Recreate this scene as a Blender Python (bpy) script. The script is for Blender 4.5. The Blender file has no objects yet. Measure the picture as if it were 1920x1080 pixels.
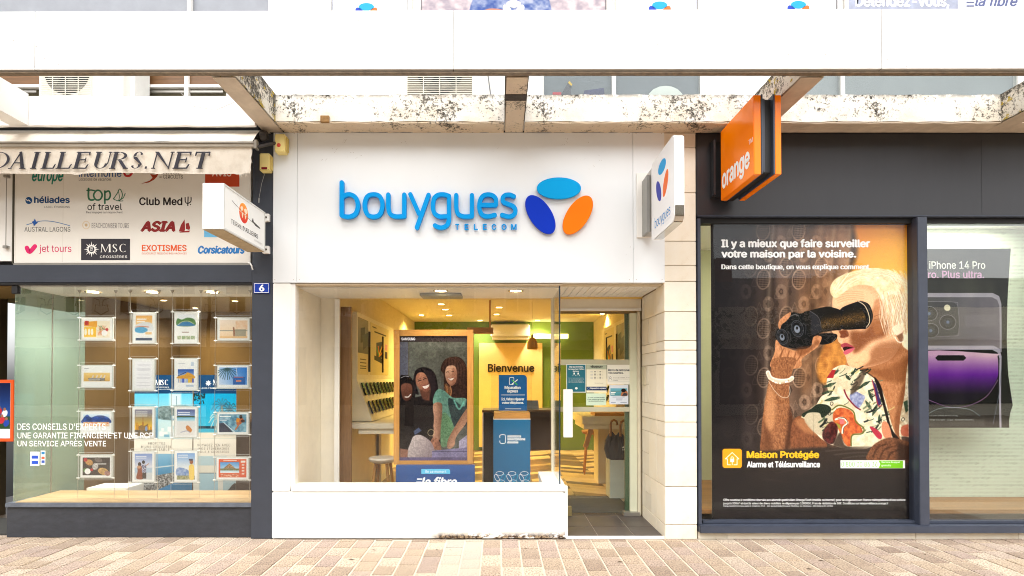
import bpy, bmesh, math, random
import numpy as np
from mathutils import Vector, Matrix
SC = bpy.context.scene
COL = SC.collection
R_ = math.radians
# ---------------------------------------------------------------- camera
FP, CX, HZ, PITCH, EYE = 1050.0, 935.0, 710.0, 0.012, 1.6
PY0 = HZ - FP * math.tan(PITCH)
cam = bpy.data.cameras.new('camera'); camo = bpy.data.objects.new('camera', cam); COL.objects.link(camo)
camo.location = (0, 0, EYE); camo.rotation_euler = (math.pi / 2 + PITCH, 0, 0)
cam.sensor_width = 36; cam.lens = FP / 1920 * 36; cam.shift_x = (960 - CX) / 1920; cam.shift_y = (PY0 - 540) / 1920
cam.clip_start = .05; cam.clip_end = 500
SC.camera = camo
# ---------------------------------------------------------------- overcast sky and a wide soft sun
SUN_EL, SUN_AZ = 52, -28     # the sun stands behind the camera, a little to its left
w = bpy.data.worlds.new('World'); SC.world = w; w.use_nodes = True
nt = w.node_tree; nt.nodes.clear()
sky = nt.nodes.new('ShaderNodeTexSky'); sky.sky_type = 'NISHITA'; sky.sun_disc = False
sky.sun_elevation = R_(SUN_EL); sky.sun_rotation = R_(180 + SUN_AZ); sky.air_density = 1; sky.dust_density = 3; sky.ozone_density = 1
hs = nt.nodes.new('ShaderNodeHueSaturation'); hs.inputs['Saturation'].default_value = .13; hs.inputs['Value'].default_value = 1.0
bg = nt.nodes.new('ShaderNodeBackground'); bg.inputs['Strength'].default_value = .15
wo = nt.nodes.new('ShaderNodeOutputWorld')
nt.links.new(sky.outputs[0], hs.inputs['Color']); nt.links.new(hs.outputs[0], bg.inputs['Color']); nt.links.new(bg.outputs[0], wo.inputs['Surface'])
sl = bpy.data.lights.new('sun', 'SUN'); sl.energy = 1.5; sl.angle = R_(45); sl.color = (1, .985, .965)
so = bpy.data.objects.new('sun', sl); COL.objects.link(so); so.location = (-4, -8, 20)
d = Vector((math.sin(R_(SUN_AZ)) * math.cos(R_(SUN_EL)), -math.cos(R_(SUN_AZ)) * math.cos(R_(SUN_EL)), math.sin(R_(SUN_EL))))
so.rotation_euler = d.to_track_quat('Z', 'Y').to_euler()
SC.view_settings.view_transform = 'Standard'; SC.view_settings.look = 'None'; SC.view_settings.gamma = 1
SC.view_settings.use_curve_mapping = False; SC.view_settings.exposure = 1.02
SC.render.engine = 'CYCLES'
cy = SC.cycles; cy.use_denoising = True; cy.max_bounces = 10; cy.diffuse_bounces = 4; cy.glossy_bounces = 4; cy.transparent_max_bounces = 16; cy.transmission_bounces = 6
cy.sample_clamp_indirect = 6; cy.filter_width = 1.0; cy.blur_glossy = .5

# ---------------------------------------------------------------- where a pixel of the photograph meets the plane y = Y
F = 5.6
def ray(px, py, Y=F):
    dx = (px - CX) / FP; dy = (PY0 - py) / FP
    ny = math.cos(PITCH) - dy * math.sin(PITCH); nz = math.sin(PITCH) + dy * math.cos(PITCH)
    t = Y / ny; return dx * t, EYE + nz * t
def X(px, Y=F, py=600): return ray(px, py, Y)[0]
def Z(py, Y=F): return ray(CX, py, Y)[1]
def BX(x0, y0, x1, y1, Y=F):      # (x0, z0, x1, z1) on that plane
    m = (y0 + y1) / 2
    return X(x0, Y, m), Z(y1, Y), X(x1, Y, m), Z(y0, Y)
# ---------------------------------------------------------------- materials
MATS = {}
def srgb(r, g, b):
    f = lambda c: c / 12.92 if c <= .04045 else ((c + .055) / 1.055) ** 2.4
    return tuple(f(v / 255.) for v in (r, g, b))
class NT:
    def __init__(s, name):
        s.m = bpy.data.materials.new(name); s.m.use_nodes = True; s.t = s.m.node_tree; s.t.nodes.clear()
        s.out = s.n('ShaderNodeOutputMaterial'); s.tc = s.n('ShaderNodeTexCoord')
    def n(s, ty, **k):
        x = s.t.nodes.new(ty)
        for a, b in k.items(): setattr(x, a, b)
        return x
    def l(s, a, b): s.t.links.new(a, b)
    def noise(s, scale, detail=4, rough=.55, vec=None, sx=None, src='Object'):
        x = s.n('ShaderNodeTexNoise'); x.inputs['Scale'].default_value = scale; x.inputs['Detail'].default_value = detail; x.inputs['Roughness'].default_value = rough
        v = vec or s.tc.outputs[src]
        if sx:
            mp = s.n('ShaderNodeMapping'); mp.inputs['Scale'].default_value = sx; s.l(v, mp.inputs[0]); v = mp.outputs[0]
        s.l(v, x.inputs['Vector']); return x.outputs['Fac']
    def ramp(s, fac, *stops):
        x = s.n('ShaderNodeValToRGB'); e = x.color_ramp.elements
        while len(e) < len(stops): e.new(.5)
        for i, (p, c) in enumerate(stops):
            e[i].position = p; e[i].color = tuple(c) + (1,) if not isinstance(c, (int, float)) else (c, c, c, 1)
        s.l(fac, x.inputs[0]); return x.outputs[0]
    def mix(s, fac, a, b, mode='MIX'):
        x = s.n('ShaderNodeMix', data_type='RGBA', blend_type=mode)
        for i, v in ((0, fac), (6, a), (7, b)):
            sock = x.inputs[i]
            if hasattr(v, 'links'): s.l(v, sock)
            elif i == 0: sock.default_value = v
            else: sock.default_value = tuple(v) + (1,) if not isinstance(v, (int, float)) else (v, v, v, 1)
        return x.outputs[2]
    def bump(s, h, dist=.002, strength=1):
        x = s.n('ShaderNodeBump'); x.inputs['Distance'].default_value = dist; x.inputs['Strength'].default_value = strength; s.l(h, x.inputs['Height']); return x.outputs[0]
    def pbsdf(s, col, rough=.5, metal=0, bump=None, spec=.5, emis=None, es=0):
        p = s.n('ShaderNodeBsdfPrincipled')
        if hasattr(col, 'links'): s.l(col, p.inputs['Base Color'])
        else: p.inputs['Base Color'].default_value = tuple(col) + (1,)
        if hasattr(rough, 'links'): s.l(rough, p.inputs['Roughness'])
        else: p.inputs['Roughness'].default_value = rough
        p.inputs['Metallic'].default_value = metal; p.inputs['Specular IOR Level'].default_value = spec
        if bump is not None: s.l(bump, p.inputs['Normal'])
        if emis is not None:
            if hasattr(emis, 'links'): s.l(emis, p.inputs['Emission Color'])
            else: p.inputs['Emission Color'].default_value = tuple(emis) + (1,)
            p.inputs['Emission Strength'].default_value = es
        s.l(p.outputs[0], s.out.inputs['Surface']); return p
def mat(name, rgb, rough=.5, metal=0, var=.06, scale=6, bump=0, bscale=60, spec=.5, lin=False, streak=None, rnd=0):
    if name in MATS: return MATS[name]
    q = NT(name); c = rgb if lin else srgb(*rgb)
    nf = q.noise(scale, 5, .6, sx=streak)
    a = tuple(min(1, v * (1 - var)) for v in c); b = tuple(min(1, v * (1 + var)) for v in c)
    col = q.ramp(nf, (.25, a), (.75, b))
    if rnd:
        oi = q.n('ShaderNodeObjectInfo'); rr = q.ramp(oi.outputs['Random'], (0, 1 - rnd), (1, 1 + rnd)); col = q.mix(1.0, col, rr, 'MULTIPLY')
    q.pbsdf(col, rough, metal, q.bump(q.noise(bscale, 3), bump) if bump else None, spec)
    MATS[name] = q.m; return q.m
def emat(name, rgb, e):
    if name in MATS: return MATS[name]
    q = NT(name); q.pbsdf(srgb(*rgb), .5, emis=srgb(*rgb), es=e); MATS[name] = q.m; return q.m
def ink(rgb): return mat('ink_%02x%02x%02x' % tuple(rgb), rgb, .55, var=.02, spec=.3)
def glassmat(name, tint=(1, 1, 1), ior=1.5, film=None, filmfac=0, dust=0):
    if name in MATS: return MATS[name]
    q = NT(name); tr = q.n('ShaderNodeBsdfTransparent'); tr.inputs[0].default_value = tuple(tint) + (1,)
    gl = q.n('ShaderNodeBsdfGlossy'); gl.inputs['Roughness'].default_value = 0.0
    # Schlick reflectance of one face of a thin pane, the same from either side
    f0 = ((ior - 1) / (ior + 1)) ** 2
    lw = q.n('ShaderNodeLayerWeight'); lw.inputs['Blend'].default_value = .5
    pw_ = q.n('ShaderNodeMath', operation='POWER'); q.l(lw.outputs['Facing'], pw_.inputs[0]); pw_.inputs[1].default_value = 5
    ma = q.n('ShaderNodeMath', operation='MULTIPLY_ADD'); q.l(pw_.outputs[0], ma.inputs[0]); ma.inputs[1].default_value = 1 - f0; ma.inputs[2].default_value = f0
    bn = q.bump(q.noise(1.3, 2), .004, .25); q.l(bn, gl.inputs['Normal'])
    mx = q.n('ShaderNodeMixShader'); q.l(ma.outputs[0], mx.inputs[0])
    base = tr.outputs[0]
    if film:
        df = q.n('ShaderNodeBsdfDiffuse'); df.inputs[0].default_value = tuple(film) + (1,); m2 = q.n('ShaderNodeMixShader'); m2.inputs[0].default_value = filmfac
        if dust: q.l(q.ramp(q.noise(5, 6, .7), (.45, 0.0), (.8, filmfac)), m2.inputs[0])
        q.l(base, m2.inputs[1]); q.l(df.outputs[0], m2.inputs[2]); base = m2.outputs[0]
    q.l(base, mx.inputs[1]); q.l(gl.outputs[0], mx.inputs[2]); q.l(mx.outputs[0], q.out.inputs['Surface'])
    MATS[name] = q.m; return q.m
def wood(name, c0, c1, along='Z', sc=3, rough=.45):
    if name in MATS: return MATS[name]
    q = NT(name); s = {'Z': (9, 9, .5), 'X': (.5, 9, 9), 'Y': (9, .5, 9)}[along]
    n1 = q.noise(sc, 6, .65, sx=s); n2 = q.noise(sc * 6, 3, .5, sx=s)
    oi = q.n('ShaderNodeObjectInfo')
    col = q.ramp(n1, (.3, srgb(*c0)), (.7, srgb(*c1))); col = q.mix(.35, col, q.ramp(n2, (.3, .35), (.7, 1.0)), 'MULTIPLY')
    col = q.mix(1.0, col, q.ramp(oi.outputs['Random'], (0, .84), (1, 1.1)), 'MULTIPLY')
    q.pbsdf(col, rough, 0, q.bump(n2, .0006)); MATS[name] = q.m; return q.m
GLASS = glassmat('window_glass', (.985, .99, .988), 1.5)
GLASS_L = glassmat('agency_glass', (.96, .97, .965), 1.78)
GLASS_D = glassmat('door_glass', (.98, .985, .975), 1.46)
GLASS_P = glassmat('poster_pane', (.985, .99, .988), 1.3)
GLASS_GREEN = glassmat('green_film_glass', (.78, .88, .80), 1.5, (.44, .56, .45), .36)
ACRYL = glassmat('clear_acrylic', (.97, .97, .97), 1.45)
FROST = glassmat('frosted_strip', (.8, .8, .74), 1.4, (.62, .6, .46), .75)
# ---------------------------------------------------------------- mesh builder and object book-keeping
class MB:
    def __init__(s): s.v = []; s.f = []
    def add(s, vs, fs):
        o = len(s.v); s.v += [tuple(p) for p in vs]; s.f += [tuple(i + o for i in f) for f in fs]; return s
    def box(s, x0, x1, y0, y1, z0, z1):
        x0, x1 = sorted((x0, x1)); y0, y1 = sorted((y0, y1)); z0, z1 = sorted((z0, z1))
        return s.add([(x0, y0, z0), (x1, y0, z0), (x1, y1, z0), (x0, y1, z0), (x0, y0, z1), (x1, y0, z1), (x1, y1, z1), (x0, y1, z1)],
                     [(0, 3, 2, 1), (4, 5, 6, 7), (0, 1, 5, 4), (1, 2, 6, 5), (2, 3, 7, 6), (3, 0, 4, 7)])
    def hexa(s, a, b):   # two quads (each 4 points, same winding) joined
        return s.add(list(a) + list(b), [(3, 2, 1, 0), (4, 5, 6, 7), (0, 1, 5, 4), (1, 2, 6, 5), (2, 3, 7, 6), (3, 0, 4, 7)])
    def tube(s, pts, r, seg=8, cap=True):
        pts = [Vector(p) for p in pts]; rr = r if isinstance(r, (list, tuple)) else [r] * len(pts); rings = []
        up = Vector((0, 0, 1))
        for i, p in enumerate(pts):
            t = (pts[min(i + 1, len(pts) - 1)] - pts[max(i - 1, 0)]).normalized()
            a = t.cross(up) if abs(t.z) < .95 else t.cross(Vector((0, 1, 0))); a.normalize(); b = t.cross(a)
            rings.append([p + rr[i] * (a * math.cos(k * math.tau / seg) + b * math.sin(k * math.tau / seg)) for k in range(seg)])
        o = len(s.v); s.v += [tuple(q) for rg in rings for q in rg]
        for i in range(len(pts) - 1):
            for k in range(seg):
                a_ = o + i * seg + k; b_ = o + i * seg + (k + 1) % seg; s.f.append((a_, b_, b_ + seg, a_ + seg))
        if cap: s.f.append(tuple(o + k for k in range(seg - 1, -1, -1))); s.f.append(tuple(o + (len(pts) - 1) * seg + k for k in range(seg)))
        return s
    def lathe(s, c, prof, seg=20, axis='z', cap=True):   # prof: (radius, height)
        o = len(s.v)
        for r, h in prof:
            for k in range(seg):
                a = k * math.tau / seg; u, v_ = r * math.cos(a), r * math.sin(a)
                s.v.append({'z': (c[0] + u, c[1] + v_, c[2] + h), 'y': (c[0] + u, c[1] + h, c[2] + v_), 'x': (c[0] + h, c[1] + u, c[2] + v_)}[axis])
        for i in range(len(prof) - 1):
            for k in range(seg): a_ = o + i * seg + k; b_ = o + i * seg + (k + 1) % seg; s.f.append((a_, b_, b_ + seg, a_ + seg))
        if cap: s.f.append(tuple(o + k for k in range(seg - 1, -1, -1))); s.f.append(tuple(o + (len(prof) - 1) * seg + k for k in range(seg)))
        return s
def plane_pt(pl, c, u, v, t=0):
    """a point of a drawing plane: F faces the camera (x = u), L faces -x (u runs towards the camera), R faces +x; t is height off the plane."""
    if pl == 'F': return (u, c - t, v)
    if pl == 'L': return (c - t, -u, v)
    if pl == 'R': return (c + t, u, v)
    if pl == 'B': return (-u, c + t, v)
def shape(pl, c, pts, t, mb=None, t0=0.0):
    mb = mb or MB(); n = len(pts); ar = sum(pts[i - 1][0] * pts[i][1] - pts[i][0] * pts[i - 1][1] for i in range(n))
    if ar < 0: pts = list(pts)[::-1]
    vs = [plane_pt(pl, c, u, v, t) for u, v in pts] + [plane_pt(pl, c, u, v, t0) for u, v in pts]
    fs = [tuple(range(n))] + [tuple(range(2 * n - 1, n - 1, -1))] + [(i, i + n, (i + 1) % n + n, (i + 1) % n) for i in range(n)]
    return mb.add(vs, fs)
def ellipse(cx, cy, a, b, rot=0, n=40):
    return [(cx + a * math.cos(k * math.tau / n) * math.cos(rot) - b * math.sin(k * math.tau / n) * math.sin(rot), cy + a * math.cos(k * math.tau / n) * math.sin(rot) + b * math.sin(k * math.tau / n) * math.cos(rot)) for k in range(n)]
def rrect(x0, y0, x1, y1, r, n=5, which=(1, 1, 1, 1)):
    o = []
    for i, (cx, cy, a0) in enumerate(((x1 - r, y1 - r, 0), (x0 + r, y1 - r, 90), (x0 + r, y0 + r, 180), (x1 - r, y0 + r, 270))):
        if which[i]: o += [(cx + r * math.cos(R_(a0 + 90 * k / n)), cy + r * math.sin(R_(a0 + 90 * k / n))) for k in range(n + 1)]
        else: o.append(((x1, x0, x0, x1)[i], (y1, y1, y0, y0)[i]))
    return o
def stroke(pl, c, pts, wd, t, closed=False, smooth=True, mb=None, t0=0, cap=True, n=5):
    P = spline(pts, n, closed) if smooth and len(pts) > 2 else np.array(pts, float)
    mb = mb or MB(); m = len(P); h = wd / 2; L = []; Rr = []
    for i in range(m):
        a = P[i - 1] if (i or closed) else P[0]; b = P[(i + 1) % m] if (i < m - 1 or closed) else P[-1]
        tv = b - a; ln = np.hypot(*tv) + 1e-9; nx, ny = -tv[1] / ln, tv[0] / ln; L.append((P[i][0] + nx * h, P[i][1] + ny * h)); Rr.append((P[i][0] - nx * h, P[i][1] - ny * h))
    if closed:
        o = len(mb.v)
        for lst, tt in ((L, t), (Rr, t), (L, t0), (Rr, t0)): mb.v += [plane_pt(pl, c, u, v, tt) for u, v in lst]
        for i in range(m):
            j = (i + 1) % m; mb.f += [(o + i, o + m + i, o + m + j, o + j), (o + i, o + j, o + 2 * m + j, o + 2 * m + i), (o + m + j, o + m + i, o + 3 * m + i, o + 3 * m + j)]
        return mb
    def capp(ctr, d_):
        an = math.atan2(d_[1], d_[0]); return [(ctr[0] + h * math.cos(an - math.pi / 2 + k * math.pi / 8), ctr[1] + h * math.sin(an - math.pi / 2 + k * math.pi / 8)) for k in range(1, 8)]
    out = Rr + (capp(P[-1], P[-1] - P[-2]) if cap else []) + L[::-1] + (capp(P[0], P[0] - P[1]) if cap else [])
    # quads along the ribbon plus cap fans, then the outer wall
    o = len(mb.v); mb.v += [plane_pt(pl, c, u, v, t) for u, v in out]; no = len(out); k_ = 7 if cap else 0
    idx_r = list(range(m)); idx_l = [m + k_ + (m - 1 - i) for i in range(m)]
    for i in range(m - 1): mb.f.append((o + idx_r[i], o + idx_r[i + 1], o + idx_l[i + 1], o + idx_l[i]))
    if cap:
        mb.f.append(tuple(o + q for q in [m - 1] + list(range(m, m + 7)) + [m + 7])); mb.f.append(tuple(o + q for q in [2 * m + 6] + list(range(2 * m + 7, 2 * m + 14)) + [0]))
    if t != t0:
        o2 = len(mb.v); mb.v += [plane_pt(pl, c, u, v, t0) for u, v in out]
        for i in range(no): j = (i + 1) % no; mb.f.append((o + i, o2 + i, o2 + j, o + j))
    return mb
def setp(o, label=None, cat=None, group=None, kind=None):
    if label: o['label'] = label
    if cat: o['category'] = cat
    if group: o['group'] = group
    if kind: o['kind'] = kind
    return o
WORLD = {}   # world location of each Empty / mesh root we made
def thing(name, label, cat, loc, group=None, kind=None):
    o = bpy.data.objects.new(name, None); COL.objects.link(o); o.location = loc; o.empty_display_size = .1; WORLD[o.name] = Vector(loc)
    return setp(o, label, cat, group, kind)
def obj(name, mb, m, parent=None, label=None, cat=None, group=None, kind=None, bevel=0, smooth=False, origin=None, mesh=None):
    vs = np.array(mb.v, float)
    lo, hi = vs.min(0), vs.max(0); base = Vector(((lo[0] + hi[0]) / 2, (lo[1] + hi[1]) / 2, lo[2])) if origin is None else Vector(origin)
    me = bpy.data.meshes.new(name); me.from_pydata([tuple(p) for p in (vs - np.array(base))], [], mb.f); me.validate(); me.update()
    if bevel:
        bm = bmesh.new(); bm.from_mesh(me); bmesh.ops.remove_doubles(bm, verts=bm.verts, dist=1e-5)
        bmesh.ops.bevel(bm, geom=[e for e in bm.edges if len(e.link_faces) == 2 and e.calc_face_angle(0) > .5], offset=bevel, segments=2, affect='EDGES', clamp_overlap=True)
        bm.to_mesh(me); bm.free()
    if smooth:
        for p in me.polygons: p.use_smooth = True
        try: me.set_sharp_from_angle(angle=R_(40))
        except Exception: pass
    me.materials.append(m)
    o = bpy.data.objects.new(name, me); COL.objects.link(o)
    if parent is not None: o.parent = parent; o.location = base - WORLD[parent.name]
    else: o.location = base
    WORLD[o.name] = base
    return setp(o, label, cat, group, kind)
def bx(name, x0, x1, y0, y1, z0, z1, m, parent=None, bevel=.002, **k): return obj(name, MB().box(x0, x1, y0, y1, z0, z1), m, parent, bevel=bevel, **k)
_TX = {}
SANS = None
try:   # Blender's own interface font, a plain grotesque like the one on the signs
    SANS = bpy.data.fonts.load(bpy.utils.system_resource('DATAFILES') + '/fonts/Inter.woff2')
except Exception: pass

def text_mesh(s, bold=0, ext=0, space=1, shear=0, small=False, leading=1):
    key = (s, bold, ext, space, shear, small, leading)
    if key not in _TX:
        c = bpy.data.curves.new('t', 'FONT'); c.body = s; c.font = SANS or c.font; c.offset = bold; c.extrude = ext; c.space_character = space; c.shear = shear; c.resolution_u = 1 if small else 3; c.space_line = leading
        o = bpy.data.objects.new('t', c); me = bpy.data.meshes.new_from_object(o)
        v = np.array([tuple(q.co) for q in me.vertices]); f = [tuple(p.vertices) for p in me.polygons]
        bpy.data.objects.remove(o); bpy.data.curves.remove(c); bpy.data.meshes.remove(me); _TX[key] = (v, f)
    return _TX[key]
def txt(s, pl, c, box, m, parent=None, ext=0.0, bold=.01, shear=0, space=1, name='lettering', t0=.0012, small=None, mb=None, **k):
    """Write s so that its outline fills box (u0, v0, u1, v1) of the drawing plane."""
    small = len(s) > 14 if small is None else small
    v, f = text_mesh(s, 0, .5 if ext else 0, space, shear, small)
    if bold > 0:   # heavier weight: the outline laid down again a hair to each side, each copy on its own level
        b_ = bold * 1.15; sh = [(-b_, 0), (b_, 0), (0, b_ * .7), (0, -b_ * .7)] if len(s) < 40 else [(-b_, 0), (b_, 0)]
        n0 = len(v); lv = .02 if ext else 0
        v = np.concatenate([v + np.array([a, c_, 0 if not ext else lv * k_]) for k_, (a, c_) in enumerate(sh)]); f = [tuple(i + n0 * k_ for i in q_) for k_ in range(len(sh)) for q_ in f]
        lvl = np.repeat(np.arange(len(sh)), n0) * .00012
    else: lvl = np.zeros(len(v))
    lo, hi = v.min(0), v.max(0)
    u0, v0, u1, v1 = box; q = (v - lo) / np.maximum(hi - lo, 1e-6)
    vs = [plane_pt(pl, c, u0 + a * (u1 - u0), v0 + b * (v1 - v0), t0 + l_ + (d_ * ext if ext else 0)) for (a, b, d_), l_ in zip(q, lvl)]
    if mb is not None: mb.add(vs, f); return mb
    return obj(name, MB().add(vs, f), m, parent, **k)
def image_mat(name, P, rough=.45, emit=0, spec=.15):
    im = bpy.data.images.new(name, P.w, P.h); px = np.ones((P.h, P.w, 4), np.float32); px[..., :3] = np.clip(P.a[::-1], 0, 1); im.pixels.foreach_set(px.ravel()); im.update(); im.pack()
    q = NT(name); t = q.n('ShaderNodeTexImage'); t.image = im; t.interpolation = 'Cubic'; q.pbsdf(t.outputs[0], rough, spec=spec, emis=t.outputs[0] if emit else None, es=emit); return q.m
def picture(name, P, pl, c, box, parent=None, th=.004, rough=.45, emit=0, m=None, edge=None, **k):
    u0, v0, u1, v1 = box; mb = shape(pl, c, [(u0, v0), (u1, v0), (u1, v1), (u0, v1)], th)
    o = obj(name, mb, m or image_mat(name + '_print', P, rough, emit), parent, **k)
    me = o.data; uv = me.uv_layers.new(name='UVMap'); co = [(0, 0), (1, 0), (1, 1), (0, 1)]
    me.materials.append(edge or mat('paper_edge', (225, 222, 214), .7))
    for p in me.polygons:
        for li, vi in zip(p.loop_indices, p.vertices): uv.data[li].uv = co[vi % 4]
        if p.index != 0: p.material_index = 1
    return o
def copy_tree(o, loc=None, label=None, dx=None):
    c = o.copy(); COL.objects.link(c)
    if loc is not None: c.location = loc
    if label: c['label'] = label
    for ch in o.children:
        k = ch.copy(); COL.objects.link(k); k.parent = c
        for g in ch.children: h = g.copy(); COL.objects.link(h); h.parent = k
    return c
# ---------------------------------------------------------------- flat print: a small painter for posters and screens
def _hash2(ix, iy, seed):
    h = (ix * 374761393 + iy * 668265263 + seed * 1442695041) & 0xFFFFFFFF
    h = ((h ^ (h >> 13)) * 1274126177) & 0xFFFFFFFF
    return ((h ^ (h >> 16)) & 0xFFFF) / 65535.0
def vnoise(x, y, seed=0):
    ix = np.floor(x).astype(np.int64); iy = np.floor(y).astype(np.int64)
    fx = x - ix; fy = y - iy
    fx = fx * fx * (3 - 2 * fx); fy = fy * fy * (3 - 2 * fy)
    a = _hash2(ix, iy, seed); b = _hash2(ix + 1, iy, seed); c = _hash2(ix, iy + 1, seed); d = _hash2(ix + 1, iy + 1, seed)
    return (a * (1 - fx) + b * fx) * (1 - fy) + (c * (1 - fx) + d * fx) * fy
def fbm(x, y, seed=0, o=3):
    s = 0; a = .5; t = 0
    for k in range(o):
        s = s + a * vnoise(x * 2 ** k, y * 2 ** k, seed + k * 17); t += a; a *= .5
    return s / t
def spline(pts, n=5, closed=True):
    P = np.array(pts, float); m = len(P); out = []
    rng_ = range(m) if closed else range(m - 1)
    for i in rng_:
        if closed: p0, p1, p2, p3 = P[i - 1], P[i], P[(i + 1) % m], P[(i + 2) % m]
        else: p0, p1, p2, p3 = P[max(i - 1, 0)], P[i], P[i + 1], P[min(i + 2, m - 1)]
        for k in range(n):
            t = k / n
            out.append(.5 * ((2 * p1) + (-p0 + p2) * t + (2 * p0 - 5 * p1 + 4 * p2 - p3) * t * t + (-p0 + 3 * p1 - 3 * p2 + p3) * t ** 3))
    if not closed: out.append(P[-1])
    return np.array(out)
class Paint:
    """An RGB picture painted in code; coordinates in the picture's own units (x right, y down)."""
    def __init__(s, x0, y0, x1, y1, res, bg=(255, 255, 255)):
        s.x0, s.y0, s.x1, s.y1, s.r = x0, y0, x1, y1, res
        s.w = int(round((x1 - x0) * res)); s.h = int(round((y1 - y0) * res))
        s.a = np.zeros((s.h, s.w, 3)); s.a[:] = np.array(bg) / 255.
    def win(s, bx0, by0, bx1, by1):
        i0 = max(0, int((bx0 - s.x0) * s.r) - 1); i1 = min(s.w, int((bx1 - s.x0) * s.r) + 2)
        j0 = max(0, int((by0 - s.y0) * s.r) - 1); j1 = min(s.h, int((by1 - s.y0) * s.r) + 2)
        if i1 <= i0 or j1 <= j0: return None
        X, Y = np.meshgrid((np.arange(i0, i1) + .5) / s.r + s.x0, (np.arange(j0, j1) + .5) / s.r + s.y0)
        return (slice(j0, j1), slice(i0, i1)), X, Y
    def put(s, w, m, col):
        sl, X, Y = w
        c = col(X, Y) if callable(col) else np.array(col) / 255.
        m = m[..., None]
        s.a[sl] = s.a[sl] * (1 - m) + c * m
    def fill(s, col, al=1.):
        w = s.win(s.x0, s.y0, s.x1, s.y1); m = al(w[1], w[2]) if callable(al) else np.full(w[1].shape, al)
        s.put(w, m, col)
    def rect(s, x0, y0, x1, y1, col, soft=0, al=1.):
        s.poly([(x0, y0), (x1, y0), (x1, y1), (x0, y1)], col, soft, al, False)
    def poly(s, pts, col, soft=0, al=1., smooth=True):
        P = spline(pts) if smooth and len(pts) > 4 else np.array(pts, float)
        so = max(soft, 1. / s.r)
        w = s.win(P[:, 0].min() - so, P[:, 1].min() - so, P[:, 0].max() + so, P[:, 1].max() + so)
        if w is None: return
        sl, X, Y = w
        d = np.full(X.shape, 1e9); sg = np.ones(X.shape)
        for i in range(len(P)):
            ax, ay = P[i]; bx, by = P[i - 1]
            ex, ey = bx - ax, by - ay; wx, wy = X - ax, Y - ay
            t = np.clip((wx * ex + wy * ey) / (ex * ex + ey * ey + 1e-12), 0, 1)
            qx, qy = wx - ex * t, wy - ey * t
            d = np.minimum(d, qx * qx + qy * qy)
            c1 = Y >= ay; c2 = Y < by; c3 = ex * wy > ey * wx
            sg = np.where((c1 & c2 & c3) | (~c1 & ~c2 & ~c3), -sg, sg)
        d = np.sqrt(d) * sg
        m = np.clip(.5 - d / so, 0, 1)
        m = m * m * (3 - 2 * m) * (al(X, Y) if callable(al) else al)
        s.put(w, m, col)
    def ell(s, cx, cy, rx, ry, col, rot=0, soft=0, al=1., ring=None):
        so = max(soft, 1. / s.r); R = max(rx, ry) + so + (ring or 0)
        w = s.win(cx - R, cy - R, cx + R, cy + R)
        if w is None: return
        sl, X, Y = w; c, n = math.cos(rot), math.sin(rot)
        u = ((X - cx) * c + (Y - cy) * n) / rx; v = (-(X - cx) * n + (Y - cy) * c) / ry
        q = np.sqrt(u * u + v * v)
        d = (q - 1) * (rx * ry) ** .5
        if ring: d = np.abs(d) - ring / 2
        s.put(w, np.clip(.5 - d / so, 0, 1) * (al(X, Y) if callable(al) else al), col)
    def line(s, pts, wd, col, soft=0, al=1., smooth=True):
        P = spline(pts, 5, False) if smooth and len(pts) > 2 else np.array(pts, float)
        so = max(soft, 1. / s.r); e = wd / 2 + so
        w = s.win(P[:, 0].min() - e, P[:, 1].min() - e, P[:, 0].max() + e, P[:, 1].max() + e)
        if w is None: return
        sl, X, Y = w; d = np.full(X.shape, 1e9)
        for i in range(len(P) - 1):
            ax, ay = P[i]; ex, ey = P[i + 1] - P[i]; wx, wy = X - ax, Y - ay
            t = np.clip((wx * ex + wy * ey) / (ex * ex + ey * ey + 1e-12), 0, 1)
            d = np.minimum(d, (wx - ex * t) ** 2 + (wy - ey * t) ** 2)
        s.put(w, np.clip(.5 - (np.sqrt(d) - wd / 2) / so, 0, 1) * al, col)
    def tone(s, x0, y0, x1, y1, f):
        w = s.win(x0, y0, x1, y1); sl, X, Y = w
        s.a[sl] = np.clip(s.a[sl] * f(X, Y)[..., None], 0, 1)
def gr(ax, ay, c0, bx, by, c1):
    c0 = np.array(c0) / 255.; c1 = np.array(c1) / 255.
    L = (bx - ax) ** 2 + (by - ay) ** 2
    def f(X, Y):
        t = np.clip(((X - ax) * (bx - ax) + (Y - ay) * (by - ay)) / L, 0, 1)[..., None]
        return c0 * (1 - t) + c1 * t
    return f
def mott(c0, c1, sc, seed=0, sy=None, amp=1.8):
    c0 = np.array(c0) / 255.; c1 = np.array(c1) / 255.
    def f(X, Y):
        t = np.clip((fbm(X / sc, Y / (sy or sc), seed) - .5) * amp + .5, 0, 1)[..., None]
        return c0 * (1 - t) + c1 * t
    return f
def A(ox, oy, k, *p):   # points read at a zoom k whose corner is (ox, oy)
    return [(ox + x / k, oy + y / k) for x, y in p]

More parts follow.
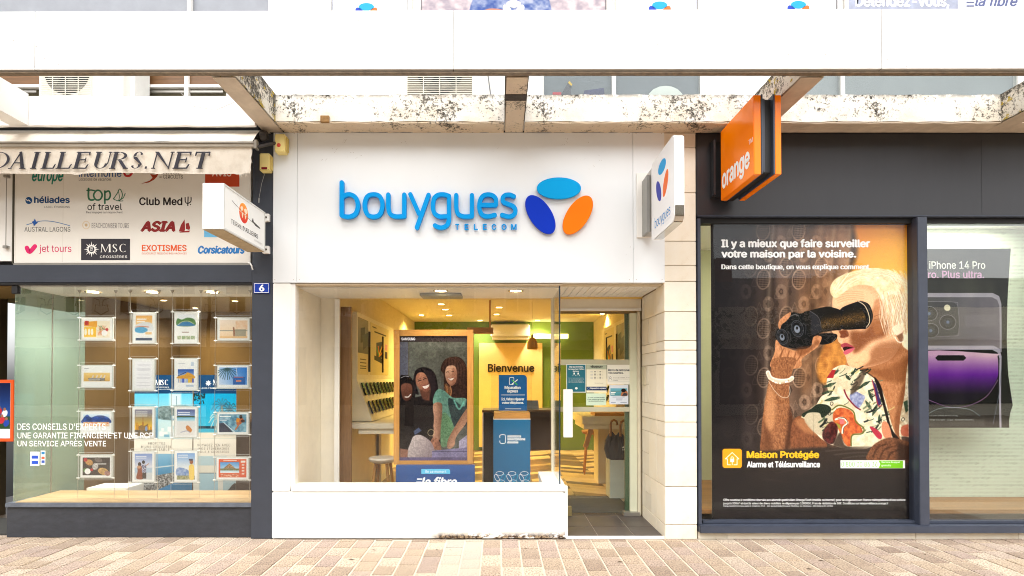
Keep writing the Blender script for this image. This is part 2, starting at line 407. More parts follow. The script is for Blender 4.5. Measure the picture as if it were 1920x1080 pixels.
def paint_binoculars():
    p = Paint(1336, 417, 1714, 976, 1.9, (30, 27, 28)); R = random.Random(5)
    p.fill(gr(1345, 0, (38, 34, 38), 1480, 0, (112, 84, 66)))
    # the lace curtain, lit from the right
    p.poly([(1400, 400), (1640, 400), (1560, 700), (1540, 860), (1400, 860)], gr(1400, 0, (62, 50, 48), 1570, 0, (168, 128, 96)), 40, .85, False)
    p.tone(1336, 417, 1714, 976, lambda X, Y: .82 + .32 * np.sin((X - 1336 + (Y - 417) * -.06) / 9.) * np.sin((X + 30 - (Y - 417) * .05) / 23.) )
    for k in range(60):
        col = k % 6; row = k // 6
        cx = 1368 + col * 33 + (row % 2) * 9; cy = 432 + row * 46 + (col % 2) * 23
        lit = np.clip((cx - 1350) / 190, .12, 1); c = (62 + 142 * lit, 53 + 112 * lit, 49 + 84 * lit); dk = (34 + 40 * lit, 28 + 26 * lit, 27 + 14 * lit)
        if (row + col) % 2 == 0:
            p.ell(cx, cy, 11, 17, dk, .12, 2, .8)
            for j in range(-3, 4):
                p.line([(cx - 9, cy + j * 4.3), (cx + 9, cy + j * 4.3 + 1)], 1.3, c, .8, .55)
                p.line([(cx + j * 2.8, cy - 14), (cx + j * 2.8 + 1, cy + 14)], .9, c, .8, .45)
            p.ell(cx, cy, 12, 18, c, .12, 1.2, .75, 2.6)
        else:
            for a in range(7):
                an = a * math.tau / 7
                p.ell(cx + 7 * math.cos(an), cy + 11 * math.sin(an), 3.6, 5.6, c, an, 1.6, .5)
            p.ell(cx, cy, 3, 4, dk, 0, 1, .8, 1.4)
        p.poly([(cx + 16, cy - 8), (cx + 20, cy), (cx + 16, cy + 8), (cx + 12, cy)], dk, 1, .6, False)
        p.line([(cx + 16, cy - 26), (cx + 11, cy - 12), (cx + 16, cy - 10), (cx + 21, cy - 12), (cx + 16, cy - 26)], 1.1, c, 1, .5)
    for x, c in ((1446, (205, 178, 150)), (1478, (150, 118, 90)), (1536, (190, 160, 130)), (1560, (225, 195, 160)), (1590, (235, 190, 140))):
        p.line([(x + 8, 405), (x, 520), (x - 5, 640), (x - 8, 760)], 5, c, 9, .42)
        p.line([(x + 14, 405), (x + 6, 520), (x + 1, 640), (x - 2, 760)], 4, (58, 40, 30), 8, .5)
    p.poly([(1520, 400), (1600, 400), (1560, 560), (1535, 700), (1500, 730), (1500, 560)], mott((176, 122, 76), (110, 70, 40), 14, 3), 26, .45)
    # gold light behind the head
    p.poly([(1612, 400), (1735, 400), (1735, 560), (1650, 560), (1598, 530), (1610, 470)], gr(1615, 420, (226, 140, 46), 1712, 520, (255, 196, 62)), 14)
    p.poly([(1640, 400), (1735, 400), (1735, 470), (1690, 440)], (214, 134, 52), 26, .6)
    p.poly([(1560, 630), (1600, 650), (1600, 700), (1545, 720), (1532, 690), (1545, 650)], mott((226, 152, 62), (176, 104, 40), 9, 8), 9, .85)
    # neck and face
    skin = mott((244, 194, 150), (224, 164, 118), 2.2, 4, 1.6, 1.1)
    p.poly([(1589, 676), (1603, 692), (1630, 700), (1650, 722), (1660, 752), (1666, 782), (1675, 811), (1688, 828), (1690, 774), (1695, 741), (1701, 713), (1716, 670), (1716, 600), (1660, 600)], mott((206, 144, 96), (168, 104, 62), 2.0, 9, 3.4, 1.2), 1.5)
    p.poly([(1600, 688), (1660, 690), (1704, 668), (1716, 690), (1700, 716), (1670, 716), (1640, 705)], (134, 78, 40), 14, .7)
    p.poly([(1688, 735), (1698, 720), (1694, 760), (1688, 815), (1680, 820), (1676, 790)], (120, 66, 34), 7, .6)
    p.poly([(1564, 553), (1562, 579), (1566, 605), (1560, 618), (1564, 626), (1570, 633), (1573, 641), (1578, 646), (1578, 652), (1581, 658), (1584, 664), (1587, 672), (1589, 680), (1596, 689), (1612, 691), (1640, 686), (1672, 672), (1690, 640), (1690, 600), (1662, 560), (1640, 535), (1600, 530), (1575, 540)], skin, 1.2)
    p.poly([(1566, 552), (1590, 540), (1630, 545), (1645, 566), (1640, 580), (1600, 566), (1566, 578)], (246, 196, 150), 9, .75)
    for k in range(5): p.line([(1568 + k, 552 + k * 4), (1592, 546 + k * 4), (1620, 548 + k * 4)], .9, (190, 126, 82), 1.2, .5)
    p.poly([(1595, 622), (1622, 620), (1640, 600), (1668, 604), (1660, 630), (1634, 640), (1606, 662), (1598, 650)], (126, 68, 34), 13, .85)
    p.poly([(1640, 650), (1668, 640), (1690, 645), (1684, 668), (1650, 684), (1615, 689), (1626, 676)], (150, 92, 54), 14, .75)
    p.poly([(1634, 585), (1650, 575), (1664, 598), (1656, 622), (1640, 625)], (176, 112, 66), 9, .7)
    p.poly([(1600, 668), (1625, 660), (1632, 675), (1612, 688), (1594, 682)], (244, 190, 140), 9, .7)
    p.poly([(1573, 622), (1588, 619), (1592, 630), (1580, 634), (1574, 630)], (112, 52, 26), 3, .9)
    p.poly([(1561, 620), (1570, 619), (1577, 628), (1572, 634), (1566, 628)], (232, 170, 122), 2, .9)
    for k in range(14): p.line([(1584 + k * 1.5, 634 + k * .7), (1581 + k * 1.5, 642 + k * .5)], .6, (140, 84, 50), .8, .55)
    p.poly([(1577, 647), (1586, 643), (1594, 646), (1603, 652), (1594, 655), (1586, 652), (1580, 652)], (170, 62, 74), 1.2)
    p.poly([(1581, 653), (1588, 650), (1602, 653), (1594, 657), (1586, 660)], (52, 16, 20), 1)
    p.poly([(1582, 660), (1590, 655), (1603, 653), (1598, 659), (1590, 664), (1585, 665)], (206, 92, 108), 1.2)
    # fine creases of the cheek, chin and neck
    for k in range(34):
        x = 1592 + R.random() * 78; y = 626 + R.random() * 56; c_ = R.choice([(176, 112, 70), (246, 198, 152), (160, 98, 58)])
        d_ = R.uniform(-2, 4); p.line([(x, y), (x + 4, y + d_ * .7), (x + 9, y + d_ * 1.8)], .7, c_, 1.1, .22)
    for k in range(18):
        x = 1648 + R.random() * 44; y = 694 + R.random() * 90; p.line([(x, y), (x + 3, y + 8), (x + 2, y + 18)], .8, R.choice([(118, 66, 36), (214, 156, 110)]), 1.2, .35)
    for k in range(90): p.ell(1600 + R.random() * 95, 545 + R.random() * 150, .5 + R.random() * .5, .6, (160, 100, 62), 0, .5, .3)
    p.poly([(1640, 566), (1652, 560), (1660, 575), (1652, 590), (1640, 590)], (200, 134, 88), 6, .7)
    p.line([(1640, 594), (1650, 590), (1660, 594)], 1, (120, 70, 42), 1.4, .6); p.line([(1640, 600), (1652, 598), (1662, 604)], 1, (120, 70, 42), 1.4, .5)
    # hair
    hair = [(1558, 540), (1566, 525), (1581, 516), (1607, 507), (1634, 503), (1662, 505), (1686, 514), (1703, 527), (1716, 545), (1718, 660), (1703, 657), (1692, 648), (1690, 632), (1694, 622), (1686, 606), (1668, 600), (1660, 585), (1655, 568), (1647, 549), (1636, 537), (1616, 534), (1599, 538), (1583, 549), (1570, 558), (1561, 554)]
    p.poly(hair, mott((253, 240, 205), (240, 205, 150), 9, 12), 2.5)
    for k in range(150):
        t = R.random(); u = R.random()
        a = (1562 + t * 140, 545 - 42 * math.sin(min(t * 1.5, 1.25) * 1.5) + u * 12); ln = 12 + 26 * R.random(); an = -1.0 + t * 2.5 + R.uniform(-.15, .15)
        b = (a[0] + ln * math.cos(an), a[1] + ln * math.sin(an)); 
        if b[0] > 1713: continue
        p.line([a, ((a[0] + b[0]) / 2 + 1.5, (a[1] + b[1]) / 2 - 2.5), b], .7 + R.random(), R.choice([(255, 252, 232), (255, 246, 215), (214, 172, 118), (236, 204, 150)]), 1.2, .4)
    for k in range(60):
        x = 1664 + R.random() * 46; y = 540 + R.random() * 60
        p.line([(x, y), (x + 6, y + 22), (x + 3 + R.random() * 8, y + 46)], .8 + R.random(), R.choice([(255, 250, 230), (226, 190, 140), (196, 150, 104), (255, 244, 214)]), 1.2, .5)
    p.poly([(1655, 560), (1664, 585), (1676, 606), (1668, 604), (1657, 590)], (196, 140, 96), 4, .6)
    for k in range(110):   # waved strands round the temple and the nape
        t = R.random(); x = 1650 + 50 * t + R.uniform(-5, 5); y = 545 + R.random() * 30
        p.line([(x, y), (x + 3 + 4 * t, y + 20), (x + 1, y + 38), (x + 8 - 6 * t, y + 60)], .6 + .6 * R.random(), R.choice([(255, 252, 238), (206, 162, 116), (238, 206, 162), (180, 138, 100), (255, 246, 222)]), .9, .45)
    for k in range(60):
        a = R.uniform(3.6, 5.6); cx_, cy_ = 1640 + R.uniform(-6, 6), 548 + R.uniform(-3, 6); rr_ = R.uniform(32, 44)
        p.line([(cx_ + rr_ * 1.7 * math.cos(a), cy_ + rr_ * math.sin(a)), (cx_ + rr_ * 1.75 * math.cos(a + .2), cy_ + rr_ * math.sin(a + .2)), (cx_ + rr_ * 1.8 * math.cos(a + .45), cy_ + rr_ * 1.02 * math.sin(a + .45))], .7, R.choice([(214, 176, 128), (255, 250, 230), (232, 200, 152)]), .9, .5)
    p.poly([(1676, 612), (1688, 608), (1693, 620), (1688, 630), (1680, 628), (1675, 620)], (248, 216, 184), 2)
    p.poly([(1681, 630), (1692, 624), (1696, 640), (1688, 642)], (122, 76, 50), 3, .8)
    p.line([(1678, 632), (1684, 641), (1694, 640), (1698, 628)], 1.5, (250, 238, 220), 1)
    p.poly([(1692, 640), (1704, 620), (1712, 600), (1714, 660), (1704, 658)], (255, 240, 205), 5, .8)
    # binoculars
    K = (18, 18, 20)
    def Z(*q): return A(1440, 490, 5.4, *q)
    p.poly(Z((520, 740), (690, 735), (695, 790), (620, 835), (520, 835)), K, .8)
    p.line(Z((690, 775), (655, 822)), 1, (150, 130, 110), .8)
    p.poly(Z((140, 650), (190, 600), (250, 520), (330, 530), (420, 545), (450, 860), (200, 872), (120, 820)), K, 1)
    p.poly(Z((370, 540), (430, 500), (600, 460), (670, 470), (745, 500), (762, 570), (750, 690), (690, 700), (560, 715), (450, 765)), (26, 22, 20), .8)
    p.poly(Z((430, 505), (500, 550), (545, 640), (545, 700), (450, 745), (440, 600)), (46, 46, 52), 1.5, .9)
    p.line(Z((435, 505), (520, 570), (548, 680)), .9, (120, 118, 120), .8, .9)
    def gold(X, Y):
        n = vnoise(X * 1.6, Y * 1.6, 2)[..., None]; v = np.exp(-((Y - 605 + (X - 1560) * .19) / 10.) ** 2)[..., None]
        return np.array([.10, .08, .06]) + np.array([.62, .44, .16]) * v * (n ** 1.6)
    p.poly(Z((560, 560), (740, 520), (755, 600), (750, 685), (690, 695), (560, 705)), gold, 1)
    p.poly(Z((740, 485), (900, 412), (960, 405), (1030, 440), (1066, 540), (1050, 620), (1000, 680), (940, 686), (750, 688), (765, 600)), K, .8)
    p.poly(Z((765, 520), (905, 455), (965, 500), (1000, 600), (985, 665), (900, 670), (770, 670)), gold, 1.4)
    p.line(Z((925, 408), (985, 450), (1025, 540), (1030, 620), (1000, 668)), 1.5, (225, 205, 170), .8)
    p.line(Z((940, 404), (1005, 440), (1050, 530), (1052, 600)), 1.2, (70, 60, 52), .8)
    for cx, cy, rx, ry in ((152, 765, 10.5, 16.5), (302, 682, 11.5, 17.5)):
        (x, y), = Z((cx, cy))
        p.ell(x, y, rx + 2, ry + 1, (16, 16, 18), -.25); p.ell(x + .6, y, rx - .5, ry - 2, (96, 98, 106), -.25, 1, .85, 1.2)
        p.ell(x + .4, y, rx - 3, ry - 5, (58, 60, 68), -.25, 1, .9, 1.4); p.ell(x, y + 1, rx - 6, ry - 10, (150, 160, 176), -.25, 1.5, .8); p.ell(x, y - 1, 2, 3, (12, 12, 14))
        p.line([(x + rx, y - ry * .6), (x + rx + 5, y - 4), (x + rx + 4, y + 9)], 1.2, (84, 84, 88), 1.5, .8)
    p.line(Z((230, 560), (280, 540), (320, 555)), 1.6, (170, 165, 160), 1.6, .7)
    # raised hand and forearm
    hs = mott((222, 160, 112), (176, 112, 68), 2.6, 21, 5, 1.2)
    p.poly(Z((112, 650), (125, 600), (170, 555), (238, 515), (232, 560), (190, 610), (150, 640), (130, 690)), hs, 1)
    p.poly(Z((90, 795), (140, 850), (200, 876), (300, 905), (430, 868), (455, 800), (470, 765), (505, 752), (548, 765), (542, 805), (505, 870), (430, 925), (350, 990), (320, 1080), (40, 1080), (75, 920)), hs, 1)
    for q in (((170, 880), (130, 960), (100, 1060)), ((230, 900), (200, 980), (190, 1060)), ((290, 915), (270, 990), (255, 1070)), ((350, 900), (330, 960), (300, 1010)), ((140, 870), (150, 920), (120, 1000))):
        p.line(Z(*q), 1.6, (112, 58, 28), 2, .65)
    p.poly(Z((300, 880), (440, 850), (500, 800), (520, 830), (430, 910), (330, 960)), (120, 66, 32), 5, .6)
    def W(*q): return A(1420, 660, 4.91, *q)
    arm = mott((186, 126, 82), (122, 72, 42), 1.5, 31, 2.6, 1.3)
    p.poly(W((160, 60), (130, 170), (105, 300), (60, 560), (40, 760), (50, 925), (300, 925), (340, 800), (335, 640), (300, 480), (300, 310), (330, 170), (360, 60)), arm, 1.2)
    p.poly(W((60, 620), (45, 920), (150, 930), (130, 760)), (88, 48, 26), 14, .6)
    p.poly(W((110, 320), (160, 400), (170, 620), (120, 720), (75, 600)), (222, 160, 108), 10, .55)
    p.poly(W((300, 500), (335, 620), (345, 720), (300, 880), (250, 900), (280, 700)), (66, 34, 20), 9, .75)
    p.poly(W((325, 640), (440, 590), (520, 690), (640, 850), (570, 900), (330, 915)), mott((154, 94, 58), (106, 60, 36), 2, 41, 3, 1.3), 1.5)
    p.poly(W((350, 640), (430, 605), (500, 690), (560, 760), (440, 740)), (196, 132, 84), 9, .6)
    for y, c in ((0, (238, 226, 208)), (6, (214, 196, 170))):
        p.line(W((105, 190 + y), (130, 240 + y), (200, 265 + y), (290, 262 + y), (325, 240 + y)), 8 - y * .6, c, 1)
    for k in range(17): p.ell(1443 + k * 2.6, 709 + 9 * math.sin(k / 16 * math.pi) + 1, 1.5, 1.6, R.choice([(250, 244, 232), (196, 166, 128), (226, 206, 178)]), 0, .6)
    p.line(W((110, 270), (160, 350), (220, 410), (280, 418), (305, 370), (300, 320)), .9, (214, 200, 178), .8)
    # blouse with its print
    blouse = W((410, 590), (530, 500), (590, 410), (650, 370), (640, 270), (690, 165), (780, 120), (860, 135), (960, 170), (1100, 270), (1170, 420), (1225, 640), (1270, 800), (1180, 800), (1080, 860), (900, 905), (700, 860), (590, 800), (500, 700), (440, 620))
    p.poly(blouse, mott((236, 226, 196), (206, 190, 154), 8, 51), 1)
    p.poly(W((430, 610), (560, 480), (690, 560), (720, 640), (580, 770)), (190, 176, 146), 3, .9)
    p.poly(W((1380, 120), (1440, 40), (1460, 880), (1310, 800), (1310, 600), (1350, 400)), mott((226, 216, 186), (170, 140, 104), 6, 52), 1.5)
    inside = spline(blouse, 3)
    for cx_, cy_, ln, an, wd in ((1556, 722, 26, -.35, 6), (1552, 735, 24, -.3, 5), (1560, 748, 30, -.25, 7), (1566, 700, 20, -.6, 4), (1590, 708, 14, .9, 6), (1606, 728, 26, -.25, 7), (1622, 720, 22, -.5, 6), (1632, 742, 24, 1.2, 6), (1640, 768, 26, 2.0, 7), (1650, 752, 22, 1.9, 6), (1628, 760, 22, 1.0, 6), (1648, 786, 18, 1.6, 6), (1575, 768, 16, .2, 4), (1642, 730, 16, 1.2, 4), (1600, 700, 14, 2.2, 4), (1620, 700, 12, .7, 4), (1660, 770, 18, 1.5, 5)):
        dx, dy = math.cos(an), math.sin(an)
        q_ = [(cx_ - dx * ln / 2, cy_ - dy * ln / 2), (cx_ - dy * wd / 2, cy_ + dx * wd / 2), (cx_ + dx * ln / 2, cy_ + dy * ln / 2), (cx_ + dx * ln / 4 + dy * wd / 3, cy_ + dy * ln / 4 - dx * wd / 3), (cx_ + dy * wd / 2, cy_ - dx * wd / 2)]
        p.poly(q_, mott((22, 44, 32), (66, 88, 62), 1.6, int(cx_)), 1.2, .9)
    for k in range(120):
        x = R.uniform(1530, 1672); y = R.uniform(690, 812)
        w_ = 0; n_ = len(inside)
        for i in range(n_):
            (ax, ay), (bx, by) = inside[i - 1], inside[i]
            if (ay > y) != (by > y) and x < (bx - ax) * (y - ay) / (by - ay) + ax: w_ ^= 1
        if not w_ or (1560 < x < 1612 and y > 760): continue
        L = R.uniform(6, 18); an = R.choice([-.35, -.5, -.9, 2.4]) + R.uniform(-.25, .25)
        p.line([(x, y), (x + L * .5 * math.cos(an) + 1.5, y + L * .5 * math.sin(an)), (x + L * math.cos(an), y + L * math.sin(an))], R.uniform(.8, 3.4), R.choice([(26, 48, 34), (38, 62, 44), (20, 26, 24), (62, 84, 58), (110, 120, 90), (200, 186, 120)]), 1, .85)
    for q, c in ((((1400, 280), (1455, 240), (1460, 330), (1380, 330)), (46, 70, 50)), (((1320, 690), (1400, 660), (1455, 670), (1455, 760), (1330, 770)), (186, 84, 56)), (((1340, 460), (1400, 430), (1450, 480), (1360, 560)), (36, 60, 42)), (((1320, 780), (1400, 790), (1455, 840), (1440, 880), (1350, 850)), (60, 40, 34))):
        p.poly(W(*q), c, 2, .85)
    p.poly(W((700, 560), (760, 512), (860, 540), (905, 620), (950, 690), (960, 740), (870, 760), (855, 862), (800, 840), (740, 700), (700, 640)), mott((222, 118, 58), (176, 70, 36), 5, 61), 1.2)
    p.line(W((690, 530), (760, 490), (880, 545), (905, 640), (975, 700), (960, 750), (870, 765), (860, 860)), 2.6, (104, 106, 44), 1)
    p.line(W((720, 620), (780, 605), (830, 650), (790, 690), (780, 745)), 3.4, (240, 232, 210), 1); p.line(W((740, 610), (800, 605), (832, 655), (795, 695), (790, 745)), .9, (40, 26, 20), .8)
    p.poly(W((750, 615), (800, 615), (800, 660), (760, 665)), (214, 110, 110), 2); p.poly(W((720, 650), (760, 670), (770, 710), (745, 700)), (156, 150, 60), 2)
    p.poly(W((500, 520), (560, 480), (650, 490), (680, 540), (600, 605), (570, 560), (470, 560), (430, 600), (415, 570)), (30, 44, 30), 1.5)
    p.poly(W((600, 740), (680, 640), (740, 700), (700, 840), (620, 820)), mott((110, 44, 40), (50, 24, 24), 4, 71), 3)
    p.poly(W((700, 840), (760, 740), (800, 850), (860, 880), (720, 870)), (58, 42, 34), 5, .85)
    p.poly(W((640, 240), (690, 165), (725, 165), (700, 240)), (170, 40, 44), 1.5)
    p.poly(W((850, 400), (900, 365), (960, 390), (990, 420), (930, 520), (870, 470)), mott((170, 176, 200), (110, 116, 160), 4, 81), 1.5)
    p.line(W((800, 350), (830, 420), (900, 500), (945, 530)), 2.6, (130, 30, 50), 1)
    p.poly(W((1060, 260), (1090, 300), (1140, 480), (1100, 490)), (64, 44, 96), 1.2); p.line(W((1055, 255), (1075, 340), (1110, 490), (1140, 490)), 1.6, (170, 50, 60), 1)
    p.poly(W((880, 300), (970, 170), (1000, 190), (930, 340), (860, 390)), (84, 66, 52), 4, .8)
    p.poly(W((1075, 240), (1130, 300), (1170, 460), (1230, 700), (1300, 800), (1250, 800), (1200, 680), (1150, 480)), (28, 18, 16), 2)
    p.poly(W((1030, 690), (1080, 700), (1140, 760), (1130, 800), (1090, 780)), (180, 44, 66), 2); p.poly(W((1150, 640), (1200, 660), (1230, 780), (1170, 790), (1140, 720)), (208, 134, 96), 2)
    for cx, cy in ((665, 565), (630, 645), (685, 475), (1050, 400), (1125, 640), (850, 235), (1335, 620)):
        (x, y), = W((cx, cy)); p.ell(x, y, 2.6, 3.2, (30, 22, 20), .3, .8, .9, 1.1)
    p.line(W((1380, 300), (1385, 500), (1390, 760)), 1.4, (226, 216, 196), 1)
    for k in range(12): p.ell(1702 + .15 * k, 735 + k * 7.5, 1.5, 1.7, (236, 226, 208), 0, .7)
    # the hand below, the table, the dark foot of the picture
    p.poly([(1425, 846), (1545, 838), (1640, 842), (1716, 850), (1716, 980), (1336, 980), (1336, 850)], gr(0, 840, (54, 42, 36), 0, 930, (30, 26, 26)), 8)
    for k in range(9): p.line([(1540 + k * 8, 842 + k * 3.4), (1620, 838 + k * 3.3), (1700, 842 + k * 4)], 2.6, (96, 82, 70) if k % 2 else (58, 48, 42), 2.5, .5)
    p.poly(W((1005, 990), (1030, 900), (1090, 835), (1200, 788), (1300, 800), (1440, 860), (1460, 1000), (1200, 1010)), mott((146, 92, 58), (88, 52, 32), 2.4, 91, 2.4, 1.3), 2.5)
    for q in (((1060, 960), (1100, 880), (1170, 850)), ((1120, 980), (1160, 900), (1230, 870)), ((1190, 990), (1220, 930), (1290, 900))):
        p.line(W(*q), 2.4, (54, 28, 16), 3, .7); 
    p.poly(W((1280, 820), (1460, 880), (1460, 1010), (1280, 1000)), (46, 28, 20), 12, .8)
    for k in range(26):
        x = 1400 + R.random() * 300; y = 880 + R.random() * 60
        p.line([(x, y), (x + 20, y + R.uniform(-6, 6)), (x + 42, y + R.uniform(-8, 8))], R.uniform(1, 2.4), (66, 56, 48), 2, .5)
    p.fill((30, 27, 30), lambda X, Y: np.clip((Y - 862) / 60, 0, .72) * np.clip(1.25 - abs(X - 1600) / 220, 0, 1)); p.fill((27, 24, 27), lambda X, Y: np.clip((1432 - X) / 55, 0, .85) * .9)
    p.fill((29, 26, 28), lambda X, Y: np.clip((Y - 905) / 30, 0, .8))
    p.tone(1336, 417, 1716, 978, lambda X, Y: .93 + .14 * fbm(X / 1.1, Y / 1.1, 77, 2))
    p.a = np.clip(p.a, 0, 1) ** 1.1 * 1.08; _g = p.a.mean(2, keepdims=True); p.a = p.a * .9 + _g * .1
    # printed marks: the badge with a house and padlock, the telephone strip
    O = (252, 166, 26)
    for q in ((1356, 841, 1392, 877),):
        p.poly([(1359, 841), (1389, 841), (1392, 844), (1392, 874), (1389, 877), (1359, 877), (1356, 874), (1356, 844)], O, 0, 1, False)
    w = (255, 255, 255)
    p.line([(1371, 871), (1365, 871), (1365, 860), (1361.5, 860), (1374, 848), (1386.5, 860), (1383, 860), (1383, 871), (1377, 871)], 1.3, w, 0, 1, False)
    p.rect(1370.5, 859.5, 1377.5, 866, w); p.ell(1374, 859, 2.4, 3, w, 0, 0, 1, 1.2); p.line([(1374, 864), (1374, 871)], 1.2, w)
    p.rect(1575, 862.5, 1695, 877.5, w); p.poly([(1646, 863.5), (1691, 863.5), (1691, 877), (1646, 877), (1649, 870)], (120, 200, 20), 0, 1, False)
    p.line([(1521, 440), (1524, 700), (1527, 970)], .5, (16, 14, 14), .6, .4)
    return p

def paint_screen():
    p = Paint(748, 630, 876, 865, 2.4, (90, 92, 96)); R = random.Random(3)
    def S(*q): return A(740, 620, 4.32, *q)
    p.fill(mott((104, 106, 98), (78, 80, 74), 6, 1)); p.rect(748, 630, 764, 720, (88, 90, 104), 1); p.line([(765.5, 636), (765.5, 710)], .8, (78, 60, 36))
    p.rect(780, 658, 876, 720, mott((88, 88, 80), (66, 66, 60), 5, 2), 14, .8)
    p.rect(748, 630, 876, 641, (52, 44, 46))
    def dark(c0=(28, 22, 22), c1=(14, 12, 14), s=3): return mott(c0, c1, 2.2, s)
    p.poly(S((30, 520), (60, 560), (180, 540), (330, 520), (330, 760), (380, 900), (300, 930), (30, 960)), dark((40, 32, 30), (20, 18, 20)), 2)
    p.poly(S((38, 380), (70, 362), (110, 368), (140, 400), (160, 460), (150, 560), (40, 560)), dark(), 1.5)
    p.poly(S((45, 460), (70, 430), (125, 435), (140, 480), (130, 545), (95, 575), (60, 545)), gr(750, 725, (128, 80, 62), 770, 748, (72, 40, 32)), 2)
    p.line(S((80, 540), (105, 540), (125, 520)), 2, (232, 224, 216), 1); p.line(S((45, 385), (80, 370), (110, 375)), 1, (180, 180, 186), .8)
    hair = S((150, 380), (165, 325), (215, 298), (280, 308), (325, 355), (345, 440), (350, 540), (320, 600), (280, 560), (290, 480), (260, 380), (225, 340), (180, 350), (165, 400), (178, 470), (190, 520), (150, 500), (140, 430))
    p.poly(S((158, 380), (180, 345), (225, 335), (262, 380), (290, 440), (284, 484), (252, 508), (215, 497), (180, 450)), gr(776, 700, (190, 132, 104), 812, 730, (104, 62, 48)), 2.5)
    p.poly(S((200, 480), (250, 500), (290, 480), (300, 560), (230, 560)), (92, 56, 44), 3)
    p.poly(S((160, 385), (178, 350), (200, 360), (180, 400), (184, 450), (172, 440)), (150, 98, 76), 2.5, .8)
    p.poly(hair, mott((34, 26, 28), (14, 11, 14), 3, 6), 2.5)
    p.poly(S((262, 380), (300, 400), (320, 480), (310, 580), (285, 540), (292, 470)), (24, 18, 22), 3)
    for k in range(16): p.line(S((215 + k * 7, 305 + k * 3), (262 + k * 5, 380 + k * 6), (282 + k * 4, 560)), .8, (62, 48, 48), 1, .4)
    p.poly(S((222, 452), (250, 446), (276, 436), (268, 462), (240, 474)), (228, 214, 204), 1.2); p.line(S((218, 450), (250, 445), (278, 433)), 1, (110, 44, 40), 1); p.line(S((226, 470), (248, 480), (272, 462)), 1.4, (140, 64, 56), 1, .8)
    p.line(S((186, 412), (198, 404), (210, 406)), 1.4, (36, 22, 20), 1); p.line(S((230, 398), (242, 390), (254, 392)), 1.4, (36, 22, 20), 1); p.line(S((184, 398), (208, 388)), 1, (50, 32, 28), 1, .7); p.line(S((228, 382), (252, 376)), 1, (50, 32, 28), 1, .7); p.line(S((214, 410), (220, 432), (230, 434)), 1.2, (132, 84, 66), 1.4, .8)
    p.poly(S((370, 320), (385, 260), (430, 220), (510, 212), (560, 250), (585, 330), (585, 560), (500, 560), (420, 540), (400, 480), (395, 360)), mott((66, 42, 34), (40, 26, 24), 3, 7), 1.5)
    p.poly(S((405, 340), (425, 290), (480, 285), (500, 330), (498, 400), (470, 445), (440, 440), (415, 400)), gr(835, 690, (214, 168, 140), 856, 712, (146, 98, 76)), 1.8)
    p.poly(S((470, 300), (500, 330), (500, 400), (475, 440), (462, 380)), (136, 88, 68), 4, .7); p.poly(S((428, 384), (450, 390), (478, 382), (468, 398), (450, 404)), (226, 212, 204), 1); p.line(S((426, 382), (450, 388), (480, 380)), .8, (140, 70, 62), .8); p.line(S((418, 338), (427, 334), (436, 338)), 1, (60, 36, 30), .8); p.line(S((460, 334), (469, 330), (478, 334)), 1, (60, 36, 30), .8); p.line(S((446, 340), (444, 362), (454, 366)), 1, (160, 110, 88), 1.2, .8)
    for k in range(26): x_ = 378 + k * 8; p.line(S((480 + (x_ - 480) * .3, 216), (x_, 300), (x_ - 4, 420)) if not 405 < x_ < 500 else S((450, 216), (x_, 240), (x_, 290)), .9, (96, 62, 48) if k % 3 else (30, 20, 18), 1, .4)
    for k in range(22): 
        x = 392 + R.random() * 60; p.line(S((x, 430 + R.random() * 30), (x + 10, 500), (x - 6, 560)), 1.2, R.choice([(150, 98, 60), (104, 62, 40), (176, 120, 76)]), 1, .7)
    p.poly(S((312, 540), (345, 480), (400, 490), (470, 545), (585, 560), (585, 700), (540, 720), (470, 790), (385, 680), (370, 600), (312, 600)), mott((120, 166, 146), (80, 122, 110), 2.5, 9, 5, 1.2), 1.5)
    p.poly(S((430, 560), (470, 560), (560, 620), (585, 560), (585, 760), (490, 790), (450, 690)), dark((44, 56, 58), (26, 30, 38), 9), 3, .85)
    p.line(S((480, 570), (520, 640), (560, 580)), 3, (120, 200, 180), 2, .7)
    p.poly(S((310, 600), (378, 595), (380, 700), (372, 860), (340, 900), (305, 870), (315, 720)), gr(812, 780, (184, 138, 112), 828, 780, (132, 92, 72)), 1.5)
    p.poly(S((385, 680), (440, 700), (480, 800), (470, 860), (420, 940), (370, 920)), mott((120, 160, 116), (80, 120, 84), 1.6, 11, 2, 1.4), 2)
    p.poly(S((590, 630), (585, 740), (500, 860), (480, 940), (430, 960), (430, 890), (500, 760)), gr(845, 800, (130, 88, 66), 862, 810, (184, 136, 108)), 1.5)
    p.poly(S((300, 880), (345, 880), (372, 940), (370, 980), (320, 970), (270, 1030), (270, 960)), mott((166, 112, 86), (120, 74, 56), 4, 13), 1.5)
    p.poly(S((40, 830), (100, 770), (200, 750), (300, 760), (300, 860), (180, 860), (120, 960), (40, 980)), dark((34, 30, 30), (16, 14, 16), 14), 2)
    p.poly(S((150, 820), (190, 790), (215, 815), (160, 850)), (88, 104, 140), 2, .8); p.ell(*S((292, 832))[0], 6, 6, (196, 178, 130), 0, 1, .9, 1)
    p.poly(S((105, 1035), (130, 900), (160, 855), (220, 855), (300, 920), (310, 1035)), gr(770, 830, (200, 186, 180), 805, 850, (136, 120, 122)), 1.5)
    p.poly(S((40, 960), (105, 970), (100, 1035), (40, 1035)), (150, 104, 84), 2); p.poly(S((520, 900), (585, 850), (590, 960), (520, 960)), (176, 166, 190), 2)
    p.poly(S((300, 980), (590, 950), (590, 1050), (300, 1040)), (132, 124, 158), 1.5, 1, False); p.rect(748, 859, 876, 866, (96, 88, 122), 1)
    p.line(S((305, 985), (590, 985)), 1.4, (84, 78, 110), 1)
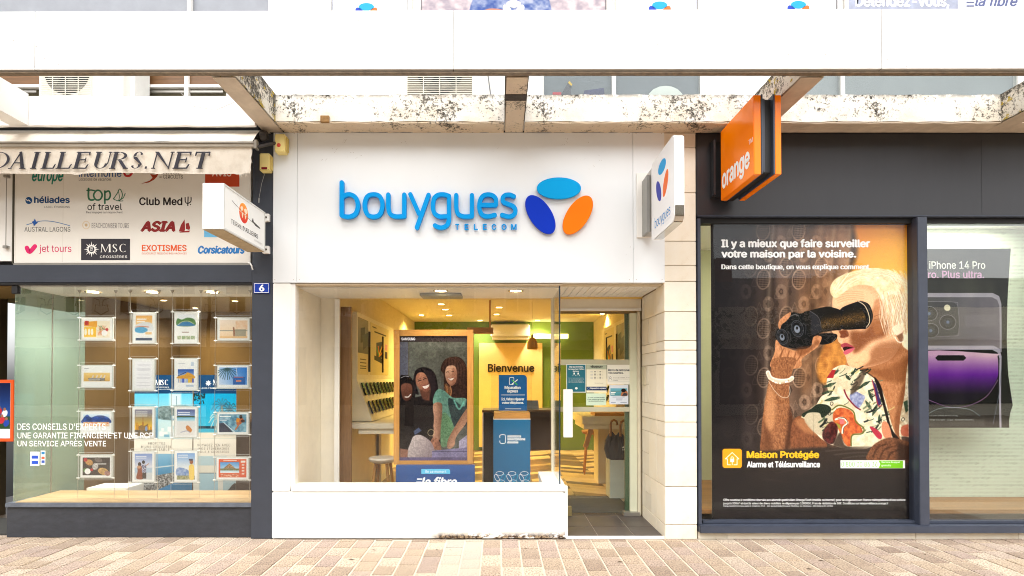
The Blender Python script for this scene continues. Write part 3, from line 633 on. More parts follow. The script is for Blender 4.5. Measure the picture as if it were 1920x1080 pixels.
    p.tone(748, 641, 876, 866, lambda X, Y: .72 + .34 * fbm(X / 2.2, Y / 2.2, 33) + .1 * np.sin((X - 748) / 40))
    p.a *= .8
    p.tone(806, 641, 860, 866, lambda X, Y: 1 - .16 * np.exp(-((X - 832) / 12.) ** 2))
    return p

def paint_phone():
    p = Paint(1738, 466, 1896, 802, 1.9, (30, 30, 28))
    p.fill(mott((46, 46, 40), (22, 22, 22), 40, 2, 90))
    K = (40, 38, 44)
    def body(y0, y1, col, edge):
        p.poly([(1700, y0), (1862, y0), (1874, y0 + 6), (1878, y0 + 20), (1878, y1), (1700, y1)], edge, 0, 1, False)
        p.poly([(1700, y0 + 8), (1860, y0 + 8), (1870, y0 + 13), (1874, y0 + 24), (1874, y1), (1700, y1)], col, 0, 1, False)
    body(549, 660, gr(1740, 560, (70, 68, 74), 1878, 600, (112, 104, 122)), (172, 164, 184))
    p.poly([(1700, 566), (1788, 566), (1797, 575), (1797, 622), (1788, 631), (1700, 631)], (58, 56, 62), 1, 1, False)
    p.line([(1700, 566), (1786, 566), (1796, 575), (1796, 622), (1786, 630), (1700, 630)], 1, (140, 134, 148), .6)
    for cx, cy in ((1742, 588), (1776, 604), (1744, 620)):
        p.ell(cx, cy, 16, 14, (26, 26, 30)); p.ell(cx, cy, 15, 13.5, (160, 156, 168), 0, .6, 1, 1); p.ell(cx, cy, 9, 8, (44, 46, 56)); p.ell(cx, cy, 3, 3, (90, 110, 150), 0, 1)
    p.ell(1776, 577, 6, 6, (236, 226, 200), 0, 1); p.rect(1809, 590, 1868, 612, (122, 116, 130), 2, .6)
    body(648, 830, (8, 8, 10), (190, 180, 204))
    def sc(X, Y):
        t = np.clip((Y - 665) / 75, 0, 1)[..., None]; u = np.clip((X - 1740) / 130, 0, 1)[..., None]
        top = np.array([.93, .72, .90]) * (1 - u) + np.array([.98, .80, .90]) * u
        mid = np.array([.42, .10, .66]); lo = np.array([.05, .03, .10])
        return np.where(t < .5, top * (1 - 2 * t) + mid * 2 * t, mid * (2 - 2 * t) + lo * (2 * t - 1))
    p.poly([(1700, 663), (1862, 663), (1870, 668), (1872, 690), (1870, 710), (1850, 740), (1810, 757), (1780, 760), (1700, 745)], sc, 1)
    p.poly([(1758, 666), (1806, 666), (1811, 671), (1806, 676), (1758, 676), (1753, 671)], (10, 10, 12), 0, 1, False)
    p.line([(1738, 748), (1780, 763), (1815, 761), (1850, 744), (1872, 712)], 1, (190, 130, 200), .7); p.line([(1742, 775), (1762, 766), (1790, 764), (1820, 768), (1838, 780)], 1, (180, 196, 206), .7)
    p.rect(1738, 786, 1846, 798, (44, 44, 44)); p.line([(1878, 690), (1874, 740), (1862, 795)], 1, (120, 128, 150), .7)
    p.fill(mott((120, 120, 92), (20, 20, 20), 26, 9, 60), .16)
    return p

def paint_card(kind):
    """One travel card: the printed sheet, 0..w by 0..h."""
    land = kind[0] in 'lr'; w, h = (60, 44) if land else (44, 60)
    p = Paint(0, 0, w, h, 3.0, (246, 247, 244)); R = random.Random(kind)
    if kind == 'l1':
        p.rect(4, 5, 56, 40, (250, 240, 214)); p.poly([(4, 8), (30, 5), (30, 18), (4, 16)], (240, 170, 50), 1); p.rect(4, 18, 28, 38, (250, 196, 20), 1)
        for x in (7, 14, 20): p.ell(x, 28, 2.5, 7, (250, 246, 230))
        p.rect(5, 5, 13, 14, (190, 30, 40))
        for k in range(50): p.line([(28 + R.random() * 20, 14 + R.random() * 22), (31 + R.random() * 22, 14 + R.random() * 24)], 1, R.choice([(226, 120, 60), (250, 220, 180), (90, 140, 80), (240, 170, 150)]), .6, .8)
        p.ell(45, 30, 6, 6, (252, 252, 250)); p.ell(50, 23, 3, 3, (210, 30, 50))
    if kind == 'l2':
        p.rect(4, 14, 56, 32, gr(0, 14, (246, 214, 140), 0, 32, (222, 176, 96)), 1); p.rect(5, 5, 14, 6, (120, 120, 120), .6, .8)
        for cx in (18, 26, 34, 41): 
            p.ell(cx, 28, 5, 3, (230, 228, 222)); p.line([(cx + 2, 28), (cx + 5, 20)], 2.4, (220, 218, 214))
            for j in range(5): p.line([(cx - 4 + j * 2, 25.5), (cx - 3 + j * 2, 30.5)], .9, (30, 28, 28))
    if kind == 'l3':
        p.rect(4, 4, 56, 30, gr(0, 4, (240, 250, 255), 0, 24, (150, 200, 240))); p.poly([(4, 14), (12, 6), (20, 12), (30, 8), (44, 8), (56, 14), (56, 24), (4, 24)], mott((50, 100, 190), (30, 60, 120), 4, 3), 1)
        p.rect(4, 21, 56, 30, mott((226, 150, 90), (250, 230, 200), 2, 5), 1)
        for k in range(8): p.ell(6 + R.random() * 48, 23 + R.random() * 5, 1.6, 1.2, (220, 80, 40))
    if kind == 'l4':
        p.rect(3, 4, 57, 40, (40, 34, 34)); 
        for x, y, a, b, c in ((16, 14, 8, 6, (236, 176, 96)), (28, 22, 6, 7, (230, 226, 220)), (44, 32, 11, 7, (238, 190, 110)), (10, 30, 6, 5, (90, 150, 70)), (34, 9, 8, 5, (120, 112, 108)), (52, 36, 6, 5, (190, 140, 130))): p.ell(x, y, a, b, mott(c, tuple(v * .7 for v in c), 2, x), .3, 1)
        p.ell(13, 32, 6, 6, (252, 252, 250)); p.ell(21, 29, 3, 3, (200, 30, 44)); p.rect(5, 5, 12, 12, (190, 30, 40)); p.rect(30, 16, 50, 18, (250, 250, 246), .8, .9)
    if kind == 'r1':
        p.rect(3, 3, 57, 40, gr(0, 3, (255, 240, 224), 0, 40, (246, 214, 170))); p.rect(34, 5, 57, 22, mott((246, 200, 160), (250, 224, 196), 5, 1), 3); p.rect(3, 24, 57, 25.5, (110, 130, 130), 1, .8)
        p.rect(33, 22, 54, 38, (150, 150, 130), 1, .8); p.line([(30, 19), (31, 27), (31, 36)], 3, (150, 90, 60), 1); p.rect(3, 36, 57, 40, (240, 196, 140), 1)
    if kind == 'r2':
        p.rect(3, 3, 57, 38, gr(57, 3, (50, 130, 220), 3, 38, (214, 230, 250)))
        for k in range(13):
            an = k * .5; p.line([(18, 4), (18 + 12 * math.cos(an), 6 + 11 * abs(math.sin(an))), (18 + 20 * math.cos(an), 8 + 20 * abs(math.sin(an)))], 1.2, (60, 96, 100), .6)
        p.rect(30, 22, 54, 38, (60, 110, 180), 1); p.rect(32, 22, 50, 23.4, (226, 120, 80)); p.rect(36, 29, 46, 32, (240, 150, 110), .6); p.line([(36, 4), (38, 20)], 1, (240, 246, 250), 1)
    if kind == 'r3':
        p.rect(3, 3, 57, 40, mott((150, 200, 216), (70, 130, 160), 6, 2)); p.poly([(3, 22), (12, 20), (30, 40), (3, 40)], (44, 54, 76), 1, 1, False)
        p.ell(44, 18, 5, 9, (190, 104, 60), .7, 1); p.ell(46, 8, 3, 4, (40, 26, 22)); p.line([(42, 24), (36, 34)], 3, (196, 110, 66), 1); p.ell(50, 17, 4, 3, (70, 36, 28)); p.poly([(38, 10), (44, 12), (42, 20), (36, 18)], (236, 150, 40), 1)
        p.line([(12, 20), (34, 40)], 1.4, (226, 236, 240)); p.rect(4, 6, 26, 9, (252, 252, 250), .6, .95); p.rect(4, 12, 24, 13.4, (250, 240, 240), .6, .9); p.rect(4, 15.5, 18, 16.6, (250, 240, 240), .6, .9)
    if kind == 'r4':
        p.rect(3, 3, 57, 40, (222, 84, 36)); p.rect(6, 9, 43, 31, gr(0, 9, (60, 150, 220), 0, 31, (230, 240, 240))); p.poly([(12, 22), (24, 11), (36, 22)], mott((196, 160, 110), (120, 84, 50), 2, 2), .6, 1, False)
        p.rect(6, 22, 43, 26, mott((60, 110, 60), (150, 120, 80), 2, 4), 1); p.rect(12, 4.5, 38, 6, (252, 236, 224), .6); p.rect(46, 6, 55, 10, (252, 240, 230), .6)
        for k in range(4): p.rect(48, 13 + k * 6, 53, 16 + k * 6, (250, 226, 210), .6)
        p.rect(7, 33, 42, 39, mott((190, 80, 40), (250, 200, 170), 2, 9), .6)
    if kind == 'p11':
        p.rect(5, 5, 39, 24, gr(0, 5, (240, 176, 80), 0, 24, (250, 214, 150))); p.rect(7, 11, 27, 14, (255, 250, 240), .8); p.rect(7, 16, 24, 18.6, (255, 250, 240), .8)
        p.poly([(5, 24), (24, 18), (39, 22), (39, 36), (5, 34)], (226, 232, 236), 2); p.poly([(5, 30), (20, 28), (30, 34), (20, 40), (5, 38)], (80, 170, 214), 2); p.line([(5, 28), (20, 27), (32, 28)], 1.4, (214, 110, 70), 1); p.rect(25, 38, 38, 43, (240, 200, 140), 1); p.rect(5, 50, 39, 55, (70, 90, 120))
    if kind == 'p12':
        p.rect(4, 4, 40, 56, (250, 250, 252))
        for y in (10, 12, 17, 19, 21, 28, 30, 35, 37, 44, 50): p.rect(10 - (y % 3), y, 34 + (y % 4), y + .6, (190, 190, 200), .6, .8)
    if kind == 'p13':
        p.rect(4, 4, 40, 56, gr(0, 10, (130, 130, 150), 0, 38, (250, 200, 60))); p.line([(21, 16), (21, 46)], 1.4, (160, 110, 50)); p.line([(21, 30), (21, 46)], 3, (180, 120, 50))
        for x, t in ((7, 30), (10, 34), (30, 36), (36, 38)): p.rect(x, t, x + 3, 46, (214, 150, 50), .6)
        p.rect(4, 44, 40, 56, mott((90, 80, 60), (140, 120, 84), 3, 1), 1); p.poly([(12, 38), (18, 35), (24, 36), (32, 32), (30, 38), (26, 44), (14, 44)], (150, 116, 70), 1); p.ell(28, 42, 2.6, 5, (140, 170, 210), 0, .6)
        for y in (8, 12, 16): p.rect(6, y, 30, y + 1.6, (252, 250, 240), .6, .9)
    if kind == 'p14':
        p.rect(4, 4, 40, 56, gr(0, 6, (130, 160, 214), 0, 34, (236, 234, 236))); p.rect(4, 32, 40, 44, (176, 200, 220), 2); p.rect(4, 42, 40, 56, (206, 212, 214), 2)
        p.ell(14, 25, 3.4, 4, (50, 32, 26)); p.poly([(10, 29), (18, 29), (19, 40), (22, 54), (8, 54), (10, 40)], (140, 66, 36), 1); p.ell(13, 31, 4, 3, (200, 150, 110), 0, 1)
        p.ell(22, 21, 3, 3.6, (30, 26, 30)); p.poly([(18, 26), (28, 26), (28, 42), (20, 42)], mott((230, 230, 236), (40, 46, 90), 1.6, 2), .8, 1, False); p.rect(20, 42, 28, 54, (54, 50, 52), 1); p.line([(27, 28), (33, 24)], 1.6, (190, 140, 104))
        for y in (9, 12): p.rect(6, y, 28, y + 1.4, (250, 252, 254), .6, .9)
    if kind == 'p21':
        p.rect(5, 4, 39, 26, (240, 246, 250)); p.poly([(5, 12), (14, 14), (26, 10), (39, 14), (39, 26), (5, 26)], (80, 140, 76), 1.4); p.poly([(5, 26), (14, 19), (26, 18), (36, 22), (39, 26)], (40, 130, 184), 1.2); p.line([(7, 24), (15, 18), (27, 17), (37, 22)], 1, (236, 230, 190), .8)
        p.rect(14, 38, 28, 39.6, (140, 110, 100), .6); 
        for k in range(4): p.rect(5 + k * 9, 46, 13 + k * 9, 53, mott((110, 160, 100), (220, 210, 190), 2, k), .4)
    if kind == 'p22':
        p.rect(6, 20, 38, 46, gr(0, 20, (40, 90, 180), 0, 34, (170, 190, 220))); p.poly([(6, 34), (20, 30), (26, 26), (38, 32), (38, 38), (6, 38)], (222, 166, 70), 1); p.line([(6, 33), (22, 26)], 1, (40, 40, 60))
        for x, c in ((8, (240, 220, 200)), (15, (60, 90, 200)), (20, (200, 210, 230)), (27, (250, 200, 20)), (31, (240, 180, 30)), (35, (90, 90, 170))): p.rect(x, 38, x + 3, 46, c, .8)
        p.rect(32, 6, 38, 14, (200, 214, 230)); p.rect(22, 50, 38, 54, (190, 206, 224)); p.rect(7, 8, 20, 9, (180, 190, 200), .6)
    if kind == 'p23':
        p.rect(4, 4, 40, 20, gr(0, 4, (70, 90, 150), 0, 20, (150, 180, 220))); p.rect(4, 17, 40, 20, (60, 90, 50), 1); p.rect(4, 20, 40, 28, gr(0, 20, (120, 190, 220), 0, 28, (214, 236, 240))); p.rect(4, 28, 40, 56, (236, 234, 230), 3)
        p.poly([(22, 40), (26, 36), (34, 44), (32, 50), (26, 48)], (206, 130, 60), 1); p.line([(12, 50), (24, 47), (30, 50)], 1.6, (170, 176, 200), 1)
        for y in (9, 13): p.rect(6, y, 30, y + 2, (252, 252, 252), .6, .9)
    if kind == 'p24':
        p.rect(4, 4, 40, 56, gr(0, 4, (120, 170, 226), 0, 34, (236, 240, 238))); p.poly([(4, 34), (16, 33), (30, 40), (28, 50), (4, 48)], mott((90, 130, 190), (170, 190, 220), 3, 2), 1.4); p.rect(4, 48, 40, 56, mott((180, 176, 130), (120, 130, 90), 2, 2), 1.6)
        p.poly([(29, 28), (36, 26), (39, 34), (38, 55), (30, 55), (28, 40)], (240, 206, 100), 1); p.ell(33, 21, 3.6, 4.6, (150, 84, 44)); p.rect(28, 15, 36, 18.6, (40, 50, 80), .6)
        for y in (7, 11): p.rect(6, y, 26, y + 1.5, (252, 252, 252), .6, .9)
    return p

def paint_banner(kind):
    p = Paint(0, 0, 100, 225, 2.2, (244, 240, 230)); R = random.Random(kind)
    p.rect(0, 0, 100, 35, (12, 62, 106))
    if kind == 1:
        p.rect(0, 35, 100, 120, gr(0, 35, (90, 196, 234), 0, 90, (200, 230, 240))); p.rect(60, 35, 80, 70, (226, 240, 246), 6, .8); p.line([(72, 40), (72, 66)], 1, (90, 120, 140))
        p.poly([(40, 62), (60, 58), (100, 60), (100, 84), (40, 82)], mott((70, 96, 100), (150, 170, 176), 3, 4), 1.5)
        for k in range(24): x = 42 + R.random() * 50; y = 76 + R.random() * 36; p.rect(x, y, x + 4 + R.random() * 6, y + 4 + R.random() * 6, R.choice([(250, 252, 252), (226, 236, 244), (120, 180, 210), (240, 246, 250)]), .6)
        p.rect(0, 60, 40, 120, gr(0, 60, (60, 170, 214), 0, 120, (20, 110, 160)), 4)
        p.rect(0, 120, 100, 148, (246, 243, 234)); p.rect(0, 148, 100, 225, gr(0, 148, (130, 190, 230), 0, 190, (40, 140, 196)))
        p.poly([(0, 196), (30, 190), (50, 186), (70, 182), (100, 170), (100, 186), (60, 206), (20, 225), (0, 225)], mott((60, 64, 66), (214, 216, 216), 2, 6), 1); p.poly([(60, 225), (66, 206), (100, 196), (100, 225)], (20, 120, 166), 1)
        p.line([(0, 178), (50, 172), (100, 166)], 2, (236, 244, 250), 1.5)
    else:
        p.rect(0, 35, 100, 120, gr(0, 35, (0, 160, 214), 0, 92, (60, 190, 230))); p.rect(0, 96, 100, 101, (30, 70, 90), 1); p.rect(0, 101, 100, 110, (60, 180, 216), 1); p.rect(0, 108, 100, 120, (240, 234, 220), 2)
        for k in range(60): p.ell(R.random() * 26, 36 + R.random() * 26 * R.random(), 1.6, 1.2, (20, 40, 40), R.random(), .5)
        for cx, cy, c in ((66, 58, (60, 120, 150)), (60, 82, (226, 232, 222)), (84, 66, (40, 90, 110))):
            for k in range(11):
                an = k * .57 + .2; p.line([(cx, cy), (cx + 14 * math.cos(an), cy - 4 + 10 * math.sin(an)), (cx + 24 * math.cos(an), cy + 6 + 16 * math.sin(an))], 2, c, 1, .85)
        p.line([(66, 60), (70, 90), (72, 112)], 3, (150, 140, 120), 1)
        p.rect(0, 120, 100, 162, (246, 243, 234)); p.rect(0, 152, 78, 170, (186, 216, 230), 2); p.rect(0, 170, 100, 225, (240, 238, 228)); p.rect(14, 184, 58, 225, (176, 214, 230)); p.line([(14, 184), (58, 184)], 1, (60, 60, 60)); p.rect(70, 196, 100, 225, (176, 206, 216), 1); p.poly([(70, 225), (84, 214), (92, 206), (100, 204), (100, 225)], (50, 54, 52), 1)
    p.a *= .86
    return p

def paint_galaxy(kind):
    p = Paint(0, 0, 40, 100, 3, (228, 210, 150))
    if kind == 1:
        p.rect(0, 0, 40, 62, gr(0, 0, (150, 140, 120), 0, 62, (110, 104, 92))); p.poly([(10, 18), (26, 14), (26, 40), (10, 44)], (40, 40, 42), 1, 1, False); p.poly([(16, 30), (38, 22), (38, 46), (20, 56)], (70, 72, 74), 1, 1, False)
        for y in (72, 78, 84, 88): p.rect(8, y, 32, y + 1.6, (60, 50, 30), .6, .85)
    else:
        p.poly([(12, 36), (26, 30), (28, 62), (12, 68)], (30, 32, 30), .8, 1, False); p.poly([(8, 62), (26, 66), (24, 76), (8, 70)], (40, 40, 40), .8, 1, False)
        for q, c in ((((18, 62), (17, 50), (16, 42)), (230, 120, 20)), (((18, 62), (21, 50), (25, 40)), (250, 200, 50)), (((18, 62), (15, 54), (13, 46)), (70, 160, 90)), (((18, 62), (23, 56), (26, 50)), (240, 150, 20))): p.line(q, 2.4, c, 1)
        p.rect(31, 34, 37, 46, (226, 150, 180), .6); p.rect(31, 50, 37, 64, (60, 44, 66), .6); p.rect(8, 14, 34, 16.5, (30, 26, 20), .5); p.rect(4, 6, 12, 8, (60, 50, 40), .5)
    return p

def paint_seaside():
    p = Paint(0, 0, 36, 36, 4, (214, 222, 234)); p.rect(2, 6, 34, 20, gr(0, 6, (110, 176, 200), 0, 20, (70, 140, 150))); p.rect(2, 11, 34, 12, (120, 110, 80), 1, .6)
    p.poly([(22, 20), (24, 12), (28, 10), (34, 12), (34, 20)], (176, 112, 76), 1); p.ell(27, 10, 4.5, 3.4, (30, 22, 20), 0, .8); p.poly([(24, 20), (28, 14), (34, 16), (34, 20)], (60, 62, 70), 1); p.rect(3, 13, 12, 14.6, (250, 252, 252), .5); p.rect(3, 16, 10, 17.6, (250, 252, 252), .5)
    for y, a, b in ((22, 6, 29), (25.5, 13, 25), (27.5, 13, 24), (32, 3, 12), (32, 21, 33)): p.rect(a, y, b, y + .9, (90, 110, 140), .5, .8)
    return p

def paint_rooftop():
    p = Paint(0, 0, 64, 24, 4, (200, 206, 222)); p.rect(0, 0, 64, 14, mott((214, 200, 206), (150, 150, 170), 3, 3), 1); p.rect(0, 16, 64, 24, (160, 190, 226), 2); p.rect(0, 13, 64, 16, (230, 190, 176), 1)
    p.poly([(24, 24), (26, 8), (34, 0), (50, 2), (56, 24)], mott((80, 96, 160), (150, 156, 180), 4, 4), 1); p.ell(30, 6, 7, 3, (190, 130, 110), .3, 1)
    return p
# ================================================================ materials of the place
WHITE = mat('white_paint', (238, 236, 231), .45, var=.015, scale=3)
WHITE_WALL = NT('white_masonry_paint'); q = WHITE_WALL
_sep = q.n('ShaderNodeSeparateXYZ'); q.l(q.tc.outputs['Object'], _sep.inputs[0])
_low = q.ramp(_sep.outputs['Z'], (.03, 1.0), (.085, 0.0)); _ns = q.noise(7, 6, .7, sx=(1, 1, 2.2)); _pf = q.n('ShaderNodeMath', operation='MULTIPLY'); q.l(_low, _pf.inputs[0]); q.l(q.ramp(_ns, (.42, 0.0), (.47, 1.0)), _pf.inputs[1])
_rust = q.mix(q.ramp(q.noise(30, 5), (.4, 0.0), (.55, 1.0)), srgb(170, 146, 116), srgb(58, 38, 24))
_x = q.ramp(_sep.outputs['X'], (.10, 0.0), (.22, 1.0)); _pf2 = q.n('ShaderNodeMath', operation='MULTIPLY'); q.l(_pf.outputs[0], _pf2.inputs[0]); q.l(_x, _pf2.inputs[1])
_c = q.mix(q.ramp(q.noise(2.2, 6, .7), (.35, 0.0), (.8, .25)), srgb(240, 238, 233), srgb(222, 217, 206)); _c = q.mix(_pf2.outputs[0], _c, _rust)
q.pbsdf(_c, .6, 0, q.bump(q.noise(40, 4), .0012)); WHITE_WALL = q.m
NAVY = mat('dark_blue_grey_paint', (55, 60, 70), .42, var=.12, scale=4, bump=.0006, bscale=25)
NAVY_ROUGH = mat('dark_rough_plinth_paint', (49, 52, 59), .5, var=.25, scale=9, bump=.006, bscale=14, streak=(1, 1, 2.2))
BLACKISH = mat('black_shadow_gap', (24, 24, 26), .6)
ANTH = mat('anthracite_cladding', (41, 41, 45), .38, var=.08, scale=3, streak=(3, 3, .6))
STEELBLUE = mat('slate_blue_metal', (58, 64, 78), .4, var=.15, scale=7, bump=.0004, bscale=50)
CHROME = mat('polished_chrome', (200, 198, 192), .12, 1, var=.05)
ALU = mat('brushed_aluminium', (176, 172, 165), .35, .8, var=.1)
CREAM = mat('cream_frame_paint', (214, 206, 184), .5, var=.06)
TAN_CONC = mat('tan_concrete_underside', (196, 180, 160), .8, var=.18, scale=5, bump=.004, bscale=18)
def dirty_concrete(name, mold, lichen, clean=(240, 238, 230), tan=0.0):
    q = NT(name); sp = q.n('ShaderNodeSeparateXYZ'); q.l(q.tc.outputs['Object'], sp.inputs[0])
    top = q.ramp(sp.outputs['Z'], (.04, 0.0), (.27, 1.0))
    n1 = q.noise(30, 8, .86); n2 = q.noise(2.6, 4, .7); a = q.n('ShaderNodeMath', operation='MULTIPLY_ADD'); q.l(top, a.inputs[0]); a.inputs[1].default_value = .07; q.l(n1, a.inputs[2])
    b = q.n('ShaderNodeMath', operation='MULTIPLY_ADD'); q.l(n2, b.inputs[0]); b.inputs[1].default_value = .62; q.l(a.outputs[0], b.inputs[2])
    f = q.ramp(b.outputs[0], (mold, 0.0), (mold + .035, 1.0))
    ed = q.ramp(sp.outputs['Z'], (.222, 0.0), (.262, .62)); e2 = q.n('ShaderNodeMath', operation='MULTIPLY'); q.l(ed, e2.inputs[0]); q.l(q.ramp(q.noise(14, 6, .75), (.38, 0.0), (.52, 1.0)), e2.inputs[1])
    e3 = q.n('ShaderNodeMath', operation='MAXIMUM'); q.l(f, e3.inputs[0]); q.l(e2.outputs[0], e3.inputs[1]); f = e3.outputs[0]
    c = q.mix(q.ramp(q.noise(3.5, 5, .65), (.4, 0.0), (.75, .8)), srgb(*clean), srgb(216, 200, 172))
    c = q.mix(f, c, q.mix(q.ramp(q.noise(22, 4), (.35, 0.0), (.65, 1.0)), srgb(30, 29, 27), srgb(104, 97, 84)))
    if lichen:
        yl = q.ramp(q.noise(13, 5, .7), (lichen, 0.0), (lichen + .03, 1.0)); c = q.mix(yl, c, srgb(176, 152, 34))
    q.pbsdf(c, .85, 0, q.bump(n1, .006)); return q.m
CONC = dirty_concrete('weathered_white_concrete', .905, .70); CONC_WORN = dirty_concrete('mouldy_concrete', .83, .58, (222, 218, 206)); CONC_PEEL = dirty_concrete('peeling_tan_concrete', .87, 0, (206, 186, 160))
CONC_OK = mat('white_painted_concrete', (240, 239, 236), .6, var=.02, bump=.001, bscale=20)
def stone_mat():
    q = NT('limestone'); n1 = q.noise(3, 6, .65); c = q.ramp(n1, (.3, srgb(236, 230, 216)), (.62, srgb(232, 222, 202)), (.85, srgb(212, 192, 164)))
    oi = q.n('ShaderNodeObjectInfo'); c = q.mix(1, c, q.ramp(oi.outputs['Random'], (0, .9), (1, 1.05)), 'MULTIPLY')
    c = q.mix(q.ramp(q.noise(60, 3, .8), (.66, 0.0), (.72, .55)), c, srgb(150, 124, 92)); q.pbsdf(c, .75, 0, q.bump(q.noise(70, 3), .0008)); return q.m
STONE = stone_mat()
JOINT = mat('beige_mortar', (176, 156, 128), .9)
def paver_mat(name, pale=0):
    q = NT(name); oi = q.n('ShaderNodeObjectInfo')
    base = q.ramp(oi.outputs['Random'], (0, srgb(150, 130, 114)), (.35, srgb(186, 166, 142)), (.7, srgb(170, 150, 138)), (1, srgb(204, 188, 166))) if not pale else q.ramp(oi.outputs['Random'], (0, srgb(186, 178, 160)), (1, srgb(172, 168, 158)))
    sp = q.ramp(q.noise(62, 4, .8), (.45, 1.0), (.50, 0.0)); sp2 = q.ramp(q.noise(70, 2, .6), (.62, 0.0), (.7, 1.0))
    c = q.mix(sp2, base, srgb(212, 194, 170)); m_ = q.n('ShaderNodeMath', operation='MULTIPLY'); q.l(sp, m_.inputs[0]); m_.inputs[1].default_value = .3 if pale else .7
    c = q.mix(m_.outputs[0], c, srgb(80, 64, 56)); c = q.mix(q.ramp(q.noise(2.5, 4), (.4, 0.0), (.8, .35)), c, srgb(214, 196, 168))
    q.pbsdf(c, .8, 0, q.bump(q.noise(120, 3), .0012)); return q.m
PAVER = paver_mat('speckled_pink_granite'); PAVER_PALE = paver_mat('pale_granite', 1)
MORTAR = mat('cream_mortar', (202, 190, 170), .9, var=.12, scale=14, bump=.001)
# ================================================================ the ground
def ground_mat():
    q = NT('distant_brick_paving'); b = q.n('ShaderNodeTexBrick'); b.inputs['Scale'].default_value = 5.5; b.inputs['Color1'].default_value = srgb(172, 150, 130) + (1,); b.inputs['Color2'].default_value = srgb(156, 136, 118) + (1,); b.inputs['Mortar'].default_value = srgb(186, 174, 156) + (1,)
    b.inputs['Mortar Size'].default_value = .012; mp = q.n('ShaderNodeMapping'); mp.inputs['Rotation'].default_value = (0, 0, math.pi / 2); q.l(q.tc.outputs['Object'], mp.inputs[0]); q.l(mp.outputs[0], b.inputs['Vector']); q.pbsdf(b.outputs[0], .85); return q.m
pav = thing('pavement', None, None, (0, 5, 0), kind='structure')
obj('mortar_bed', MB().box(-7, 7, 4.0, 6.9, -.06, -.005), MORTAR, pav)
obj('ground', MB().box(-60, 60, -40, 3.998, -.06, -.001), ground_mat(), kind='structure')
rng = random.Random(11); n = 0; PITCHX = .178
meshes = {}
for ci in range(-29, 31):
    x0 = ci * PITCHX + .03 ; far = abs(x0 - .1) > 4.9
    y = 5.74 if (x0 < -2.3) else (5.72 if x0 > 2.0 else 5.6); y -= rng.uniform(0, .12)
    yy = 5.74 if (x0 < -2.3) else (5.72 if x0 > 2.0 else 5.6)
    segs = []
    if yy - y > .05: segs.append((y + .006, yy))
    while y > 4.5:
        L = rng.choice([.2, .235, .235, .3]) ; segs.append((y - L + .006, y)); y -= L
    for (a, b) in segs:
        L = round(b - a, 2); wv = PITCHX - .014; key = (L, rng.randrange(3))
        pale = -.52 < x0 < -.16
        if key not in meshes:
            o = obj('paver', MB().box(0, wv, 0, L, -.03, 0), PAVER, pav, bevel=.004, origin=(0, 0, 0)); meshes[key] = o.data; o.location = Vector((x0, a, 0)) - WORLD['pavement']
        else:
            o = bpy.data.objects.new('paver', meshes[key]); COL.objects.link(o); o.parent = pav; o.location = Vector((x0, a, 0)) - WORLD['pavement']
        o.location.z += rng.uniform(-.0015, .002); o.rotation_euler = (rng.uniform(-.004, .004), rng.uniform(-.005, .005), 0); n += 1
        if pale:
            o.data = o.data.copy(); o.data.materials[0] = PAVER_PALE
DEBRIS = []
lf = MB()
for px, py in ((702, 1031), (660, 1049), (819, 1030), (1538, 1051), (1515, 1066), (1713, 1026), (1730, 1039), (1162, 1053), (986, 1028), (845, 1031)):
    Y = EYE * FP / (py - HZ); x = (px - CX) * Y / FP; a = rng.random() * 3
    lf.add([(x - .03 * math.cos(a), Y - .02 * math.sin(a), .004), (x + .006, Y - .012, .009), (x + .03 * math.cos(a), Y + .02 * math.sin(a), .005), (x - .004, Y + .013, .008)], [(0, 1, 2, 3)])
obj('litter', lf, mat('dead_leaf', (92, 74, 52), .8, var=.4), kind='stuff')
# ================================================================ pergola of concrete beams above the shops
pg = thing('concrete_pergola', 'weathered white concrete beam pergola running over the three shopfronts with a smooth white fascia', 'pergola', (0, 5.0, 4.05))
ZB, ZT, YL = 4.09, 4.35, 5.39
def rough_box(x0, x1, y0, y1, z0, z1, nx, seed=1, amp=.006):
    """a beam whose faces are worn: subdivided and nudged."""
    bm = bmesh.new(); bmesh.ops.create_cube(bm, size=1); bmesh.ops.scale(bm, vec=(x1 - x0, y1 - y0, z1 - z0), verts=bm.verts); bmesh.ops.translate(bm, vec=((x0 + x1) / 2, (y0 + y1) / 2, (z0 + z1) / 2), verts=bm.verts)
    for ax, k in ((0, nx), (1, max(2, int((y1 - y0) / .05))), (2, 5)):
        es = [e for e in bm.edges if abs((e.verts[0].co - e.verts[1].co).normalized()[ax]) > .99]
        bmesh.ops.subdivide_edges(bm, edges=es, cuts=k, use_grid_fill=True)
    from mathutils import noise as mn
    for v_ in bm.verts:
        s_ = Vector((seed * 3.1, 0, 0)); h = mn.noise(v_.co * 9 + s_) + .6 * mn.noise(v_.co * 27 + s_); v_.co.z += h * amp * (1.4 if v_.co.z < z0 + .01 else 1); v_.co.y += mn.noise(v_.co * 11 - s_) * amp * .7
    mb = MB(); bm.verts.index_update(); mb.add([tuple(v_.co) for v_ in bm.verts], [tuple(x.index for x in f_.verts) for f_ in bm.faces]); bm.free(); return mb
obj('beam', rough_box(-6.3, -2.36, YL, 5.43, 4.05, ZT - .015, 40, 2, .003), CONC_OK, pg, label='clean white painted concrete beam above the awning')
obj('beam', rough_box(-2.16, .06, YL, 5.70, ZB, ZT, 50, 3), CONC, pg, label='mould speckled concrete beam, left of the central arm')
obj('beam', rough_box(.245, 2.48, YL, 5.70, ZB, ZT, 50, 4), CONC, pg, label='mould speckled concrete beam, right of the central arm')
obj('beam', rough_box(2.675, 6.5, YL, 5.70, ZB, ZT, 60, 5), CONC, pg, label='stained concrete beam above the dark shopfront')
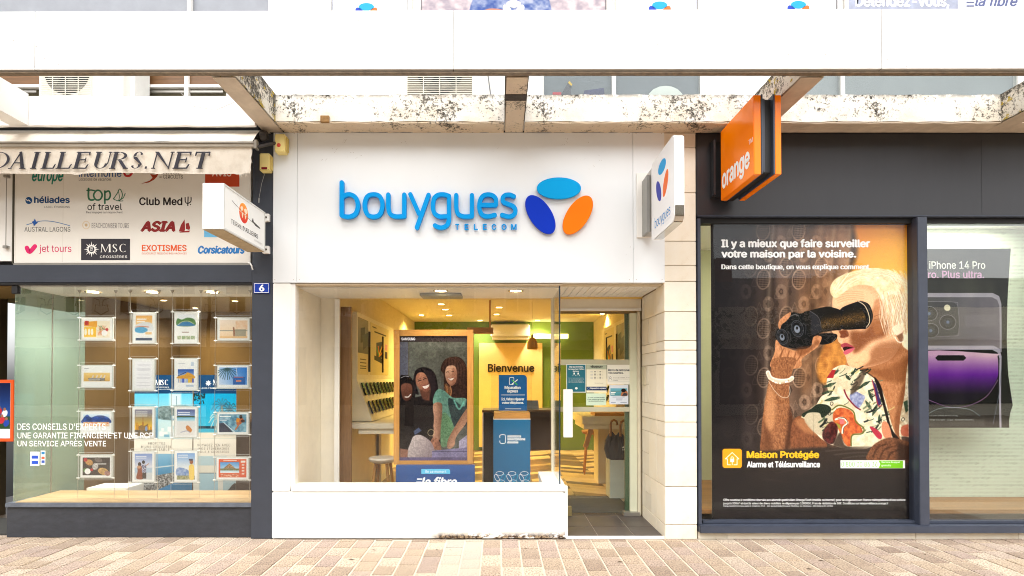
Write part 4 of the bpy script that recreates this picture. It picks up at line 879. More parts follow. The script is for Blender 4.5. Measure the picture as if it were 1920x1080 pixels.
for nm, x0, x1, m_, z0 in (('a', -4.73, -4.55, CONC_OK, 4.05), ('b', -2.36, -2.16, CONC_WORN, ZB - .004), ('c', .06, .245, CONC_PEEL, ZB - .004), ('d', 2.48, 2.675, CONC_WORN, ZB - .004), ('e', 4.86, 5.06, CONC_WORN, ZB - .004)):
    obj('arm', rough_box(x0, x1, 4.56, 5.70 if nm in 'bcde' else YL - .003, z0, ZT + .004, 5, ord(nm), .004 if nm != 'a' else .001), m_, pg)
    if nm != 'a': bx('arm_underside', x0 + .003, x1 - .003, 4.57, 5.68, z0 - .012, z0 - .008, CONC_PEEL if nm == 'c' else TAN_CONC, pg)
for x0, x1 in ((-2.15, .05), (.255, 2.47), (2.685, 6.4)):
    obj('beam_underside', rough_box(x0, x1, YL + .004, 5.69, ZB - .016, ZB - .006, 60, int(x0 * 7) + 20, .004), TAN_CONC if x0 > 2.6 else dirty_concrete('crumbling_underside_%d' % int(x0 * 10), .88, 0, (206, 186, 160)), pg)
FASC = mat('white_fascia_panel', (242, 242, 240), .4, var=.006, scale=1)
sl_t, sl_b = .0030, .0012
xs_ = [-7.5, X(69, 4.52, 80), X(850, 4.52, 80), X(1650, 4.52, 80), 7.5]
for a, b in zip(xs_[:-1], xs_[1:]):
    a += .003; b -= .003; zt = lambda x: Z(22, 4.52) + sl_t * x; zb = lambda x: Z(132, 4.52) + sl_b * x
    obj('fascia_panel', MB().hexa([(a, 4.50, zb(a)), (b, 4.50, zb(b)), (b, 4.50, zt(b)), (a, 4.50, zt(a))], [(a, 4.54, zb(a)), (b, 4.54, zb(b)), (b, 4.54, zt(b)), (a, 4.54, zt(a))]), FASC, pg, bevel=.0015)
    if b < 7: bx('joint_strip', b - .001, b + .007, 4.508, 4.53, zb(b) + .002, zt(b) - .002, mat('joint_grey', (120, 118, 116), .8), pg, 0)
obj('drip_edge', MB().box(-7.4, 7.4, 4.503, 4.555, ZB - .012, ZB - .006), mat('grimy_edge', (120, 106, 88), .8, var=.4, scale=20), pg)
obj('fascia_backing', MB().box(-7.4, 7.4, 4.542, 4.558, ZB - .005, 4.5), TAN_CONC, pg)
bx('grime_band', .058, .247, 4.84, 4.95, ZB - .02, ZB - .017, mat('dark_grime', (62, 54, 44), .9, var=.5, scale=30), pg, 0)
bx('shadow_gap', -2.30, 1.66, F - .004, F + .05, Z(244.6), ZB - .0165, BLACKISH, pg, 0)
for gx in (.056, .245): bx('grime_edge', gx, gx + .004, 4.57, YL, ZB - .013, ZB + .2, mat('dark_grime', (62, 54, 44)), pg, 0)
bt = bx('rusty_stub', X(601, YL - .02, 218), X(617, YL - .02, 218), YL - .03, YL + .0, Z(231, YL), Z(219, YL), mat('rust', (140, 104, 56), .8, var=.4, scale=40), pg)
# ================================================================ upper storey behind it
WALL2 = mat('white_upper_render', (244, 242, 236), .6, var=.02); YU = 6.4
bx('upper_wall', -7.5, 7.5, YU + .07, YU + .3, 4.36, 7.6, WALL2, kind='thing', label='white rendered upper storey wall behind the pergola', cat='wall')
roof = bx('flat_roof', -7.5, 7.5, 5.705, YU + .065, 4.30, 4.38, mat('grey_roofing', (150, 146, 140), .9), label='flat grey roof slab over the shops that carries the air conditioners', cat='roof')
PANE_SKY = glassmat('upper_window_glass', (.88, .9, .9), 1.6); REVEAL = mat('dark_room', (58, 66, 78), .6, var=.2)
def up_window(px0, px1, row, label, back, mull=(), extra=None, glass=True, frame=WHITE):
    x0, x1 = X(px0, YU, 100), X(px1, YU, 100); z0, z1 = ((4.62, 5.36) if row == 0 else (5.55, 6.75))
    t = thing('upper_window', label, 'window', ((x0 + x1) / 2, YU, z0))
    obj('frame', MB().box(x0 - .045, x0, YU, YU + .068, z0 - .04, z1 + .04).box(x1, x1 + .045, YU, YU + .068, z0 - .04, z1 + .04).box(x0 + .0005, x1 - .0005, YU + .001, YU + .066, z0 - .04, z0).box(x0 + .0005, x1 - .0005, YU + .001, YU + .066, z1, z1 + .04), frame, t)
    for m_ in mull: bx('mullion', X(m_, YU, 100) - .022, X(m_, YU, 100) + .022, YU - .006, YU + .05, z0 + .001, z1 - .001, frame, t)
    bx('backing', x0 + .001, x1 - .001, YU + .058, YU + .066, z0 + .001, z1 - .001, back, t, bevel=0)
    if extra: extra(t, x0, x1, z0, z1)
    if glass: bx('pane', x0 + .002, x1 - .002, YU + .018, YU + .024, z0 + .002, z1 - .002, PANE_SKY, t, bevel=0)
    return t
BROWNB = wood('brown_boarding', (96, 66, 36), (142, 100, 60), 'X', 2)
GREYG = mat('blue_grey_sky_reflection', (150, 154, 162), .6, var=.1, scale=5)  # flat backing tone carries the sky reflection of the upper panes
def transom(t, x0, x1, z0, z1):
    bx('board', x0 + .002, x1 - .002, YU + .03, YU + .05, 4.985, z1 - .002, BROWNB, t); bx('transom', x0 + .001, x1 - .001, YU - .004, YU + .05, 4.95, 4.984, WHITE, t)
    bx('ledge', x0 + .05, x1 - .05, YU + .02, YU + .045, 4.90, 4.925, ALU, t)
up_window(-30, 74, 0, 'lower window with brown boarding behind the left air conditioner', mat('window_grime', (132, 126, 104), .7, var=.3), extra=transom, glass=False)
up_window(263, 425, 0, 'lower window with brown boarding between the air conditioner and the left concrete arm', mat('window_grime', (132, 126, 104), .7, var=.3), (350,), transom, False)
def poster_logo(cxp, cyp=13):
    def f(t, x0, x1, z0, z1):
        bx('poster', x0 + .01, x1 - .01, YU + .03, YU + .036, z0 + .01, z1 - .01, mat('pale_poster_sheet', (224, 228, 242), .5, var=.02), t, bevel=0)
        cx_, cz = ray(cxp, cyp, YU + .03); k = YU / FP
        for (dx, dz, a, b, r, col) in ((0, 0, 14.5, 7.4, 0, (0, 160, 222)), (-11, -14, 14.5, 7.4, -R_(58), (20, 60, 180)), (11, -14, 14.5, 7.4, R_(58), (240, 110, 40))):
            obj('emblem', shape('F', YU + .03, ellipse(cx_ + dx * k, cz + dz * k, a * k, b * k, r), .0015), ink(col), t)
    return f
up_window(-40, 503, 1, 'upper window pair with plain blue grey glass at the far left', GREYG, (354,), glass=False)
up_window(620, 764, 1, 'upper window with a pale poster and three oval emblem, above the b of the blue lettering', GREYG, extra=poster_logo(687), glass=False)
def p_mid(t, x0, x1, z0, z1):
    P = Paint(0, 0, 176, 70, 2, (200, 206, 222)); P.rect(0, 0, 176, 56, mott((226, 206, 206), (160, 150, 160), 6, 2), 1); P.rect(0, 60, 176, 66, (236, 190, 170), 1); P.rect(0, 65, 176, 70, (180, 206, 236), 1)
    P.poly([(50, 75), (52, 30), (64, 10), (90, 6), (116, 24), (120, 75)], mott((60, 84, 150), (170, 176, 196), 5, 4), 1); P.ell(72, 58, 12, 5, (196, 130, 110), .2, 1)
    picture('poster', P, 'F', YU + .04, (x0 + .01, z1 - 1.72, x1 - .01, z1 - .01) if False else (x0 + .01, 5.72, x1 - .01, 6.4), t, .004)
    cx_, cz = ray(963, 7, YU + .03); k = YU / FP
    for dx, dz, r in ((0, 0, 0), (-11, -14, -R_(58)), (11, -14, R_(58))): obj('emblem', shape('F', YU + .034, ellipse(cx_ + dx * k, cz + dz * k, 14 * k, 7 * k, r), .0015), ink((250, 250, 250)), t)
up_window(788, 1138, 1, 'wide upper window with a photograph poster of a person in blue by the sea', GREYG, extra=p_mid, glass=False)
up_window(1163, 1310, 1, 'upper window with a pale poster and three oval emblem, above the white hanging sign', GREYG, extra=poster_logo(1237, 10), glass=False)
up_window(1420, 1573, 1, 'upper window with a pale poster and three oval emblem, right above the orange hanging sign', GREYG, extra=poster_logo(1497, 9), glass=False)
def p_right(t, x0, x1, z0, z1):
    xm = X(1800, YU, 10); bx('poster', x0 + .01, xm, YU + .03, YU + .036, z0 + .01, z1 - .01, mat('photo_grey', (150, 156, 176), .5, var=.35, scale=6), t, bevel=0)
    bx('poster', xm + .002, x1 - .01, YU + .03, YU + .036, z0 + .01, z1 - .01, mat('pale_poster_sheet', (224, 228, 242)), t, bevel=0)
    txt('Détendez-vous,', 'F', YU + .03, BX(1603, -9, 1780, 17, YU + .03), ink((250, 250, 250)), t, bold=.03)
    txt('la fibre', 'F', YU + .03, BX(1828, -9, 1908, 12, YU + .03), ink((90, 98, 140)), t, bold=.02, shear=.3)
    for y_ in (0, 7): bx('stripe', X(1812, YU + .03, y_), X(1826, YU + .03, y_), YU + .027, YU + .0295, Z(y_ + 2, YU), Z(y_, YU), ink((90, 98, 140)), t, bevel=0)
up_window(1592, 1990, 1, 'upper window at the right with white lettering on a grey photograph', GREYG, extra=p_right, glass=False)
up_window(617, 762, 0, 'lower window blanked with a plain white panel left of the central air conditioner', mat('white_paint', (238, 236, 231)), glass=False)
def stuff_in(t, x0, x1, z0, z1):
    a, b = X(1040, YU, 160), X(1110, YU, 160); R2 = random.Random(4)
    mb = MB(); o_ = X(1066, YU, 150)
    obj('folded_flag', shape('F', YU + .05, [(o_ - .11, 4.84), (o_ + .01, 5.045), (o_ + .045, 4.84)], .012), mat('charcoal_cloth', (64, 66, 72)), t)
    obj('flag_stripe', shape('F', YU + .037, [(o_ + .0, 5.02), (o_ + .012, 5.046), (o_ + .05, 5.0), (o_ + .035, 4.985)], .003), ink((240, 196, 40)), t)
    obj('blue_bundle', MB().hexa([(b - .12, YU + .03, 4.8), (b + .16, YU + .03, 4.8), (b + .14, YU + .03, 4.96), (b - .08, YU + .03, 4.93)], [(b - .12, YU + .05, 4.8), (b + .16, YU + .05, 4.8), (b + .14, YU + .05, 4.96), (b - .08, YU + .05, 4.93)]), mat('navy_bundle', (62, 68, 104), .8, var=.4, scale=16), t)
    bx('red_strip', a - .02, a + .08, YU + .03, YU + .05, 4.88, 4.91, ink((200, 50, 60)), t)
    dm = MB().lathe((X(1250, YU, 170), YU + .04, 4.78), [(.22, 0), (.215, .06), (.19, .12), (.14, .17), (.07, .2), (.001, .21)], 24); dm.v = [(x, YU + .04 + (y - YU - .04) * .06, z) for x, y, z in dm.v]
    obj('white_dome', dm, mat('pale_dome', (214, 218, 208), .5), t, smooth=True)
up_window(1019, 1313, 0, 'lower window with dark clutter and a white dome behind the glass', mat('blue_grey_room', (112, 120, 124), .6, var=.15, scale=2), (1151,), stuff_in)
up_window(1500, 1908, 0, 'lower window with pale grey glass above the dark shopfront', mat('pale_grey_room', (146, 152, 152), .6, var=.12, scale=2), (1580,))
# air conditioners on the flat roof
def ac_unit(px0, px1, grill0, grill1, label, Y=6.0, full=False):
    x0, x1 = X(px0, Y, 150), X(px1, Y, 150); g0, g1 = X(grill0, Y, 150), X(grill1, Y, 150); t = thing('air_conditioner', label, 'air conditioner', ((x0 + x1) / 2, Y + .14, 4.38), 'outdoor air conditioning units on the roof')
    body = mat('ac_casing', (236, 234, 226), .45, var=.02); zc = 4.66 + .27
    bx('casing', x0, x1, Y, Y + .33, 4.44, 5.1, body, t, bevel=.01)
    if full: bx('grille_back', g0, g1, Y - .0015, Y - .0005, 4.5, 5.08, mat('grille_shadow', (132, 124, 112), .8), t, 0)
    obj('fan_opening', shape('F', Y - .002, ellipse((g0 + g1) / 2, zc, .25, .27), .001), mat('fan_dark', (58, 54, 52), .8), t)
    hub = MB()
    for k in range(5):
        a = k * math.tau / 5; c_, s_ = math.cos(a), math.sin(a); X0 = (g0 + g1) / 2
        shape('F', Y - .003, [(X0 + .04 * c_, zc + .04 * s_), (X0 + .22 * math.cos(a - .25), zc + .22 * math.sin(a - .25)), (X0 + .22 * math.cos(a + .35), zc + .22 * math.sin(a + .35))], .006 + k * .0004, hub)
    obj('fan_blades', hub, mat('fan_blade', (112, 104, 98), .6), t)
    gr_ = MB()
    for k in range(26): z = 4.50 + k * .023; gr_.box(g0, g1, Y - .022, Y - .017, z, z + .007)
    for k in range(5): x = g0 + (g1 - g0) * k / 4; gr_.box(x - .004, x + .004, Y - .027, Y - .0225, 4.5, 5.08)
    obj('fan_grille', gr_, mat('grille_plastic', (226, 222, 206), .5), t, kind='stuff')
    for x in (x0 + .1, x1 - .1): bx('foot', x - .04, x + .04, Y + .02, Y + .3, 4.381, 4.439, mat('black_rubber', (40, 40, 40), .8), t)
    return t
ac_unit(75, 230, 78, 174, 'beige air conditioner with a round fan grille, in front of the brown boarded windows')
ac_unit(745, 948, 764, 886, 'white air conditioner with a fine grille, above the middle of the blue lettering', full=True)
bx('cabinet_box', X(231, 6.2, 150), X(262, 6.2, 150), 6.12, 6.38, 4.39, 5.3, mat('white_cabinet', (232, 232, 228), .5), label='narrow white cabinet beside the beige air conditioner', cat='cabinet')
obj('cable', MB().tube([(X(905, 5.98, 139), 5.97, 5.12), (X(908, 5.98, 150), 5.96, 4.98), (X(914, 5.98, 160), 5.96, 4.9), (X(921, 5.98, 172), 5.97, 4.6), (X(922, 5.98, 172), 5.98, 4.39)], .007), mat('grey_cable', (112, 112, 114)), label='grey cable hanging down the side of the central air conditioner', cat='cable', smooth=True)
obj('thin_cable', MB().tube([(X(340, 5.38, 178), 5.375, Z(175, 5.38)), (X(365, 5.38, 178), 5.375, Z(200, 5.38)), (X(405, 5.38, 178), 5.375, Z(207, 5.38)), (X(440, 5.38, 178), 5.375, Z(192, 5.38)), (X(449, 5.38, 178), 5.375, Z(189, 5.38))], .003), mat('thin_grey', (190, 188, 184)), label='thin pale wire looping across the clean white beam', cat='cable')
# ================================================================ LEFT: the travel agency
ls = thing('travel_agency_front', 'dark blue grey travel agency shopfront with a big display window at the left', 'shopfront', (-3.7, F, 0))
XP0, XP1 = X(471, F, 600), X(511, F, 600)
bx('pilaster', XP0, XP1, F + .015, F + .35, 0, 4.07, NAVY, ls, .004)
bx('fascia_board', -6.4, XP0 - .001, F + .02, F + .16, Z(529), Z(496), NAVY, ls, .004)
bx('fascia_lip', -6.4, XP0 - .002, F + .03, F + .2, Z(533), Z(529.6), BLACKISH, ls)
bx('upper_backing', -6.4, XP0 - .001, F + .10, F + .35, Z(495.5), 4.28, BLACKISH, ls)
LX = X(27, F + .05, 600)
bx('plinth', X(12, F + .06, 970), XP0 - .001, F + .06, F + .30, 0, Z(951, F + .06), NAVY_ROUGH, ls, .006)
bx('plinth_cap', X(11, F + .05, 970), XP0 - .001, F + .035, F + .32, Z(950.5, F + .06), Z(941, F + .1), mat('worn_slate_cap', (92, 98, 108), .45, var=.25, scale=10), ls, .004)
SHZ = Z(940, F + .11)
bx('display_shelf', LX + .01, XP0 - .002, F + .07, 6.25, SHZ - .03, SHZ + .004, wood('pale_oak', (226, 196, 150), (198, 160, 112), 'X', 1.5), ls, .002)
bx('shelf_step', LX + .3, LX + .75, 6.253, 6.55, SHZ - .06, SHZ + .03, WHITE, ls)
bx('window_glass', LX, XP0 - .003, F + .055, F + .063, SHZ + .006, Z(534, F + .05), GLASS_L, ls, 0)
bx('side_glass', LX - .008, LX - .001, F + .066, 6.13, SHZ + .006, 2.53, GLASS_GREEN, ls, 0)
bx('side_glass', LX - .008, LX - .001, 6.136, 6.62, 0.05, 2.53, GLASS_GREEN, ls, 0)
obj('glass_joint', MB().tube([(LX - .002, 6.133, SHZ), (LX - .002, 6.133, 2.53)], .006), ALU, ls)
bx('corner_clip', LX - .03, LX + .03, F + .045, F + .09, 2.46, 2.54, BLACKISH, ls)
SOF = 2.525
bx('soffit', LX - .02, XP0 - .002, F + .075, 6.33, SOF + .004, SOF + .05, WHITE, ls)
def downlight(px, py, z, e=14, r=.075, parent=None, label='', room='', power=0, col=(1, .80, .50), cat='downlight', grp=None):
    Y = (z - EYE) * FP / (HZ - py); x = (px - CX) * Y / FP
    t = thing('downlight', label, cat, (x, Y, z), grp)
    obj('trim_ring', MB().lathe((x, Y, z), [(r * .74, -.003), (r, -.006), (r * 1.03, 0)], 24, cap=False), ALU, t)
    obj('lamp', MB().lathe((x, Y, z - .0035), [(r * .74, 0), (r * .74, .002)], 20), emat('warm_lamp_%d' % int(e), (255, 226, 170), e), t)
    if power:
        L = bpy.data.lights.new('downlight_beam', 'SPOT'); L.energy = power; L.color = col; L.spot_size = R_(150); L.spot_blend = .8; L.shadow_soft_size = .06
        lo = bpy.data.objects.new('downlight_beam', L); COL.objects.link(lo); lo.location = (x, Y, z - .03)
    return t
for px, nm in ((173, 'leftmost lit downlight in the travel agency window ceiling'), (284, 'middle lit downlight in the travel agency window ceiling'), (397, 'rightmost lit downlight in the travel agency window ceiling')):
    downlight(px, 547.5, SOF, 12, .075, None, nm, grp='downlights in the travel agency window', power=48, col=(1, .95, .86))
# room behind
MUST = mat('mustard_wall', (130, 104, 60), .7, var=.1, scale=2); DK = mat('dark_brown_fitting', (52, 40, 30), .5, var=.2)
bx('wall', LX - .01, -2.36, 8.6, 8.7, 0, 2.75, MUST, kind='structure'); bx('wall', -2.40, -2.28, F + .36, 8.6, 0, 4.0, mat('warm_side_wall', (170, 136, 84), .7), kind='structure')
bx('floor', -6.6, -2.41, F + .31, 8.59, -.05, .01, mat('dark_agency_floor', (74, 62, 50), .5, var=.2), kind='structure'); bx('ceiling', -6.6, -2.41, 6.34, 8.59, 2.62, 2.68, mat('agency_ceiling', (190, 168, 120), .8), kind='structure')
bx('wall', -6.6, LX - .9, F + .9, F + 1.0, 0, 2.7, mat('entrance_dark', (66, 52, 38), .6, var=.3, scale=2), kind='structure'); bx('wall', LX - .89, LX - .012, 8.3, 8.4, 0, 2.7, mat('entrance_dark2', (90, 64, 30), .6, var=.3), kind='structure')
bx('entrance_soffit', -6.6, LX - .03, F + .1, F + .89, 2.53, 2.6, MUST, kind='structure')
for px, py, lab in ((306, 563, 'small warm ceiling spot in the travel agency above the second card column'), (440, 564, 'small warm ceiling spot in the travel agency above the fourth card column'), (365, 577, 'small warm ceiling spot in the travel agency, the deepest one')): downlight(px, py, 2.618, 10, .045, None, lab, grp='ceiling spots inside the travel agency', power=36, col=(1, .82, .54))
bx('partition', LX - .012, LX - .002, 6.63, 8.59, 0, 2.61, mat('brown_partition', (112, 92, 62), .6), ls, 0)
t = thing('reception_counter', 'dark reception counter deep in the travel agency behind the hanging cards', 'counter', (-3.6, 7.9, 0))
bx('front_panel', -4.0, -2.9, 7.8, 8.2, .01, 1.0, DK, t); bx('counter_top', -4.05, -2.85, 7.75, 8.25, 1.001, 1.04, mat('counter_walnut', (92, 66, 40)), t); bx('screen', -3.25, -2.75, 7.9, 7.94, 1.55, 2.05, BLACKISH, t); bx('screen_hood', -3.35, -2.7, 7.86, 7.96, 2.051, 2.2, mat('grey_hood', (84, 82, 78)), t)
t = thing('armchair', 'round backed dark armchair in the travel agency', 'armchair', (-4.1, 7.2, 0))
obj('seat_back', MB().lathe((-4.15, 7.2, .42), [(.30, 0), (.36, .25), (.34, .5), (.30, .52), (.30, .1)], 22), mat('brown_leather', (84, 56, 34), .4, var=.2), t, smooth=True); obj('seat', MB().lathe((-4.15, 7.2, .012), [(.26, 0), (.26, .1), (.35, .4)], 22), DK, t, smooth=True)
t = thing('entrance_poster', 'orange framed football poster at the far left beside the green glass', 'poster', (-5.3, 6.1, .9))
p0 = BX(-40, 712, 24, 828, 6.15); bx('poster_frame', p0[0], p0[2], 6.155, 6.18, p0[1], p0[3], mat('orange_frame', (236, 84, 20)), t, .003)
P = Paint(0, 0, 64, 116, 2, (16, 30, 70)); P.fill(gr(0, 0, (14, 24, 60), 0, 60, (34, 70, 140))); P.rect(0, 96, 64, 116, (236, 236, 240)); P.rect(0, 70, 64, 96, (40, 70, 40), 2)
for x_, y_, c_ in ((40, 60, (180, 40, 50)), (52, 64, (220, 220, 226)), (46, 78, (190, 50, 60)), (56, 84, (40, 70, 160)), (20, 66, (200, 60, 60)), (28, 82, (230, 230, 230))): P.ell(x_, y_, 6, 8, c_, .5, 1); P.ell(x_, y_ - 9, 3, 3.4, (150, 100, 76), 0, .8)
p1 = BX(-36, 718, 19, 822, 6.15); picture('poster_print', P, 'F', 6.154, p1, t)
t = bx('entrance_mat', -6.5, LX - .03, 5.75, 6.4, 0.0, .015, mat('ribbed_mat', (58, 56, 54), .9, var=.4, scale=60, streak=(.1, 3, 1)), label='dark ribbed mat in the travel agency entrance at the left edge', cat='doormat')
# logo board ------------------------------------------------------------------------------
lb = thing('logo_board', 'white light box board covered with travel brand logos above the agency window', 'sign board', (-3.7, F + .06, 2.75))
BYf = F + .05; b_ = BX(27, 300, 470, 493, BYf); Q = NT('warm_board'); 
Q.pbsdf(Q.ramp(Q.noise(.8, 2), (.3, srgb(226, 222, 212)), (.7, srgb(234, 231, 224))), .4); 
bx('board_panel', b_[0], b_[2], BYf, BYf + .045, b_[1], 3.95, Q.m, lb, .002)
bx('side_trim', b_[0] - .02, b_[0] - .004, BYf - .004, BYf + .05, b_[1] - .01, 3.95, mat('dark_trim', (70, 66, 52)), lb)
bx('bottom_trim', b_[0], b_[2], BYf - .01, BYf + .04, b_[1] - .025, b_[1] - .004, ALU, lb)
for sx in (105, 380): bx('panel_seam', X(sx / 3.6 if sx < 300 else 118, BYf, 400), X(sx / 3.6 if sx < 300 else 118, BYf, 400) + .002, BYf - .001, BYf, b_[1] + .01, 3.9, mat('faint_seam', (206, 200, 188)), lb, 0)
def L(s, x0, y0, x1, y1, col, **k): return txt(s, 'F', BYf, BX(x0, y0, x1, y1, BYf), ink(col), lb, **k)
def SH(pts, col, t=.0015, name='logo_shape', **k): return obj(name, shape('F', BYf, [(X(a, BYf, b), Z(b, BYf)) for a, b in pts], t), ink(col), lb)
def ST(pts, wd, col, closed=False, t0=.0, name='logo_line'): return obj(name, stroke('F', BYf, [(X(a, BYf, b), Z(b, BYf)) for a, b in pts], wd * BYf / FP, .0016 + t0, closed), ink(col), lb)
TEAL = (30, 130, 110)
L('europe', 60, 322, 119, 346, TEAL, shear=.25, bold=.02); L('interhome', 148, 316, 228, 332, (66, 90, 140), bold=.01); ST(A(0, 230, 3.6, (838, 340), (850, 358), (875, 358), (892, 340)), 4, (190, 50, 50)); L('Locations de vacances', 148, 333, 209, 339, (110, 106, 100), bold=0)
L('FRANCE', 290, 320, 340, 327, (90, 80, 74), bold=0); L('CIRCUITS', 306, 328, 343, 335, (50, 44, 42), bold=.0); L('des', 299, 330, 304, 334, (90, 80, 74), bold=0)
SH(A(0, 230, 3.6, (955, 412), (1010, 392), (1030, 372), (1012, 345), (1030, 350), (1050, 352), (1070, 340), (1062, 362), (1040, 385), (1005, 404)), (160, 60, 30))
SH(A(0, 230, 3.6, (1385, 300), (1616, 300), (1616, 432), (1385, 432)), (190, 70, 36)); L('AVIS', 398, 316, 434, 331, (240, 220, 205), t0=.002)
SH(ellipse(54, 376, 6.2, 6.6), (16, 76, 128)); ST([(49.5, 374), (52, 376.5), (54, 375), (57, 378)], 1.4, (232, 228, 220), t0=.001); L('héliades', 64, 368, 131, 381, (18, 68, 116), bold=.025); L('LABEL ÉVASIONS', 83, 385, 131, 390, (110, 110, 108), bold=0)
G = (60, 120, 92)
ST(A(0, 230, 3.6, (598, 445), (598, 505), (612, 522), (632, 520)), 3.4, G); ST(A(0, 230, 3.6, (588, 458), (615, 455), (640, 460)), 2.6, G); ST(A(0, 230, 3.6, (650, 460), (632, 490), (648, 520), (676, 518), (690, 488), (674, 460)), 3, G, True); ST(A(0, 230, 3.6, (708, 462), (708, 545)), 3, G); ST(A(0, 230, 3.6, (712, 470), (735, 462), (745, 490), (732, 518), (708, 518)), 3, G)
ST(A(0, 230, 3.6, (765, 515), (790, 480), (808, 448), (826, 480), (820, 510), (800, 528), (765, 515)), 1.4, G); ST(A(0, 230, 3.6, (845, 478), (830, 510), (800, 528), (830, 528)), 1.4, G); ST(A(0, 230, 3.6, (798, 455), (806, 500), (800, 528)), 1, G)
L('of travel', 164, 381, 229, 394, (44, 42, 40), bold=.005); L('Des voyages qui rapprochent.', 162, 396, 231, 401, (96, 92, 88), bold=0)
L('Club Med', 261, 370, 342, 385, (40, 34, 32), bold=.02); ST(A(0, 230, 3.6, (1250, 505), (1252, 535), (1268, 545), (1288, 532), (1290, 505)), 1.7, (40, 34, 32)); ST(A(0, 230, 3.6, (1270, 502), (1268, 560)), 1.8, (40, 34, 32), t0=.0004); SH(ellipse(357, 383.5, 1, 1), (40, 34, 32))
ST(A(0, 230, 3.6, (180, 690), (270, 665), (360, 668), (470, 695)), 1.2, (90, 130, 180)); SH(A(0, 230, 3.6, (236, 648), (244, 668), (258, 675), (243, 684), (230, 698), (226, 682), (215, 670), (230, 664)), (30, 90, 170), .003); L('AUSTRAL LAGONS', 46, 425.5, 132, 434.5, (92, 92, 90), bold=0)
ST(ellipse(161.5, 422, 6.5, 7, 0, 14), 1.6, (222, 206, 178), True); SH(ellipse(161.5, 422, 2.6, 2.8), (200, 176, 140)); L('BEACHCOMBER TOURS', 172, 418, 242, 428, (146, 142, 140), bold=0)
L('ASIA', 263, 414, 329, 435, (140, 34, 34), bold=.05, shear=.25); SH(A(0, 230, 3.6, (1208, 732), (1222, 690), (1246, 654), (1250, 720), (1244, 734)), (150, 40, 40)); SH(A(0, 230, 3.6, (1256, 718), (1254, 682), (1274, 676), (1284, 710), (1278, 724)), (150, 40, 40)); SH(A(0, 230, 3.6, (1208, 736), (1284, 728), (1276, 740), (1215, 742)), (150, 40, 40))
SH(A(0, 230, 3.6, (1378, 690), (1520, 690), (1520, 773), (1378, 773)), (110, 184, 226))
PK = (216, 34, 104)
ST(A(0, 230, 3.6, (182, 845), (200, 872), (236, 835)), 8.2, PK); L('jet tours', 74, 459, 134, 476, (206, 40, 96), bold=.0)
SH(A(0, 230, 3.6, (548, 784), (878, 784), (878, 928), (548, 928)), (52, 50, 56))
cxs, cys = 172, 467.5
star = [(cxs + (14.5 if k % 2 == 0 and k % 4 == 0 else 11 if k % 2 == 0 else 7) * math.sin(k * math.pi / 16), cys - (14.5 if k % 4 == 0 else 11 if k % 2 == 0 else 7) * math.cos(k * math.pi / 16)) for k in range(32)]
SH(star, (236, 234, 228), .003); SH(ellipse(cxs, cys, 5.4, 5.4), (52, 50, 56), .004); L('m', 169.5, 464, 174.5, 467, (236, 234, 228), t0=.0045); L('sc', 169, 468, 175, 471, (236, 234, 228), t0=.0045)
